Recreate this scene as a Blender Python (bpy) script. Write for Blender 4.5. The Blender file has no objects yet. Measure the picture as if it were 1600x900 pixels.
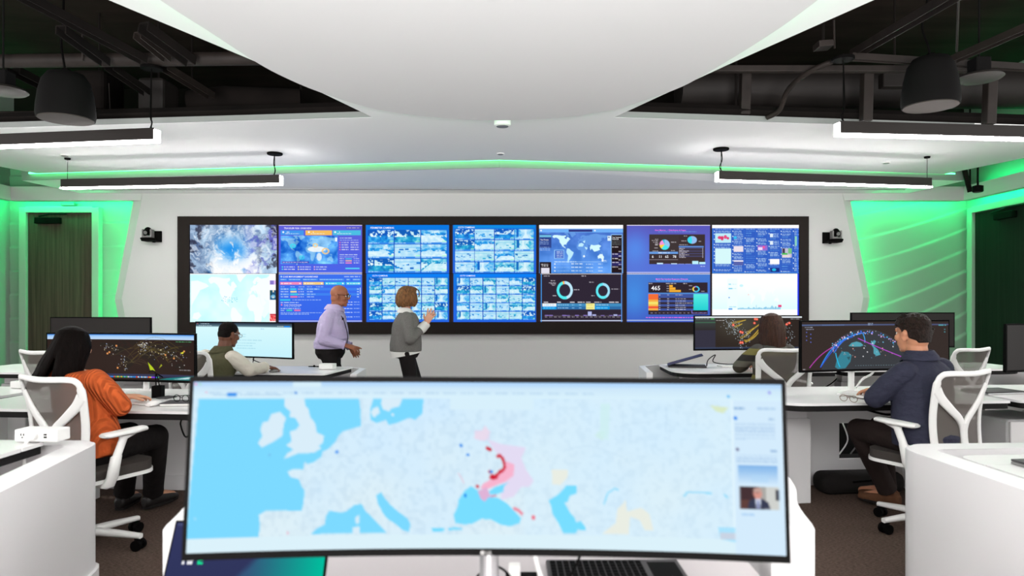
WORLD = 1.85; CEILING_FILL = 610.0
import bpy, bmesh, math, random
import numpy as np
from mathutils import Vector, Matrix, Euler

SC = bpy.context.scene
COL = SC.collection
PI = math.pi
R = math.radians
F = 1067.0      # focal length in pixels of the 1600 wide frame (24 mm lens)
EYE = 1.37      # camera height
HZ = 472.0      # horizon row

def P(px, py, d):
    """point seen at pixel (px,py) at depth d"""
    return Vector(((px - 800) / F * d, d, EYE - (py - HZ) / F * d))

def Pz(px, py, z):
    d = F * (EYE - z) / (py - HZ)
    return Vector(((px - 800) / F * d, d, z))

def lin(c):
    if isinstance(c, (int, float)):
        c = (c, c, c)
    return tuple(((v / 255.0) / 12.92 if v / 255.0 <= 0.04045 else ((v / 255.0 + 0.055) / 1.055) ** 2.4) for v in c[:3])

# ------------------------------------------------------------------ materials
MATS = {}
def nodes_of(name):
    m = bpy.data.materials.new(name)
    m.use_nodes = True
    nt = m.node_tree
    for n in list(nt.nodes):
        nt.nodes.remove(n)
    out = nt.nodes.new('ShaderNodeOutputMaterial')
    MATS[name] = m
    return m, nt, out

def principled(name, col, rough=0.5, metal=0.0, spec=0.5, bump=None, noise=None, coat=0.0, sheen=0.0):
    """bump=(scale, strength, (sx,sy,sz)); noise=(scale, amount, (sx,sy,sz)) colour variation"""
    m, nt, out = nodes_of(name)
    b = nt.nodes.new('ShaderNodeBsdfPrincipled')
    c = lin(col)
    b.inputs['Base Color'].default_value = (*c, 1)
    b.inputs['Roughness'].default_value = rough
    b.inputs['Metallic'].default_value = metal
    b.inputs['Specular IOR Level'].default_value = spec
    b.inputs['Coat Weight'].default_value = coat
    b.inputs['Sheen Weight'].default_value = sheen
    nt.links.new(b.outputs[0], out.inputs[0])
    tc = None
    def coords(sc):
        nonlocal tc
        if tc is None:
            tc = nt.nodes.new('ShaderNodeTexCoord')
        mp = nt.nodes.new('ShaderNodeMapping')
        mp.inputs['Scale'].default_value = sc
        nt.links.new(tc.outputs['Object'], mp.inputs[0])
        return mp
    if noise:
        mp = coords(noise[2])
        n = nt.nodes.new('ShaderNodeTexNoise'); n.inputs['Scale'].default_value = noise[0]; n.inputs['Detail'].default_value = 4
        nt.links.new(mp.outputs[0], n.inputs['Vector'])
        rp = nt.nodes.new('ShaderNodeValToRGB')
        a = noise[1]
        rp.color_ramp.elements[0].position = 0.3; rp.color_ramp.elements[1].position = 0.7
        rp.color_ramp.elements[0].color = (*[max(0, v * (1 - a)) for v in c], 1)
        rp.color_ramp.elements[1].color = (*[min(1, v * (1 + a)) for v in c], 1)
        nt.links.new(n.outputs['Fac'], rp.inputs[0])
        nt.links.new(rp.outputs[0], b.inputs['Base Color'])
    if bump:
        mp = coords(bump[2])
        n = nt.nodes.new('ShaderNodeTexNoise'); n.inputs['Scale'].default_value = bump[0]; n.inputs['Detail'].default_value = 3
        nt.links.new(mp.outputs[0], n.inputs['Vector'])
        bp = nt.nodes.new('ShaderNodeBump'); bp.inputs['Strength'].default_value = bump[1]; bp.inputs['Distance'].default_value = 0.02
        nt.links.new(n.outputs['Fac'], bp.inputs['Height'])
        nt.links.new(bp.outputs[0], b.inputs['Normal'])
    return m

def emission(name, col, strength, sample=True):
    m, nt, out = nodes_of(name)
    e = nt.nodes.new('ShaderNodeEmission')
    e.inputs[0].default_value = (*lin(col), 1)
    e.inputs[1].default_value = strength
    nt.links.new(e.outputs[0], out.inputs[0])
    m.cycles.emission_sampling = 'AUTO' if sample else 'NONE'
    return m

def striped(name, cols, axis, period, rough=0.9, bump=0.0):
    """bands of colour along an object axis"""
    m, nt, out = nodes_of(name)
    b = nt.nodes.new('ShaderNodeBsdfPrincipled'); b.inputs['Roughness'].default_value = rough
    nt.links.new(b.outputs[0], out.inputs[0])
    tc = nt.nodes.new('ShaderNodeTexCoord'); sp = nt.nodes.new('ShaderNodeSeparateXYZ')
    nt.links.new(tc.outputs['Object'], sp.inputs[0])
    mod = nt.nodes.new('ShaderNodeMath'); mod.operation = 'MULTIPLY'; mod.inputs[1].default_value = 1.0 / period
    nt.links.new(sp.outputs[axis], mod.inputs[0])
    fr = nt.nodes.new('ShaderNodeMath'); fr.operation = 'FRACT'
    nt.links.new(mod.outputs[0], fr.inputs[0])
    rp = nt.nodes.new('ShaderNodeValToRGB'); rp.color_ramp.interpolation = 'CONSTANT'
    els = rp.color_ramp.elements
    while len(els) < len(cols): els.new(0.5)
    for i, c in enumerate(cols):
        els[i].position = i / len(cols); els[i].color = (*lin(c), 1)
    nt.links.new(fr.outputs[0], rp.inputs[0]); nt.links.new(rp.outputs[0], b.inputs['Base Color'])
    return m

def ribbed(name, col, axis, period, strength=0.6):
    m = principled(name, col, 0.95, spec=0.2, noise=(40, 0.05, (1, 1, 1)))
    nt = m.node_tree
    b = [n for n in nt.nodes if n.type == 'BSDF_PRINCIPLED'][0]
    tc = nt.nodes.new('ShaderNodeTexCoord'); w = nt.nodes.new('ShaderNodeTexWave')
    w.bands_direction = axis; w.inputs['Scale'].default_value = 1.0 / period; w.inputs['Distortion'].default_value = 0.35
    w.inputs['Detail'].default_value = 1.0; w.inputs['Detail Scale'].default_value = 2
    nt.links.new(tc.outputs['Object'], w.inputs[0])
    bp = nt.nodes.new('ShaderNodeBump'); bp.inputs['Strength'].default_value = strength; bp.inputs['Distance'].default_value = 0.08
    nt.links.new(w.outputs['Fac'], bp.inputs['Height']); nt.links.new(bp.outputs[0], b.inputs['Normal'])
    return m

def mesh_fabric(name, col, alpha):
    m, nt, out = nodes_of(name)
    b = nt.nodes.new('ShaderNodeBsdfPrincipled'); b.inputs['Base Color'].default_value = (*lin(col), 1); b.inputs['Roughness'].default_value = 0.8
    t = nt.nodes.new('ShaderNodeBsdfTransparent'); mx = nt.nodes.new('ShaderNodeMixShader')
    mx.inputs[0].default_value = alpha
    nt.links.new(t.outputs[0], mx.inputs[1]); nt.links.new(b.outputs[0], mx.inputs[2]); nt.links.new(mx.outputs[0], out.inputs[0])
    return m

def screen_mat(name, strength=1.0):
    """lit display: emits the picture stored in the mesh colour attribute"""
    m, nt, out = nodes_of(name)
    a = nt.nodes.new('ShaderNodeAttribute'); a.attribute_name = 'picture'
    e = nt.nodes.new('ShaderNodeEmission'); e.inputs[1].default_value = strength
    nt.links.new(a.outputs['Color'], e.inputs[0]); nt.links.new(e.outputs[0], out.inputs[0])
    m.cycles.emission_sampling = 'NONE'
    return m

# ------------------------------------------------------------------ geometry
class MB:
    """collects shapes, then links them as ONE mesh object"""
    def __init__(s):
        s.v = []; s.f = []; s.mi = []; s.cur = 0
    def add(s, verts, faces):
        o = len(s.v)
        s.v += [tuple(v) for v in verts]
        s.f += [tuple(i + o for i in f) for f in faces]
        s.mi += [s.cur] * len(faces)
        return s
    def box(s, c, size, rot=None, bev=0.0, seg=2):
        bm = bmesh.new()
        bmesh.ops.create_cube(bm, size=1.0)
        for v in bm.verts:
            v.co = Vector((v.co.x * size[0], v.co.y * size[1], v.co.z * size[2]))
        if bev > 0:
            bmesh.ops.bevel(bm, geom=list(bm.edges), offset=min(bev, min(size) * 0.49), segments=seg, affect='EDGES', profile=0.5)
        M = Matrix.Translation(Vector(c))
        if rot is not None:
            M = M @ (rot.to_4x4() if isinstance(rot, Matrix) else Euler(rot).to_matrix().to_4x4())
        return s.bm(bm, M)
    def bm(s, bm, M=None):
        bm.verts.index_update()
        vs = [(M @ v.co if M else v.co.copy()) for v in bm.verts]
        fs = [[v.index for v in f.verts] for f in bm.faces]
        bm.free()
        return s.add(vs, fs)
    def prism(s, poly, z0, z1, bev=0.0):
        """poly: list of (x,y), counter-clockwise"""
        area = sum(poly[i][0] * poly[(i + 1) % len(poly)][1] - poly[(i + 1) % len(poly)][0] * poly[i][1] for i in range(len(poly)))
        if area < 0: poly = poly[::-1]
        n = len(poly)
        if bev > 0:
            bm = bmesh.new()
            b = [bm.verts.new((x, y, z0)) for x, y in poly]; t = [bm.verts.new((x, y, z1)) for x, y in poly]
            bm.faces.new(b[::-1]); ft = bm.faces.new(t)
            for i in range(n): bm.faces.new((b[i], b[(i + 1) % n], t[(i + 1) % n], t[i]))
            bmesh.ops.bevel(bm, geom=list(ft.edges), offset=bev, segments=2, affect='EDGES', profile=0.5)
            return s.bm(bm)
        vs = [(x, y, z0) for x, y in poly] + [(x, y, z1) for x, y in poly]
        fs = [tuple(range(n))[::-1], tuple(range(n, 2 * n))] + [(i, (i + 1) % n, n + (i + 1) % n, n + i) for i in range(n)]
        return s.add(vs, fs)
    def tube(s, pts, r, n=8, caps=True, flat=None):
        pts = [Vector(p) for p in pts]
        rs = r if isinstance(r, (list, tuple)) else [r] * len(pts)
        vs = []; fs = []
        up = None
        for i, p in enumerate(pts):
            if i == 0: t = pts[1] - pts[0]
            elif i == len(pts) - 1: t = pts[-1] - pts[-2]
            else: t = (pts[i + 1] - pts[i]).normalized() + (pts[i] - pts[i - 1]).normalized()
            if t.length < 1e-9: t = Vector((0, 0, 1))
            t.normalize()
            if up is None:
                up = Vector((0, 0, 1)) if abs(t.z) < 0.9 else Vector((0, 1, 0))
            a = t.cross(up)
            if a.length < 1e-6: a = t.cross(Vector((1, 0, 0)))
            a.normalize(); b = a.cross(t).normalized(); up = b
            fx, fy = flat if flat else (1, 1)
            for k in range(n):
                th = 2 * PI * k / n
                vs.append(p + (a * math.cos(th) * fx + b * math.sin(th) * fy) * rs[i])
        for i in range(len(pts) - 1):
            for k in range(n):
                fs.append((i * n + k, i * n + (k + 1) % n, (i + 1) * n + (k + 1) % n, (i + 1) * n + k))
        if caps:
            fs.append(tuple(range(n))[::-1]); m = (len(pts) - 1) * n; fs.append(tuple(range(m, m + n)))
        fs = [f[::-1] for f in fs]
        return s.add(vs, fs)
    def lathe(s, prof, c=(0, 0, 0), n=24, rot=None):
        """prof: list of (r,z) bottom to top"""
        M = Matrix.Translation(Vector(c))
        if rot is not None: M = M @ Euler(rot).to_matrix().to_4x4()
        vs = []; fs = []
        for r, z in prof:
            for k in range(n):
                th = 2 * PI * k / n
                vs.append(M @ Vector((r * math.cos(th), r * math.sin(th), z)))
        for i in range(len(prof) - 1):
            for k in range(n):
                fs.append((i * n + k, i * n + (k + 1) % n, (i + 1) * n + (k + 1) % n, (i + 1) * n + k))
        fs.append(tuple(range(n))[::-1]); m = (len(prof) - 1) * n; fs.append(tuple(range(m, m + n)))
        return s.add(vs, fs)
    def ball(s, c, r, rot=None, n=12):
        r = (r, r, r) if isinstance(r, (int, float)) else r
        M = Matrix.Translation(Vector(c))
        if rot is not None: M = M @ (rot.to_4x4() if isinstance(rot, Matrix) else Euler(rot).to_matrix().to_4x4())
        bm = bmesh.new(); bmesh.ops.create_uvsphere(bm, u_segments=n * 2, v_segments=n, radius=1.0)
        for v in bm.verts: v.co = Vector((v.co.x * r[0], v.co.y * r[1], v.co.z * r[2]))
        return s.bm(bm, M)
    def cap(s, p0, p1, r0, r1, n=12):
        """tapered capsule"""
        p0 = Vector(p0); p1 = Vector(p1); d = p1 - p0; L = d.length
        if L < 1e-6: return s.ball(p0, max(r0, r1))
        d.normalize(); pts = []; rs = []
        for k in range(4):
            a = PI / 2 * (1 - k / 4.0); pts.append(p0 - d * r0 * math.sin(a)); rs.append(max(1e-4, r0 * math.cos(a)))
        pts.append(p0); rs.append(r0); pts.append(p1); rs.append(r1)
        for k in range(1, 5):
            a = PI / 2 * k / 4.0; pts.append(p1 + d * r1 * math.sin(a)); rs.append(max(1e-4, r1 * math.cos(a)))
        return s.tube(pts, rs, n)
    def loft(s, rings, n=24, p=2.3):
        """rings: (centre, half-width vector, half-depth vector); closed ends"""
        vs = []; fs = []
        for c, a, b in rings:
            c = Vector(c); a = Vector(a); b = Vector(b)
            for k in range(n):
                th = 2 * PI * k / n; co = math.cos(th); si = math.sin(th)
                x = math.copysign(abs(co) ** (2 / p), co); y = math.copysign(abs(si) ** (2 / p), si)
                vs.append(c + a * x + b * y)
        for i in range(len(rings) - 1):
            for k in range(n):
                fs.append((i * n + k, i * n + (k + 1) % n, (i + 1) * n + (k + 1) % n, (i + 1) * n + k))
        fs.append(tuple(range(n))[::-1]); m = (len(rings) - 1) * n; fs.append(tuple(range(m, m + n)))
        return s.add(vs, fs)
    def build(s, name, mats, parent=None, smooth=None, rot=None, loc=None):
        me = bpy.data.meshes.new(name)
        me.from_pydata(s.v, [], s.f)
        mats = mats if isinstance(mats, (list, tuple)) else [mats]
        for m in mats: me.materials.append(m)
        if len(mats) > 1:
            me.polygons.foreach_set('material_index', s.mi)
        o = bpy.data.objects.new(name, me); COL.objects.link(o)
        if parent is not None: o.parent = parent
        if loc is not None: o.location = loc
        if rot is not None: o.rotation_euler = rot
        fixn(me)
        if smooth is not None: shade(o, smooth)
        return o

def fixn(me):
    bm = bmesh.new(); bm.from_mesh(me)
    bmesh.ops.recalc_face_normals(bm, faces=bm.faces)
    bm.to_mesh(me); bm.free()

def shade(o, ang=35):
    me = o.data
    me.polygons.foreach_set('use_smooth', [True] * len(me.polygons))
    if ang < 180:
        try: me.set_sharp_from_angle(angle=R(ang))
        except Exception: pass
    me.update()

def tag(o, label=None, cat=None, group=None, kind=None):
    if label: o['label'] = label
    if cat: o['category'] = cat
    if group: o['group'] = group
    if kind: o['kind'] = kind
    return o

def thing(name, label, cat, loc=(0, 0, 0), rz=0.0, group=None):
    o = bpy.data.objects.new(name, None); COL.objects.link(o)
    o.empty_display_size = 0.1
    o.location = loc; o.rotation_euler = (0, 0, rz)
    return tag(o, label, cat, group)

def struct(o):
    o['kind'] = 'structure'
    return o

def dup(root, loc, rz, label=None, group=None):
    r = root.copy(); COL.objects.link(r); r.location = loc; r.rotation_euler = (0, 0, rz)
    if label: r['label'] = label
    if group: r['group'] = group
    for ch in list(root.children):
        c = ch.copy(); COL.objects.link(c); c.parent = r
        for g in list(ch.children):
            d = g.copy(); COL.objects.link(d); d.parent = c
    return r

def smooth_path(pts, per=8):
    """Catmull-Rom through the points"""
    pts = [Vector(p) for p in pts]; out = []
    for i in range(len(pts) - 1):
        p0 = pts[max(0, i - 1)]; p1 = pts[i]; p2 = pts[i + 1]; p3 = pts[min(len(pts) - 1, i + 2)]
        for k in range(per):
            t = k / per
            out.append(0.5 * ((2 * p1) + (p2 - p0) * t + (2 * p0 - 5 * p1 + 4 * p2 - p3) * t * t + (3 * p1 - p0 - 3 * p2 + p3) * t ** 3))
    out.append(pts[-1]); return out

def round_poly(poly, radii, seg=6):
    """round the corners of a polygon (list of (x,y))"""
    n = len(poly); out = []
    rr = radii if isinstance(radii, (list, tuple)) else [radii] * n
    for i in range(n):
        p = Vector(poly[i]); a = Vector(poly[i - 1]); b = Vector(poly[(i + 1) % n]); r = rr[i]
        if r <= 0: out.append(tuple(p)); continue
        da = (a - p); db = (b - p); k = min(r, da.length * 0.45, db.length * 0.45)
        s = p + da.normalized() * k; e = p + db.normalized() * k
        for j in range(seg + 1):
            t = j / seg
            q = s * (1 - t) ** 2 + p * 2 * t * (1 - t) + e * t * t
            out.append(tuple(q))
    return out

def cable(name, pts, r, mat, label, cat='cable', parent=None, group=None, per=8):
    o = MB().tube(smooth_path(pts, per), r, 6).build(name, mat, parent, smooth=60)
    if parent is None: tag(o, label, cat, group)
    return o

# text as mesh
def text_geo(body, size, bold=0.0, align='LEFT', sx=1.0):
    cu = bpy.data.curves.new('lettering', 'FONT'); cu.body = body; cu.size = size; cu.align_x = align
    cu.resolution_u = 2; cu.offset = bold
    o = bpy.data.objects.new('lettering', cu); COL.objects.link(o)
    dg = bpy.context.evaluated_depsgraph_get(); ev = o.evaluated_get(dg)
    me = ev.to_mesh()
    vs = [(v.co.x * sx, v.co.y) for v in me.vertices]; fs = [tuple(p.vertices) for p in me.polygons]
    ev.to_mesh_clear(); bpy.data.objects.remove(o); bpy.data.curves.remove(cu)
    return vs, fs
# ------------------------------------------------------------------ palette
M_WALL = principled('wall_paint', (202, 201, 200), 0.75, spec=0.3, bump=(60, 0.03, (1, 1, 1)))
M_CEIL = principled('ceiling_paint', (243, 244, 244), 0.8, spec=0.2)
M_WHITE = principled('white_laminate', (232, 230, 230), 0.32, spec=0.45, coat=0.15)
M_SHELL = principled('white_shell', (222, 220, 221), 0.38, spec=0.4)
M_PLASTIC = principled('white_plastic', (236, 235, 233), 0.4)
M_BLACK = principled('black_plastic', (9, 8, 8), 0.6, spec=0.04)
M_SOFTBLACK = principled('soft_black', (26, 23, 22), 0.8, spec=0.2, bump=(30, 0.2, (1, 1, 1)))
M_UNDER = principled('dark_underside', (18, 16, 16), 0.7, spec=0.2)
M_FRAME = principled('dark_bronze_frame', (30, 23, 20), 0.55, spec=0.12)
M_LAMP = principled('black_lamp_housing', (34, 29, 27), 0.55, spec=0.3)
M_DARK = principled('plenum_paint', (18, 14, 12), 0.9, spec=0.15, noise=(3, 0.35, (1, 1, 1)))
M_SLAB = principled('plenum_slab', (36, 28, 25), 0.95, spec=0.1, noise=(1.2, 0.3, (1, 4, 1)))
M_PIPE = principled('plenum_steel', (34, 28, 25), 0.6, spec=0.3, noise=(8, 0.25, (1, 1, 1)))
M_DUCT = principled('plenum_duct', (29, 25, 23), 0.65, spec=0.3, noise=(2.5, 0.3, (1, 1, 1)))
M_SPK = principled('speaker_body', (14, 13, 13), 0.8, spec=0.1)
M_GRILLE = principled('speaker_grille', (66, 61, 58), 0.8, spec=0.2)
M_SILVER = principled('brushed_silver', (190, 190, 192), 0.3, metal=0.9, noise=(60, 0.1, (1, 1, 0.02)))
M_GREY = principled('grey_plastic', (120, 118, 117), 0.5)
M_SEAT = principled('charcoal_seat', (62, 57, 54), 0.9, spec=0.2, bump=(180, 0.2, (1, 1, 1)))
M_MESH = mesh_fabric('chair_mesh', (100, 93, 88), 0.80)
M_MESHW = mesh_fabric('chair_mesh_light', (176, 172, 168), 0.62)
M_CARPET = principled('carpet', (92, 76, 68), 0.97, spec=0.1, noise=(55, 0.55, (1, 3.2, 1)), bump=(160, 0.5, (1, 2.5, 1)))
M_DOOR = principled('dark_wood', (76, 58, 54), 0.7, spec=0.12, noise=(3, 0.35, (14, 14, 0.35)))
M_DOORB = principled('black_wood', (26, 25, 24), 0.75, spec=0.1, noise=(3, 0.3, (14, 14, 0.35)))
M_JAMB = principled('door_frame_paint', (158, 162, 157), 0.5)
M_PANEL = principled('alcove_panel', (146, 150, 146), 0.6, spec=0.3)
M_PAPER = principled('paper', (232, 231, 228), 0.9, spec=0.1)
M_LED = emission('white_led', (255, 250, 250), 60.0)
M_GREEN = emission('green_led', (2, 255, 135), 60.0)
M_UPL = emission('uplight_led', (255, 250, 248), 1.8)
M_GREENB = emission('green_led_slot', (60, 255, 125), 10.0)
M_GREENR = emission('green_led_bulkhead', (2, 255, 135), 16.0)
M_CANOPY = principled('canopy_paint_dimmed', (216, 217, 217), 0.8, spec=0.2)  # ceiling white greyed to even out the light falling on the canopy
M_EDGE = principled('dimmed_fascia', (128, 132, 130), 0.7)  # white fascia with its dimmer light put into the colour
M_GREENS = emission('green_led_soft', (50, 255, 150), 14.0)
M_TXT = emission('lit_text_white', (250, 250, 255), 1.0, False)
M_TXTP = emission('lit_text_pink', (255, 120, 235), 1.0, False)
M_TXTB = emission('lit_text_pale_blue', (205, 228, 255), 1.0, False)
M_TXTG = emission('lit_text_green', (20, 220, 150), 1.0, False)
M_SCR = screen_mat('display_picture', 0.92)
M_OFF = principled('switched_off_screen', (24, 20, 18), 0.4, spec=0.15)
M_DOME = principled('dome_plastic', (48, 45, 42), 0.6)
M_TOPDIM = principled('white_laminate_dimmed', (188, 181, 183), 0.4, spec=0.35)  # white desktop with its weaker light put into the colour
# ------------------------------------------------------------------ the room
V = Vector
YW = 9.5; YA = 9.95; XL = -7.31; XR = 6.62; ZB = 2.786; ZC = 3.04
def Wx(px): return (px - 800) / F * YW
def Wz(py): return EYE - (py - HZ) / F * YW
struct(MB().box((-0.35, 4.7, -0.05), (14.3, 11.0, 0.1)).build('floor', M_CARPET))

# projecting white wall round the video wall, with chamfered kinked ends
face = [(223, 303), (190, 467), (220, 626), (1322, 626), (1349, 465), (1316, 303)]
outer = [(210, 303), (179, 468), (211, 626), (1331, 626), (1359, 465), (1327, 303)]
n = len(face)
w = MB()
fv = [(Wx(x), YW, Wz(y)) for x, y in face]; ov = [((x - 800) / F * (YW + .07), YW + 0.07, EYE - (y - HZ) / F * (YW + .07)) for x, y in outer]
bv = [(x, YW + 0.13, z) for x, y, z in ov]
# fan of quads: face is concave, so split at the kink height
w.add(fv + ov + bv,
      [(0, 1, 4, 5), (1, 2, 3, 4)] + [(i, i + 6, (i + 1) % 6 + 6, (i + 1) % 6) for i in range(6)] + [(i + 6, i + 12, (i + 1) % 6 + 12, (i + 1) % 6 + 6) for i in range(6)]
      + [(12, 13, 16, 17), (13, 14, 15, 16)])
struct(w.build('wall_back', M_WALL))
struct(MB().box((Wx(770), YW + 0.25, 1.5), (9.4, 0.22, 3.0)).build('wall_back_core', M_WALL))
# soffit line above the screen, at the top of the wall
struct(MB().box((-0.35, YW + 0.07, (ZB + 2.98) / 2), (13.28, 0.12, 2.98 - ZB)).build('trim_1', M_WALL))        # bulkhead over the alcoves
struct(MB().box((XR - 0.28, 7.9, (ZB + 2.98) / 2), (0.1, 3.3, 2.98 - ZB)).build('trim_2', M_WALL))
struct(MB().box((XL + 0.28, 7.9, (ZB + 2.98) / 2), (0.1, 3.3, 2.98 - ZB)).build('trim_3', M_WALL))
# alcove walls with relief panels
def relief(name, x0, x1, phase, nx, nz, step=0.02):
    vs = []; fs = []
    for j in range(nz + 1):
        z = 3.35 * j / nz
        for i in range(nx + 1):
            x = x0 + (x1 - x0) * i / nx
            ph = phase(x, z)
            fr = ph - math.floor(ph)
            d = step * (1 - fr if fr > 0.06 else fr / 0.06 * 0.94)
            vs.append((x, YA - d, z))
    for j in range(nz):
        for i in range(nx):
            a = j * (nx + 1) + i
            fs.append((a, a + 1, a + nx + 2, a + nx + 1))
    o = MB().add(vs, fs).build(name, M_PANEL)
    for p in o.data.polygons: p.use_smooth = True
    return struct(o)
def ph_right(x, z):
    u = (x - 4.9) / 1.72
    bend = (0.12 + 0.30 * u + 0.32 * u * u) * (1.0 + 0.35 * (2.6 - z))
    return (2.9 - z + bend * 0.85) / 0.37
relief('wall_alcove_right', 4.5, XR, ph_right, 70, 260)
relief('wall_alcove_left', XL, -5.4, lambda x, z: (2.9 - z + 0.01 * (x + 6)) / 0.345 - 0.05, 30, 260)
struct(MB().box((-0.4, YA + 0.12, 2.3), (14.4, 0.1, 4.6)).build('wall_rear_shell', M_DARK))
struct(MB().box((XR + 0.06, 8.1, 2.3), (0.12, 3.9, 4.6)).build('wall_right', M_PANEL))
struct(MB().box((XL - 0.06, 8.1, 2.3), (0.12, 3.9, 4.6)).build('wall_left', M_PANEL))
for nm, x in (('baseboard_left', XL + 0.01), ('baseboard_right', XR - 0.01)):
    struct(MB().box((x, 8.1, 0.05), (0.02, 3.8, 0.1)).build(nm, M_JAMB))

# doors
def door(name, c, w_, h, rz, mat, closer_side):
    t = bpy.data.objects.new(name, None); COL.objects.link(t); t.location = c; t.rotation_euler = (0, 0, rz); t['kind'] = 'structure'
    MB().box((0, -0.01, h / 2), (w_, 0.05, h), bev=0.004).build('door_leaf', mat, t)
    f = MB()
    f.box((-w_ / 2 - 0.055, -0.03, (h + 0.08) / 2), (0.1, 0.1, h + 0.08), bev=0.004)
    f.box((w_ / 2 + 0.055, -0.03, (h + 0.08) / 2), (0.1, 0.1, h + 0.08), bev=0.004)
    f.box((0, -0.03, h + 0.05), (w_ + 0.02, 0.1, 0.09), bev=0.004)
    f.build('door_frame', M_JAMB, t)
    s = closer_side
    MB().box((s * w_ * 0.17, -0.07, h - 0.11), (0.36, 0.07, 0.09), bev=0.008).build('door_closer', M_BLACK, t)
    MB().tube([(s * w_ * 0.3, -0.08, h - 0.05), (s * w_ * 0.1, -0.16, h - 0.03), (-s * w_ * 0.12, -0.07, h - 0.015)], 0.011, 6).build('closer_arm', M_BLACK, t)
    MB().tube([(-s * w_ * 0.4, -0.035, 1.0), (-s * w_ * 0.4, -0.085, 1.0), (-s * w_ * 0.27, -0.085, 1.0)], 0.011, 8).build('door_handle', M_SILVER, t)
    return t
door('door_1', ((97 - 800) / F * (YA - .04), YA - 0.04, 0), 0.94, 2.655, 0, M_DOOR, -1)
door('door_2', (XR - 0.02, 8.72, 0), 1.92, 2.63, -PI / 2, M_DOORB, -1)
# exit sensors above the doors
s1 = MB().box((0, 0, 0), (0.19, 0.07, 0.055), bev=0.012).build('motion_sensor', M_GREY, loc=P(107, 319, 9.86)); tag(s1, 'grey motion sensor bar above the left wood door', 'sensor')
s2 = MB().box((0, 0, 0), (0.07, 0.2, 0.055), bev=0.012).build('motion_sensor', M_GREY, loc=(XR - 0.04, 9.0, 1.37 + 9.0 * 152 / F + .05)); tag(s2, 'grey motion sensor above the black door on the right wall', 'sensor')

# ------------------------------------------------------------------ ceilings
# hourglass ceiling plane: band across the room + wedge that widens towards the camera
band = [(-1.26, 6.17), (-4.91, 6.55), (-6.95, 6.76), (-6.62, 7.4), (-6.17, 8.865), (-0.15, 8.03), (5.64, 8.91), (5.94, 7.92), (6.35, 6.8), (4.96, 6.62), (0.925, 6.17), (1.526, 4.79), (2.0, 3.775), (6.1, -5.0), (-6.3, -5.0), (-2.23, 3.775), (-1.74, 4.83)]
struct(MB().prism(band, ZC, ZC + 0.05).build('ceiling', M_CEIL))
fas = MB()
for a, b in (((-1.245, 6.155), (-6.95, 6.745)), ((0.91, 6.155), (6.38, 6.795))):
    d = V((b[0] - a[0], b[1] - a[1], 0)); fas.box(((a[0] + b[0]) / 2, (a[1] + b[1]) / 2, ZC + 0.0255), (d.length, 0.012, 0.05), (0, 0, math.atan2(d.y, d.x)))
struct(fas.build('dim_fascia_8', M_EDGE))  # strip added over the white slab edge to darken it
edge = MB()   # dark rail that carries the ceiling edge
for sgn, a, b in ((-1, (-1.3, 6.27), (-6.9, 6.86)), (1, (0.96, 6.27), (6.3, 6.85))):
    edge.tube([(a[0], a[1], ZC + 0.12), (b[0], b[1], ZC + 0.12)], 0.055, 4)
struct(edge.build('trim_4', M_DARK))
# lower oval canopy
left = [(-1.95, 1.5), (-1.93, 2.5), (-1.806, 3.504), (-1.737, 3.9), (-1.653, 4.41), (-1.563, 4.725), (-1.418, 5.042), (-1.158, 5.42), (-0.796, 5.664), (-0.434, 5.783), (-0.082, 5.823)]
right = [(0.404, 5.74), (0.681, 5.587), (0.854, 5.458), (1.174, 5.01), (1.319, 4.63), (1.49, 3.975), (1.57, 3.504), (1.70, 2.5), (1.72, 1.5), (1.57, 0.5), (1.1, -0.5), (0.4, -1.0), (-0.6, -1.0), (-1.3, -0.5), (-1.8, 0.5), (-1.95, 1.5)]
can = [tuple(v)[:2] for v in smooth_path([(x, y, 0) for x, y in left + right], 4)][:-1]
struct(MB().prism(can, 2.92, 2.965, bev=0).build('ceiling_canopy', M_CANOPY))
# soft green cove light on top of the canopy, set back from its rim
cx, cy = -0.115, 2.5
cove = []
for x, y in can: 
    d = Vector((x - cx, y - cy)); l = d.length; d = d * ((l - 0.10) / l); cove.append((cx + d.x, cy + d.y, 2.985))
o = MB().tube(cove + [cove[0]], 0.012, 6, caps=False).build('green_light_strip', M_GREENS)
tag(o, 'pale green cove light strip tucked above the oval ceiling canopy', 'light strip')
# lower panel between the green slot and the back wall
ap = Vector((-0.15, 8.10)); tl = Vector((-6.43, 8.96)); tr = Vector((5.95, 8.97))
pz = 2.964
pv = [(tl.x, tl.y, pz), (ap.x, ap.y, pz), (tr.x, tr.y, pz), (5.52, YW, 2.884), (-0.15, YW, 2.884), (-6.0, YW, 2.884)]
pt = [(x, y, z + 0.14) for x, y, z in pv]
lp = MB().add(pv + pt, [(0, 1, 4, 5), (1, 2, 3, 4), (6, 11, 10, 7), (7, 10, 9, 8), (0, 6, 7, 1), (1, 7, 8, 2), (2, 8, 9, 3), (3, 9, 10, 4), (4, 10, 11, 5), (5, 11, 6, 0)])
struct(lp.build('ceiling_lower', M_CEIL))
fas = MB()
for a, b in ((tl, ap), (ap, tr)):
    d = b - a; fas.box(((a.x + b.x) / 2, (a.y + b.y) / 2 - 0.004, pz + 0.07), (d.length, 0.012, 0.14), (0, 0, math.atan2(d.y, d.x)))
struct(fas.build('dim_fascia_9', M_EDGE))  # strip added to darken the white fascia of the lower panel
struct(MB().box((-0.26, 9.28, 2.898), (11.2, 0.012, 0.008)).build('trim_5', M_GREY))
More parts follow.
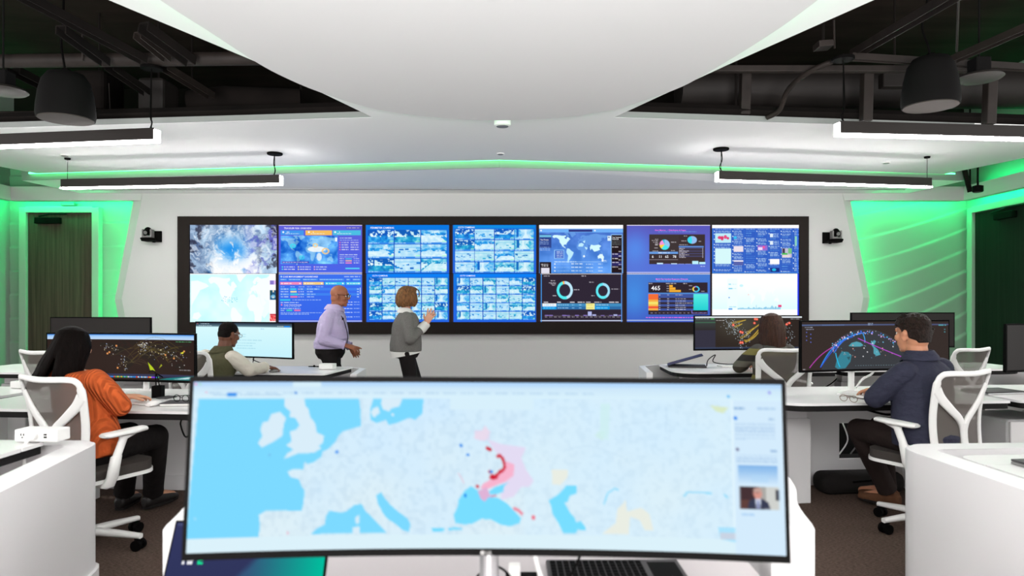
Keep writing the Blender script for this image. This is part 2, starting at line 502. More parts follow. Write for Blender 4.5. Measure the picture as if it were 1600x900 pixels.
for a, b in (((-6.3, 8.91), (-0.15, 8.06)), ((-0.15, 8.06), (5.8, 8.95))):
    d = V((b[0] - a[0], b[1] - a[1], 0)).normalized() * 0.1; q = V((-d.y, d.x, 0))
    struct(MB().prism([tuple((V((a[0], a[1], 0)) - q)[:2]), tuple((V((b[0], b[1], 0)) - q)[:2]), tuple((V((b[0], b[1], 0)) + q)[:2]), tuple((V((a[0], a[1], 0)) + q)[:2])], 3.106, 3.13).build('slot_light_block', M_DARK))  # unseen lid added so the slot light does not leak upward
struct(MB().box((-0.35, 9.76, 2.93), (13.9, 0.42, 0.03)).build('alcove_light_block', M_WALL))  # unseen lid added over the alcoves to block their green light
# green light strip in the chevron slot
pts = [(-6.3, 8.905, ZC + 0.012), (-0.15, 8.05, ZC + 0.012), (5.80, 8.945, ZC + 0.012)]
o = MB().tube(pts, 0.011, 6).build('green_light_strip', M_GREENB)
tag(o, 'bright green light strip in the chevron ceiling slot before the video wall', 'light strip')
# green strips in the alcoves and over the right bulkhead
for nm, pp, lab in (
    ('green_light_strip', [(XL + 0.1, 9.72, 2.86), (-5.4, 9.72, 2.86)], 'green light strip along the top of the left door alcove'),
    ('green_light_strip', [(4.8, 9.72, 2.86), (XR - 0.1, 9.72, 2.86)], 'green light strip along the top of the wave panel alcove'),
    ('green_light_strip', [(XR - 0.14, 9.6, 2.86), (XR - 0.14, 6.6, 2.86)], 'green light strip above the black door on the right wall'),
    ('green_light_strip', [(XL + 0.14, 9.6, 2.86), (XL + 0.14, 6.6, 2.86)], 'green light strip along the top of the left side wall'),
    ('green_light_strip', [(XR - 0.17, 9.3, 2.995), (XR - 0.17, 6.6, 2.995)], 'green light strip on top of the right bulkhead'),
    ('green_light_strip', [(XL + 0.28, 9.3, 2.995), (XL + 0.28, 6.6, 2.995)], 'green light strip on top of the left bulkhead'),
    ('green_light_strip', [(x, YW + 0.17, z) for x, y, z in (ov[0], ov[1], ov[2])], 'upright green light strip behind the left end of the video wall partition'),
    ('green_light_strip', [(x, YW + 0.17, z) for x, y, z in (ov[5], ov[4], ov[3])], 'upright green light strip behind the right end of the video wall partition')):
    if 'upright' in lab:
        s = -0.03 if pp[0][0] > 0 else 0.03
        pp = [(x + s, y, min(z, ZB - 0.02)) for x, y, z in pp]
    else:
        pass
    tag(MB().tube(pp, 0.014, 6).build(nm, M_GREENR if 'bulkhead' in lab else M_GREEN), lab, 'light strip', 'green light strips')

# ------------------------------------------------------------------ plenum above the openings
struct(MB().box((-0.3, 2.6, 4.55), (15, 15.4, 0.1)).build('ceiling_slab', M_SLAB))
def bar(name, a, b, w_, h, label, cat, mat=M_PIPE, holes=0, group=None):
    a = Vector(a); b = Vector(b); d = b - a; L = d.length
    q = d.to_track_quat('X', 'Z').to_matrix()
    m = MB(); c = (a + b) / 2
    if holes:
        # open channel: web + two flanges
        t = w_ * 0.12
        m.box(c, (L, w_, t), q)
        off = q @ Vector((0, w_ / 2, 0)); up = q @ Vector((0, 0, -h / 2))
        m.box(c + off + up, (L, t, h), q); m.box(c - off + up, (L, t, h), q)
        for i in range(int(L / holes)):
            pass
    else:
        m.box(c, (L, w_, h), q, bev=min(w_, h) * 0.1)
    o = m.build(name, mat)
    if name.startswith('hanging'): MB().tube([c + Vector((0, 0, h / 2)), (c.x, c.y, 4.5)], 0.012, 6).build('hanger_strap', M_DARK, o)
    return tag(o, label, cat, group)
def pipe(name, pts, r, label, cat='pipe', mat=M_PIPE, group=None):
    o = MB().tube(pts, r, 14).build(name, mat, smooth=50)
    if name.startswith('hanging'):
        for q in (pts[0], pts[-1]): MB().tube([Vector(q) + Vector((0, 0, r * 0.9)), (q[0], q[1], 4.5)], 0.012, 6).build('hanger_strap', M_DARK, o)
    return tag(o, label, cat, group)
# left opening
pipe('conduit_pipe', [P(-60, 96, 5.6), P(420, 91, 5.6)], 0.055, 'horizontal brown pipe crossing the left ceiling opening')
bar('strut_channel', P(15, -25, 4.4), P(225, 88, 5.4), 0.07, 0.06, 'long diagonal steel channel in the left ceiling opening', 'steel channel', M_DARK, 0.05)
bar('strut_channel', P(95, 40, 4.9), P(165, 92, 5.44), 0.07, 0.06, 'short diagonal channel behind the left speaker cable', 'steel channel', M_DARK, 0.05)
bar('strut_channel', P(215, 50, 5.1), P(262, 88, 5.42), 0.06, 0.05, 'perforated channel nearest the pale canopy on the left', 'steel channel', M_PIPE, 0.05)
bar('strut_channel', P(225, 35, 5.0), P(300, 90, 5.42), 0.09, 0.07, 'wide dark beam beside the pale canopy on the left', 'steel channel', M_DARK, 0.05)
bar('strut_channel', P(170, 98, 5.8), P(230, 140, 6.5), 0.07, 0.06, 'dark channel under the brown pipe on the left', 'steel channel', M_DARK, 0.05)
bar('strut_channel', P(255, 98, 5.8), P(330, 145, 6.6), 0.07, 0.06, 'perforated channel under the right end of the brown pipe', 'steel channel', M_PIPE, 0.05)
bar('strut_channel', P(20, 104, 5.8), P(80, 135, 6.4), 0.10, 0.06, 'dark channel left of the left hanging speaker', 'steel channel', M_DARK, 0.05)
pipe('conduit_pipe', [P(-50, 178, 7.0), P(90, 176, 7.0), P(230, 172, 7.0), P(420, 180, 7.0)], 0.022, 'thin conduit low in the left ceiling opening above the ceiling edge')
bar('hanging_duct_box', P(130, 148, 7.4), P(180, 148, 7.4), 0.4, 0.42, 'boxy dark duct behind the left speaker', 'duct', M_DARK)
bar('hanging_duct_box', P(228, 158, 7.2), P(268, 158, 7.2), 0.35, 0.40, 'dark junction unit right of the left speaker', 'duct', M_DUCT)
pipe('hanging_duct', [P(300, 165, 7.4), P(350, 158, 7.4), P(470, 162, 7.6)], 0.16, 'round dark duct at the right of the left ceiling opening', 'duct', M_DARK)
pipe('hanger_rod', [P(129, 45, 5.5), P(129, 95, 5.5)], 0.008, 'thin hanger rod right of the left speaker cable', 'rod')
pipe('hanger_rod', [P(170, 130, 7.0), P(173, 190, 7.0)], 0.005, 'thin white wire right of the left speaker', 'wire')
# right opening
bar('steel_beam', P(1040, 108, 5.9), P(1512, 108, 5.9), 0.06, 0.055, 'horizontal steel rail crossing the right ceiling opening', 'beam', M_PIPE)
bar('strut_channel', P(1336, 78, 5.6), P(1500, -20, 4.2), 0.075, 0.06, 'diagonal perforated channel in the right ceiling opening', 'steel channel', M_PIPE, 0.05)
bar('strut_channel', P(1330, 84, 5.5), P(1620, 102, 5.6), 0.05, 0.05, 'thin channel running behind the right speaker top', 'steel channel', M_PIPE, 0.05)
bar('strut_channel', P(1490, 88, 5.3), P(1640, 22, 4.6), 0.06, 0.05, 'diagonal channel right of the right speaker cable', 'steel channel', M_PIPE, 0.05)
pipe('hanging_duct', [P(1060, 140, 7.2), P(1300, 138, 7.2), P(1640, 138, 7.2)], 0.21, 'big round duct along the back of the right ceiling opening', 'duct', M_DUCT)
bar('hanger_post', P(1355, 105, 6.3), P(1353, 190, 6.3), 0.09, 0.09, 'upright steel post left of the right speaker', 'post', M_PIPE)
bar('hanger_post', P(1548, 118, 6.3), P(1545, 195, 6.3), 0.09, 0.09, 'upright steel post right of the right speaker', 'post', M_PIPE)
bar('hanger_post', P(1165, 112, 6.4), P(1163, 180, 6.4), 0.09, 0.09, 'upright steel post at the left of the right opening', 'post', M_PIPE)
bar('hanging_junction_box', P(1140, 173, 6.5), P(1160, 173, 6.5), 0.1, 0.08, 'small dark junction box by the leftmost post on the right', 'junction box', M_DUCT)
bar('hanging_vent_box', P(1376, 126, 6.5), P(1420, 126, 6.5), 0.1, 0.14, 'perforated box left of the right speaker', 'vent box', M_DUCT)
pipe('hanger_rod', [P(1498, -10, 4.6), P(1495, 80, 5.3)], 0.008, 'thin hanger rod right of the right speaker cable', 'rod')
pipe('hanger_rod', [P(1303, 30, 5.2), P(1304, 75, 5.4)], 0.008, 'thin hanger rod beside the pale canopy on the right', 'rod')
bar('hanging_junction_box', P(1275, 72, 5.4), P(1298, 70, 5.4), 0.12, 0.05, 'flat metal plate hung beside the pale canopy on the right', 'junction box', M_PIPE)
pipe('flexible_conduit', smooth_path([P(1320, 88, 5.5), P(1265, 112, 5.7), P(1232, 140, 6.0), P(1218, 172, 6.2), P(1198, 184, 6.3)], 6), 0.022, 'curved dark conduit descending left of the right pendant wire')
# tapered hanging speakers
def speaker(px, py_bot, py_top, d, tilt, label):
    c = P(px, py_bot, d); h = (py_bot - py_top) / F * d; r = 41 / F * d
    t = thing('hanging_speaker', label, 'speaker', c, 0, 'hanging speakers')
    MB().lathe([(r * 0.97, 0.0), (r, 0.03), (r * 0.985, h * 0.25), (r * 0.92, h * 0.55), (r * 0.80, h * 0.82), (r * 0.62, h * 0.97), (r * 0.4, h)], n=36).build('speaker_body', M_SPK, t, smooth=50)
    MB().lathe([(r * 0.93, -0.006), (r * 0.93, 0.001)], n=36).build('speaker_grille', M_GRILLE, t)
    MB().tube(smooth_path([(0, 0, h * 0.98), (-0.02, 0, h + 0.1), (-0.05, 0.02, h + 0.25), (-0.02, 0, h + 0.5), (-0.02, 0, 4.5 - c.z)], 6), 0.009, 6).build('hanging_cable', M_BLACK, t)
    MB().box((0, 0, h + 0.01), (0.05, 0.05, 0.05), bev=0.01).build('cable_clamp', M_BLACK, t)
speaker(103, 186, 114, 5.2, 0, 'dark tapered speaker hanging in the left ceiling opening')
speaker(1454, 166, 90, 5.2, 0, 'dark tapered speaker hanging in the right ceiling opening')
def saucer(px, py, d, label):
    c = P(px, py, d)
    t = thing('ceiling_dome', label, 'dome', c, 0, 'flat ceiling domes')
    MB().lathe([(0.05, -0.02), (0.155, -0.012), (0.17, 0.0), (0.15, 0.02), (0.06, 0.035)], n=30).build('dome_shell', M_DOME, t, smooth=50)
    MB().box((0, 0, 0.09), (0.12, 0.12, 0.13), bev=0.01).build('mount_box', M_SPK, t)
    MB().tube([(0, 0, 0.13), (0, 0, 4.5 - c.z)], 0.008, 6).build('hanger_rod', M_SPK, t)
saucer(5, 142, 5.4, 'flat round dome at the far left of the ceiling opening')
saucer(1530, 122, 5.4, 'flat round dome right of the right hanging speaker')

# ------------------------------------------------------------------ pendant lamps
def pendant(a, b, lab, sus, grp='linear pendant lamps'):
    """a = inner end, b = outer end (x,y); sus = list of (fraction, ceiling z, thick cord?)"""
    a = Vector(a); b = Vector(b); d = (b - a); L = d.length; ang = math.atan2(d.y, d.x)
    z = EYE + 1.41
    t = thing('pendant_lamp', lab, 'pendant lamp', (a.x, a.y, z - 0.10), ang, grp)
    hs = MB().box((L / 2, 0, 0.058), (L - 0.016, 0.075, 0.084), bev=0.003)
    hs.build('lamp_housing', M_LAMP, t)
    df = MB().box((L / 2, 0, 0.008), (L, 0.073, 0.014)).box((0.003, 0, 0.054), (0.008, 0.073, 0.09))
    df.build('diffuser', M_LED, t)
    MB().box((L / 2, 0, 0.1002), (L - 0.05, 0.045, 0.001)).build('uplight_lens', M_UPL, t)
    MB().box((L / 2, 0.034, 0.104), (L - 0.016, 0.007, 0.012)).box((L / 2, -0.034, 0.104), (L - 0.016, 0.007, 0.012)).box((0.012, 0, 0.104), (0.008, 0.06, 0.012)).box((L - 0.012, 0, 0.104), (0.008, 0.06, 0.012)).build('top_lip', M_LAMP, t)
    for fr, zc, cord in sus:
        zz = zc - (z - 0.10); x = fr * L
        MB().tube([(x, 0, 0.1), (x, 0, zz)], 0.003, 5).build('suspension_wire', M_BLACK, t)
        if cord:
            MB().lathe([(0.078, zz - 0.022), (0.085, zz - 0.016), (0.085, zz - 0.001)], (x + 0.0, 0, 0), n=26).build('ceiling_rose', M_BLACK, t, smooth=40)
            MB().tube(smooth_path([(x + 0.02, 0, 0.1), (x - 0.01, 0.01, 0.16), (x + 0.012, 0, 0.24), (x, 0, zz)], 5), 0.006, 6).build('power_cord', M_BLACK, t)
        else:
            MB().lathe([(0.03, zz - 0.02), (0.034, zz - 0.001)], (x, 0, 0), n=16).build('ceiling_rose', M_BLACK, t)
pendant((-2.577, 7.637), (-5.217, 7.918), 'long black pendant lamp over the far left desks', [(0.03, ZC, True), (0.975, ZC, False)])
pendant((2.22, 7.41), (4.80, 7.836), 'long black pendant lamp over the far right desks', [(0.02, ZC, True), (0.985, ZC, False)])
pendant((-2.904, 5.593), (-5.52, 5.97), 'black pendant lamp at the left picture edge under the left speaker', [(0.02, 3.3, True), (0.97, 3.3, False)])
pendant((2.56, 5.383), (5.20, 5.63), 'black pendant lamp at the right picture edge under the right speaker', [(0.02, 3.3, True), (0.97, 3.3, False)])

# ceiling sensors
def disc(name, c, r, h, lab, cat, mat=M_PLASTIC):
    t = thing(name, lab, cat, c)
    MB().lathe([(r * 0.86, -h), (r, -h * 0.85), (r, 0)], n=30).build('sensor_housing', mat, t, smooth=40)
    MB().lathe([(r * 0.7, -h - 0.004), (r * 0.72, -h)], n=24).build('sensor_lens', M_GREY, t)
disc('ceiling_sensor', Pz(785, 188, ZC), 0.078, 0.055, 'white round sensor puck on the ceiling before the oval canopy', 'sensor')
disc('ceiling_cover', Pz(782, 240, ZC), 0.045, 0.008, 'small round cover on the ceiling below the white sensor puck', 'cover plate')
disc('ceiling_cover', Pz(1385, 254, ZC), 0.05, 0.008, 'small round cover on the ceiling above the far right pendant', 'cover plate')
disc('ceiling_cover', Pz(101, 242, ZC), 0.05, 0.012, 'small round cover on the ceiling above the far left pendant', 'cover plate')
disc('ceiling_sensor', (-0.1, 3.40, 2.92), 0.048, 0.02, 'white round sensor on the canopy at the top picture edge', 'sensor')
# little black spot lamp by the right bulkhead
c = P(1528, 300, 8.6)
t = thing('spot_lamp', 'small black spot lamp hanging by the right bulkhead', 'lamp', c)
MB().lathe([(0.055, 0), (0.062, 0.01), (0.062, 0.075), (0.03, 0.085)], n=22).build('lamp_head', M_BLACK, t, smooth=40)
MB().lathe([(0.05, -0.004), (0.05, 0.002)], n=22).build('lamp_lens', M_GRILLE, t)
MB().tube([(0, 0, 0.08), (0, 0, 0.9)], 0.012, 8).build('lamp_stem', M_BLACK, t)
pipe('hanging_brace', [P(1516, 300, 8.9), P(1505, 255, 8.9)], 0.03, 'short dark brace behind the small black spot lamp', 'brace', M_DARK)

# PTZ cameras
def ptz(px, py, mirror, lab):
    t = thing('conference_camera', lab, 'camera', P(px, py, YW), 0, 'wall cameras')
    s = mirror
    MB().box((s * 0.06, -0.012, 0.02), (0.10, 0.02, 0.155), bev=0.004).build('wall_plate', M_BLACK, t)
    MB().box((0, -0.09, -0.045), (0.19, 0.16, 0.02), bev=0.004).tube([(s * 0.04, -0.09, -0.07), (s * 0.04, -0.09, -0.05)], 0.02, 10).build('shelf_bracket', M_BLACK, t)
    MB().box((-s * 0.035, -0.1, -0.02), (0.15, 0.14, 0.032), bev=0.01).build('camera_base', M_BLACK, t)
    yk = MB().box((-s * 0.035, -0.1, 0.005), (0.13, 0.1, 0.022), bev=0.008).box((-s * 0.035 + 0.055, -0.1, 0.055), (0.022, 0.09, 0.11), bev=0.008).box((-s * 0.035 - 0.055, -0.1, 0.055), (0.022, 0.09, 0.11), bev=0.008)
    yk.build('camera_yoke', M_GREY, t)
    MB().ball((-s * 0.035, -0.1, 0.085), (0.046, 0.06, 0.058)).tube([(-s * 0.035, -0.1, 0.08), (-s * 0.035, -0.172, 0.06)], [0.042, 0.036], 20).build('camera_head', M_BLACK, t, smooth=50)
    MB().tube([(-s * 0.035, -0.171, 0.06), (-s * 0.035, -0.176, 0.058)], [0.026, 0.024], 20).build('camera_lens', M_SILVER, t)
ptz(241, 372, 1, 'black wall camera left of the video wall')
ptz(1297, 374, -1, 'black wall camera right of the video wall')
# ------------------------------------------------------------------ pictures on the displays
RS = np.random.RandomState(7)

def noise(w, h, cells, oct=4, seed=None, ratio=1.0, gain=0.55):
    rs = np.random.RandomState(seed) if seed is not None else RS
    out = np.zeros((h, w)); amp = 1.0; tot = 0
    for o in range(oct):
        nx = max(2, int(cells * 2 ** o) + 2); ny = max(2, int(cells * 2 ** o * h / w * ratio) + 2)
        g = rs.rand(ny, nx)
        xs = np.linspace(0, nx - 1.001, w); ys = np.linspace(0, ny - 1.001, h)
        xi = xs.astype(int); yi = ys.astype(int); fx = xs - xi; fy = (ys - yi)[:, None]
        fx = fx * fx * (3 - 2 * fx); fy = fy * fy * (3 - 2 * fy)
        a = g[yi][:, xi] * (1 - fx) + g[yi][:, xi + 1] * fx
        b = g[yi + 1][:, xi] * (1 - fx) + g[yi + 1][:, xi + 1] * fx
        out += amp * (a * (1 - fy) + b * fy); tot += amp; amp *= gain
    out /= tot
    return np.clip((out - 0.5) * 1.7 + 0.5, 0, 1)

class Pic:
    """small painted raster; units u,v (v downwards), s samples per unit"""
    def __init__(p, w, h, s, bg):
        p.s = s; p.W = int(round(w * s)); p.H = int(round(h * s)); p.w = w; p.h = h
        p.a = np.zeros((p.H, p.W, 3)); p.a[:] = bg
    def _sl(p, x0, y0, x1, y1):
        s = p.s
        return slice(max(0, int(round(y0 * s))), max(0, int(round(y1 * s)))), slice(max(0, int(round(x0 * s))), max(0, int(round(x1 * s))))
    def rect(p, x0, y0, x1, y1, c, al=1.0):
        sl = p._sl(x0, y0, x1, y1); p.a[sl] = p.a[sl] * (1 - al) + np.array(c) * al
    def grad(p, x0, y0, x1, y1, c0, c1, vert=True):
        sl = p._sl(x0, y0, x1, y1); r = p.a[sl]
        if r.size == 0: return
        t = np.linspace(0, 1, r.shape[0])[:, None, None] if vert else np.linspace(0, 1, r.shape[1])[None, :, None]
        p.a[sl] = np.array(c0) * (1 - t) + np.array(c1) * t
    def grid(p):
        return np.meshgrid((np.arange(p.W) + .5) / p.s, (np.arange(p.H) + .5) / p.s)
    def poly(p, pts, c, al=1.0):
        xs = [q[0] for q in pts]; ys = [q[1] for q in pts]
        x0 = max(0, int(min(xs) * p.s)); x1 = min(p.W, int(max(xs) * p.s) + 2); y0 = max(0, int(min(ys) * p.s)); y1 = min(p.H, int(max(ys) * p.s) + 2)
        if x1 <= x0 or y1 <= y0: return
        X, Y = np.meshgrid((np.arange(x0, x1) + .5) / p.s, (np.arange(y0, y1) + .5) / p.s)
        ins = np.zeros(X.shape, bool); n = len(pts)
        for i in range(n):
            xa, ya = pts[i]; xb, yb = pts[i - 1]
            if ya == yb: continue
            cnd = ((ya > Y) != (yb > Y)) & (X < (xb - xa) * (Y - ya) / (yb - ya) + xa)
            ins ^= cnd
        sub = p.a[y0:y1, x0:x1]; sub[ins] = sub[ins] * (1 - al) + np.array(c) * al
    def ell(p, cx, cy, rx, ry, c, al=1.0, inner=0.0, a0=None, a1=None):
        X, Y = p.grid(); d = ((X - cx) / rx) ** 2 + ((Y - cy) / ry) ** 2
        m = (d <= 1) & (d >= inner * inner)
        if a0 is not None:
            th = np.degrees(np.arctan2(X - cx, cy - Y)) % 360
            m &= (th >= a0) & (th < a1)
        p.a[m] = p.a[m] * (1 - al) + np.array(c) * al
    def dot(p, cx, cy, r, c, al=1.0):
        x0 = max(0, int((cx - r) * p.s)); x1 = min(p.W, int((cx + r) * p.s) + 2); y0 = max(0, int((cy - r) * p.s)); y1 = min(p.H, int((cy + r) * p.s) + 2)
        if x1 <= x0 or y1 <= y0: return
        X, Y = np.meshgrid((np.arange(x0, x1) + .5) / p.s, (np.arange(y0, y1) + .5) / p.s)
        m = (X - cx) ** 2 + (Y - cy) ** 2 <= r * r
        sub = p.a[y0:y1, x0:x1]; sub[m] = sub[m] * (1 - al) + np.array(c) * al
    def line(p, pts, w, c, al=1.0):
        for (xa, ya), (xb, yb) in zip(pts[:-1], pts[1:]):
            L = math.hypot(xb - xa, yb - ya) or 1e-6; nx, ny = -(yb - ya) / L * w / 2, (xb - xa) / L * w / 2
            p.poly([(xa + nx, ya + ny), (xb + nx, yb + ny), (xb - nx, yb - ny), (xa - nx, ya - ny)], c, al)
    def words(p, x0, y, x1, h, c, al=0.9):
        """a line of small unreadable lettering: word-like dashes"""
        x = x0
        while x < x1:
            wl = RS.uniform(1.5, 5.5) * h
            p.rect(x, y, min(x1, x + wl), y + h, c, al * RS.uniform(0.75, 1)); x += wl + h * 0.8
    def tex(p, x0, y0, x1, y1, arr):
        sl = p._sl(x0, y0, x1, y1); r = p.a[sl]; hh, ww = r.shape[:2]
        if hh == 0 or ww == 0: return
        yi = (np.arange(hh) * arr.shape[0] / hh).astype(int); xi = (np.arange(ww) * arr.shape[1] / ww).astype(int)
        p.a[sl] = arr[yi][:, xi]
    def down(p, k):
        H = p.H // k * k; W = p.W // k * k
        return p.a[:H, :W].reshape(H // k, k, W // k, k, 3).mean((1, 3))

def to_lin(a):
    a = np.clip(a, 0, 255) / 255.0
    return np.where(a <= 0.04045, a / 12.92, ((a + 0.055) / 1.055) ** 2.4)

def picture_mesh(name, arr, surf, mat, parent, gain=1.0):
    """grid mesh whose colour attribute holds the displayed picture; surf(u,v)->(x,y,z), u,v in 0..1, v down"""
    h, w = arr.shape[:2]
    us = (np.arange(w)) / (w - 1.0); vs = (np.arange(h)) / (h - 1.0)
    verts = [surf(u, v) for v in vs for u in us]
    idx = np.arange(h * w).reshape(h, w)
    faces = np.stack([idx[:-1, :-1], idx[1:, :-1], idx[1:, 1:], idx[:-1, 1:]], -1).reshape(-1, 4)
    me = bpy.data.meshes.new(name); me.from_pydata(verts, [], faces.tolist()); me.materials.append(mat)
    at = me.attributes.new('picture', 'FLOAT_COLOR', 'POINT')
    c = np.ones((h * w, 4), np.float32); c[:, :3] = (to_lin(arr) * gain).reshape(-1, 3)
    at.data.foreach_set('color', c.ravel())
    o = bpy.data.objects.new(name, me); COL.objects.link(o)
    if parent: o.parent = parent
    return o

LAND = [
    [(-168, 66), (-156, 71), (-128, 70), (-110, 68), (-95, 68), (-85, 69), (-82, 65), (-94, 59), (-88, 56), (-80, 52), (-78, 60), (-70, 62), (-62, 57), (-56, 52), (-66, 48), (-64, 45), (-70, 43), (-75, 38), (-81, 31), (-80, 25), (-83, 29), (-90, 29), (-97, 27), (-97, 21), (-91, 18), (-87, 21), (-88, 16), (-83, 10), (-78, 8), (-86, 12), (-95, 16), (-105, 20), (-110, 26), (-114, 31), (-117, 33), (-124, 40), (-124, 48), (-132, 55), (-145, 60), (-158, 57), (-165, 61)],
    [(-80, 74), (-95, 78), (-88, 82), (-65, 82), (-72, 76), (-62, 67), (-72, 63), (-85, 71)],
    [(-55, 82), (-30, 83), (-20, 74), (-32, 68), (-43, 60), (-52, 65), (-58, 75), (-70, 78)],
    [(-78, 8), (-72, 12), (-62, 10), (-50, 1), (-35, -6), (-39, -15), (-48, -27), (-57, -36), (-65, -43), (-68, -53), (-74, -50), (-73, -38), (-70, -20), (-77, -12), (-81, -4)],
    [(-17, 15), (-16, 24), (-9, 32), (-5, 36), (10, 37), (20, 31), (32, 31), (37, 20), (43, 12), (51, 12), (42, -1), (40, -12), (35, -22), (32, -28), (26, -34), (18, -34), (12, -18), (13, -5), (8, 4), (-7, 5)],
    [(-9, 37), (-9, 43), (-1, 44), (-4, 48), (3, 51), (8, 54), (8, 57), (12, 54), (20, 55), (24, 59), (30, 60), (22, 60), (21, 63), (25, 65), (18, 61), (17, 57), (12, 56), (8, 58), (5, 61), (14, 68), (25, 71), (40, 67), (45, 68), (60, 69), (70, 73), (90, 76), (105, 77), (130, 72), (160, 70), (180, 68), (178, 63), (163, 58), (157, 51), (155, 58), (142, 59), (135, 54), (140, 48), (130, 42), (127, 35), (126, 38), (121, 39), (119, 35), (122, 30), (115, 23), (108, 21), (109, 12), (105, 9), (100, 13), (103, 2), (98, 8), (97, 16), (91, 22), (80, 15), (77, 8), (72, 20), (66, 25), (57, 26), (50, 30), (52, 24), (59, 22), (52, 16), (43, 13), (39, 21), (35, 28), (35, 36), (27, 37), (26, 40), (22, 37), (19, 42), (13, 45), (18, 40), (15, 38), (9, 44), (3, 43), (0, 39), (-5, 36)],
    [(-5, 50), (1, 51), (0, 53), (-2, 56), (-3, 58), (-6, 57), (-3, 54), (-5, 52)], [(-10, 52), (-6, 52), (-6, 55), (-9, 54)],
    [(114, -22), (122, -18), (130, -12), (136, -15), (142, -11), (146, -19), (153, -26), (150, -37), (140, -38), (131, -31), (115, -34)],
    [(96, 5), (104, -3), (106, -6), (100, 0)], [(109, 1), (117, 6), (118, 0), (112, -3)], [(131, -1), (141, -3), (147, -7), (138, -8)], [(130, 32), (136, 34), (141, 37), (142, 43), (139, 38), (133, 35)],
    [(44, -16), (50, -16), (47, -25), (44, -23)], [(167, -46), (174, -41), (178, -38), (172, -44)]]

def world(p, x0, y0, x1, y1, land, al=1.0, la0=-58, la1=80, lo0=-170, lo1=180):
    for pl in LAND:
        p.poly([(x0 + (x1 - x0) * (lo - lo0) / (lo1 - lo0), y0 + (y1 - y0) * (la1 - la) / (la1 - la0)) for lo, la in pl], land, al)

def cam_view(w, h, seed, kind):
    """one surveillance picture in blues"""
    rs = np.random.RandomState(seed)
    n = noise(w, h, 5, 4, seed); n2 = noise(w, h, 9, 3, seed + 50)
    Y = np.linspace(0, 1, h)[:, None] + 0 * n; X = np.linspace(0, 1, w)[None, :] + 0 * n
    if kind == 0:      # night street
        v = 0.16 + 0.35 * n * (Y > 0.45) + 0.75 * ((n2 > 0.62) & (Y < 0.55)) + 0.25 * (Y > 0.55) * n
        v = v + 0.9 * (((X - 0.13) ** 2 + ((Y - 0.42) * 0.6) ** 2) < 0.004)
    elif kind == 1:    # day road
        hz = rs.uniform(0.25, 0.45)
        v = np.where(Y < hz, 0.45 + 0.5 * n, 0.86 + 0.12 * n2)
        v = np.where((Y > hz - 0.15) & (Y < hz + 0.12) & (n2 > 0.4), 0.25 + 0.4 * n, v)
        v = np.where((Y > hz) & (abs(X - rs.uniform(0.2, 0.8)) > 0.25 + (Y - hz) * 0.6) & (n > 0.55), 0.45, v)
    elif kind == 2:    # bright interior
        v = 0.93 - 0.12 * n
        for _ in range(9):
            a, b = rs.rand(2); ww, hh = rs.uniform(0.04, 0.2), rs.uniform(0.04, 0.16); b = 0.3 + 0.5 * b
            v = np.where((abs(X - a) < ww / 2) & (abs(Y - b) < hh / 2), rs.uniform(0.2, 0.6), v)
        v = np.where(abs(Y - 0.25) < 0.03, 0.7, v)
    else:              # corridor
        v = 0.75 + 0.2 * n
        cx = rs.uniform(0.35, 0.65)
        v = np.where(abs(X - cx) > 0.12 + abs(Y - 0.45) * 0.5, 0.5 + 0.35 * n2, v)
        v = np.where((abs(X - rs.uniform(0.1, 0.25)) < 0.06) & (Y < 0.85), 0.22, v)
        v = np.where(abs(X - cx) < 0.05 + 0.3 * (Y - 0.5) * (Y > 0.5), 0.95, v)
    v = np.clip(v, 0, 1)
    g = rs.uniform(0, 1) < 0.45
    c0 = np.array([12, 60, 170]); c1 = np.array([40, 160, 235]) if not g else np.array([40, 170, 215]); c2 = np.array([236, 252, 255])
    t = v[:, :, None]
    return np.where(t < 0.5, c0 + (c1 - c0) * t * 2, c1 + (c2 - c1) * (t - 0.5) * 2)

def cams_panel(nx, ny, x0, y0, x1, y1, head, seed, kinds):
    p = Pic(136, 76, 3, (18, 108, 222))
    p.grad(0, 0, 136, 76, (20, 120, 225), (40, 100, 225))
    p.rect(0, 0, 2.5, 76, (50, 60, 200), 0.6); p.rect(133.5, 0, 136, 76, (50, 60, 200), 0.6)
    p.rect(x0 - 1, 1, x1 + 1, y0 - 1.5, head)
    cw = (x1 - x0) / nx; chh = (y1 - y0) / ny
    k = 0
    for j in range(ny):
        for i in range(nx):
            a = x0 + i * cw + 0.5; b = y0 + j * chh + 0.4
            p.rect(a - 0.5, b - 0.4, a + cw - 0.5, b + chh - 0.4, (20, 80, 190))
            lab = max(1.6, chh * 0.13)
            p.tex(a, b, a + cw - 1, b + chh - lab - 0.6, cam_view(64, 36, seed * 100 + k, kinds[k % len(kinds)]))
            p.rect(a, b + chh - lab - 0.6, a + cw - 1, b + chh - 0.6, (55, 140, 235))
            p.words(a + 0.5, b + chh - lab - 0.3, a + cw * 0.42, lab * 0.55, (205, 235, 255))
            p.words(a + cw * 0.78, b + chh - lab - 0.3, a + cw - 1.6, lab * 0.55, (190, 230, 250))
            if cw > 18: p.rect(a + cw * 0.8, b + chh - lab * 2.0, a + cw - 1.4, b + chh - lab * 1.5, (170, 255, 200))
            k += 1
    return p

PANELS = []   # (picture array, [(text, x, y, size, material, bold)], label)
def add_panel(p, texts, label, bezel=(0, 0)):
    if bezel[0]: p.rect(0, 0, bezel[0], 76, (48, 38, 42))
    if bezel[1]: p.rect(136 - bezel[1], 0, 136, 76, (48, 38, 42))
    PANELS.append((p.down(2), texts, label))

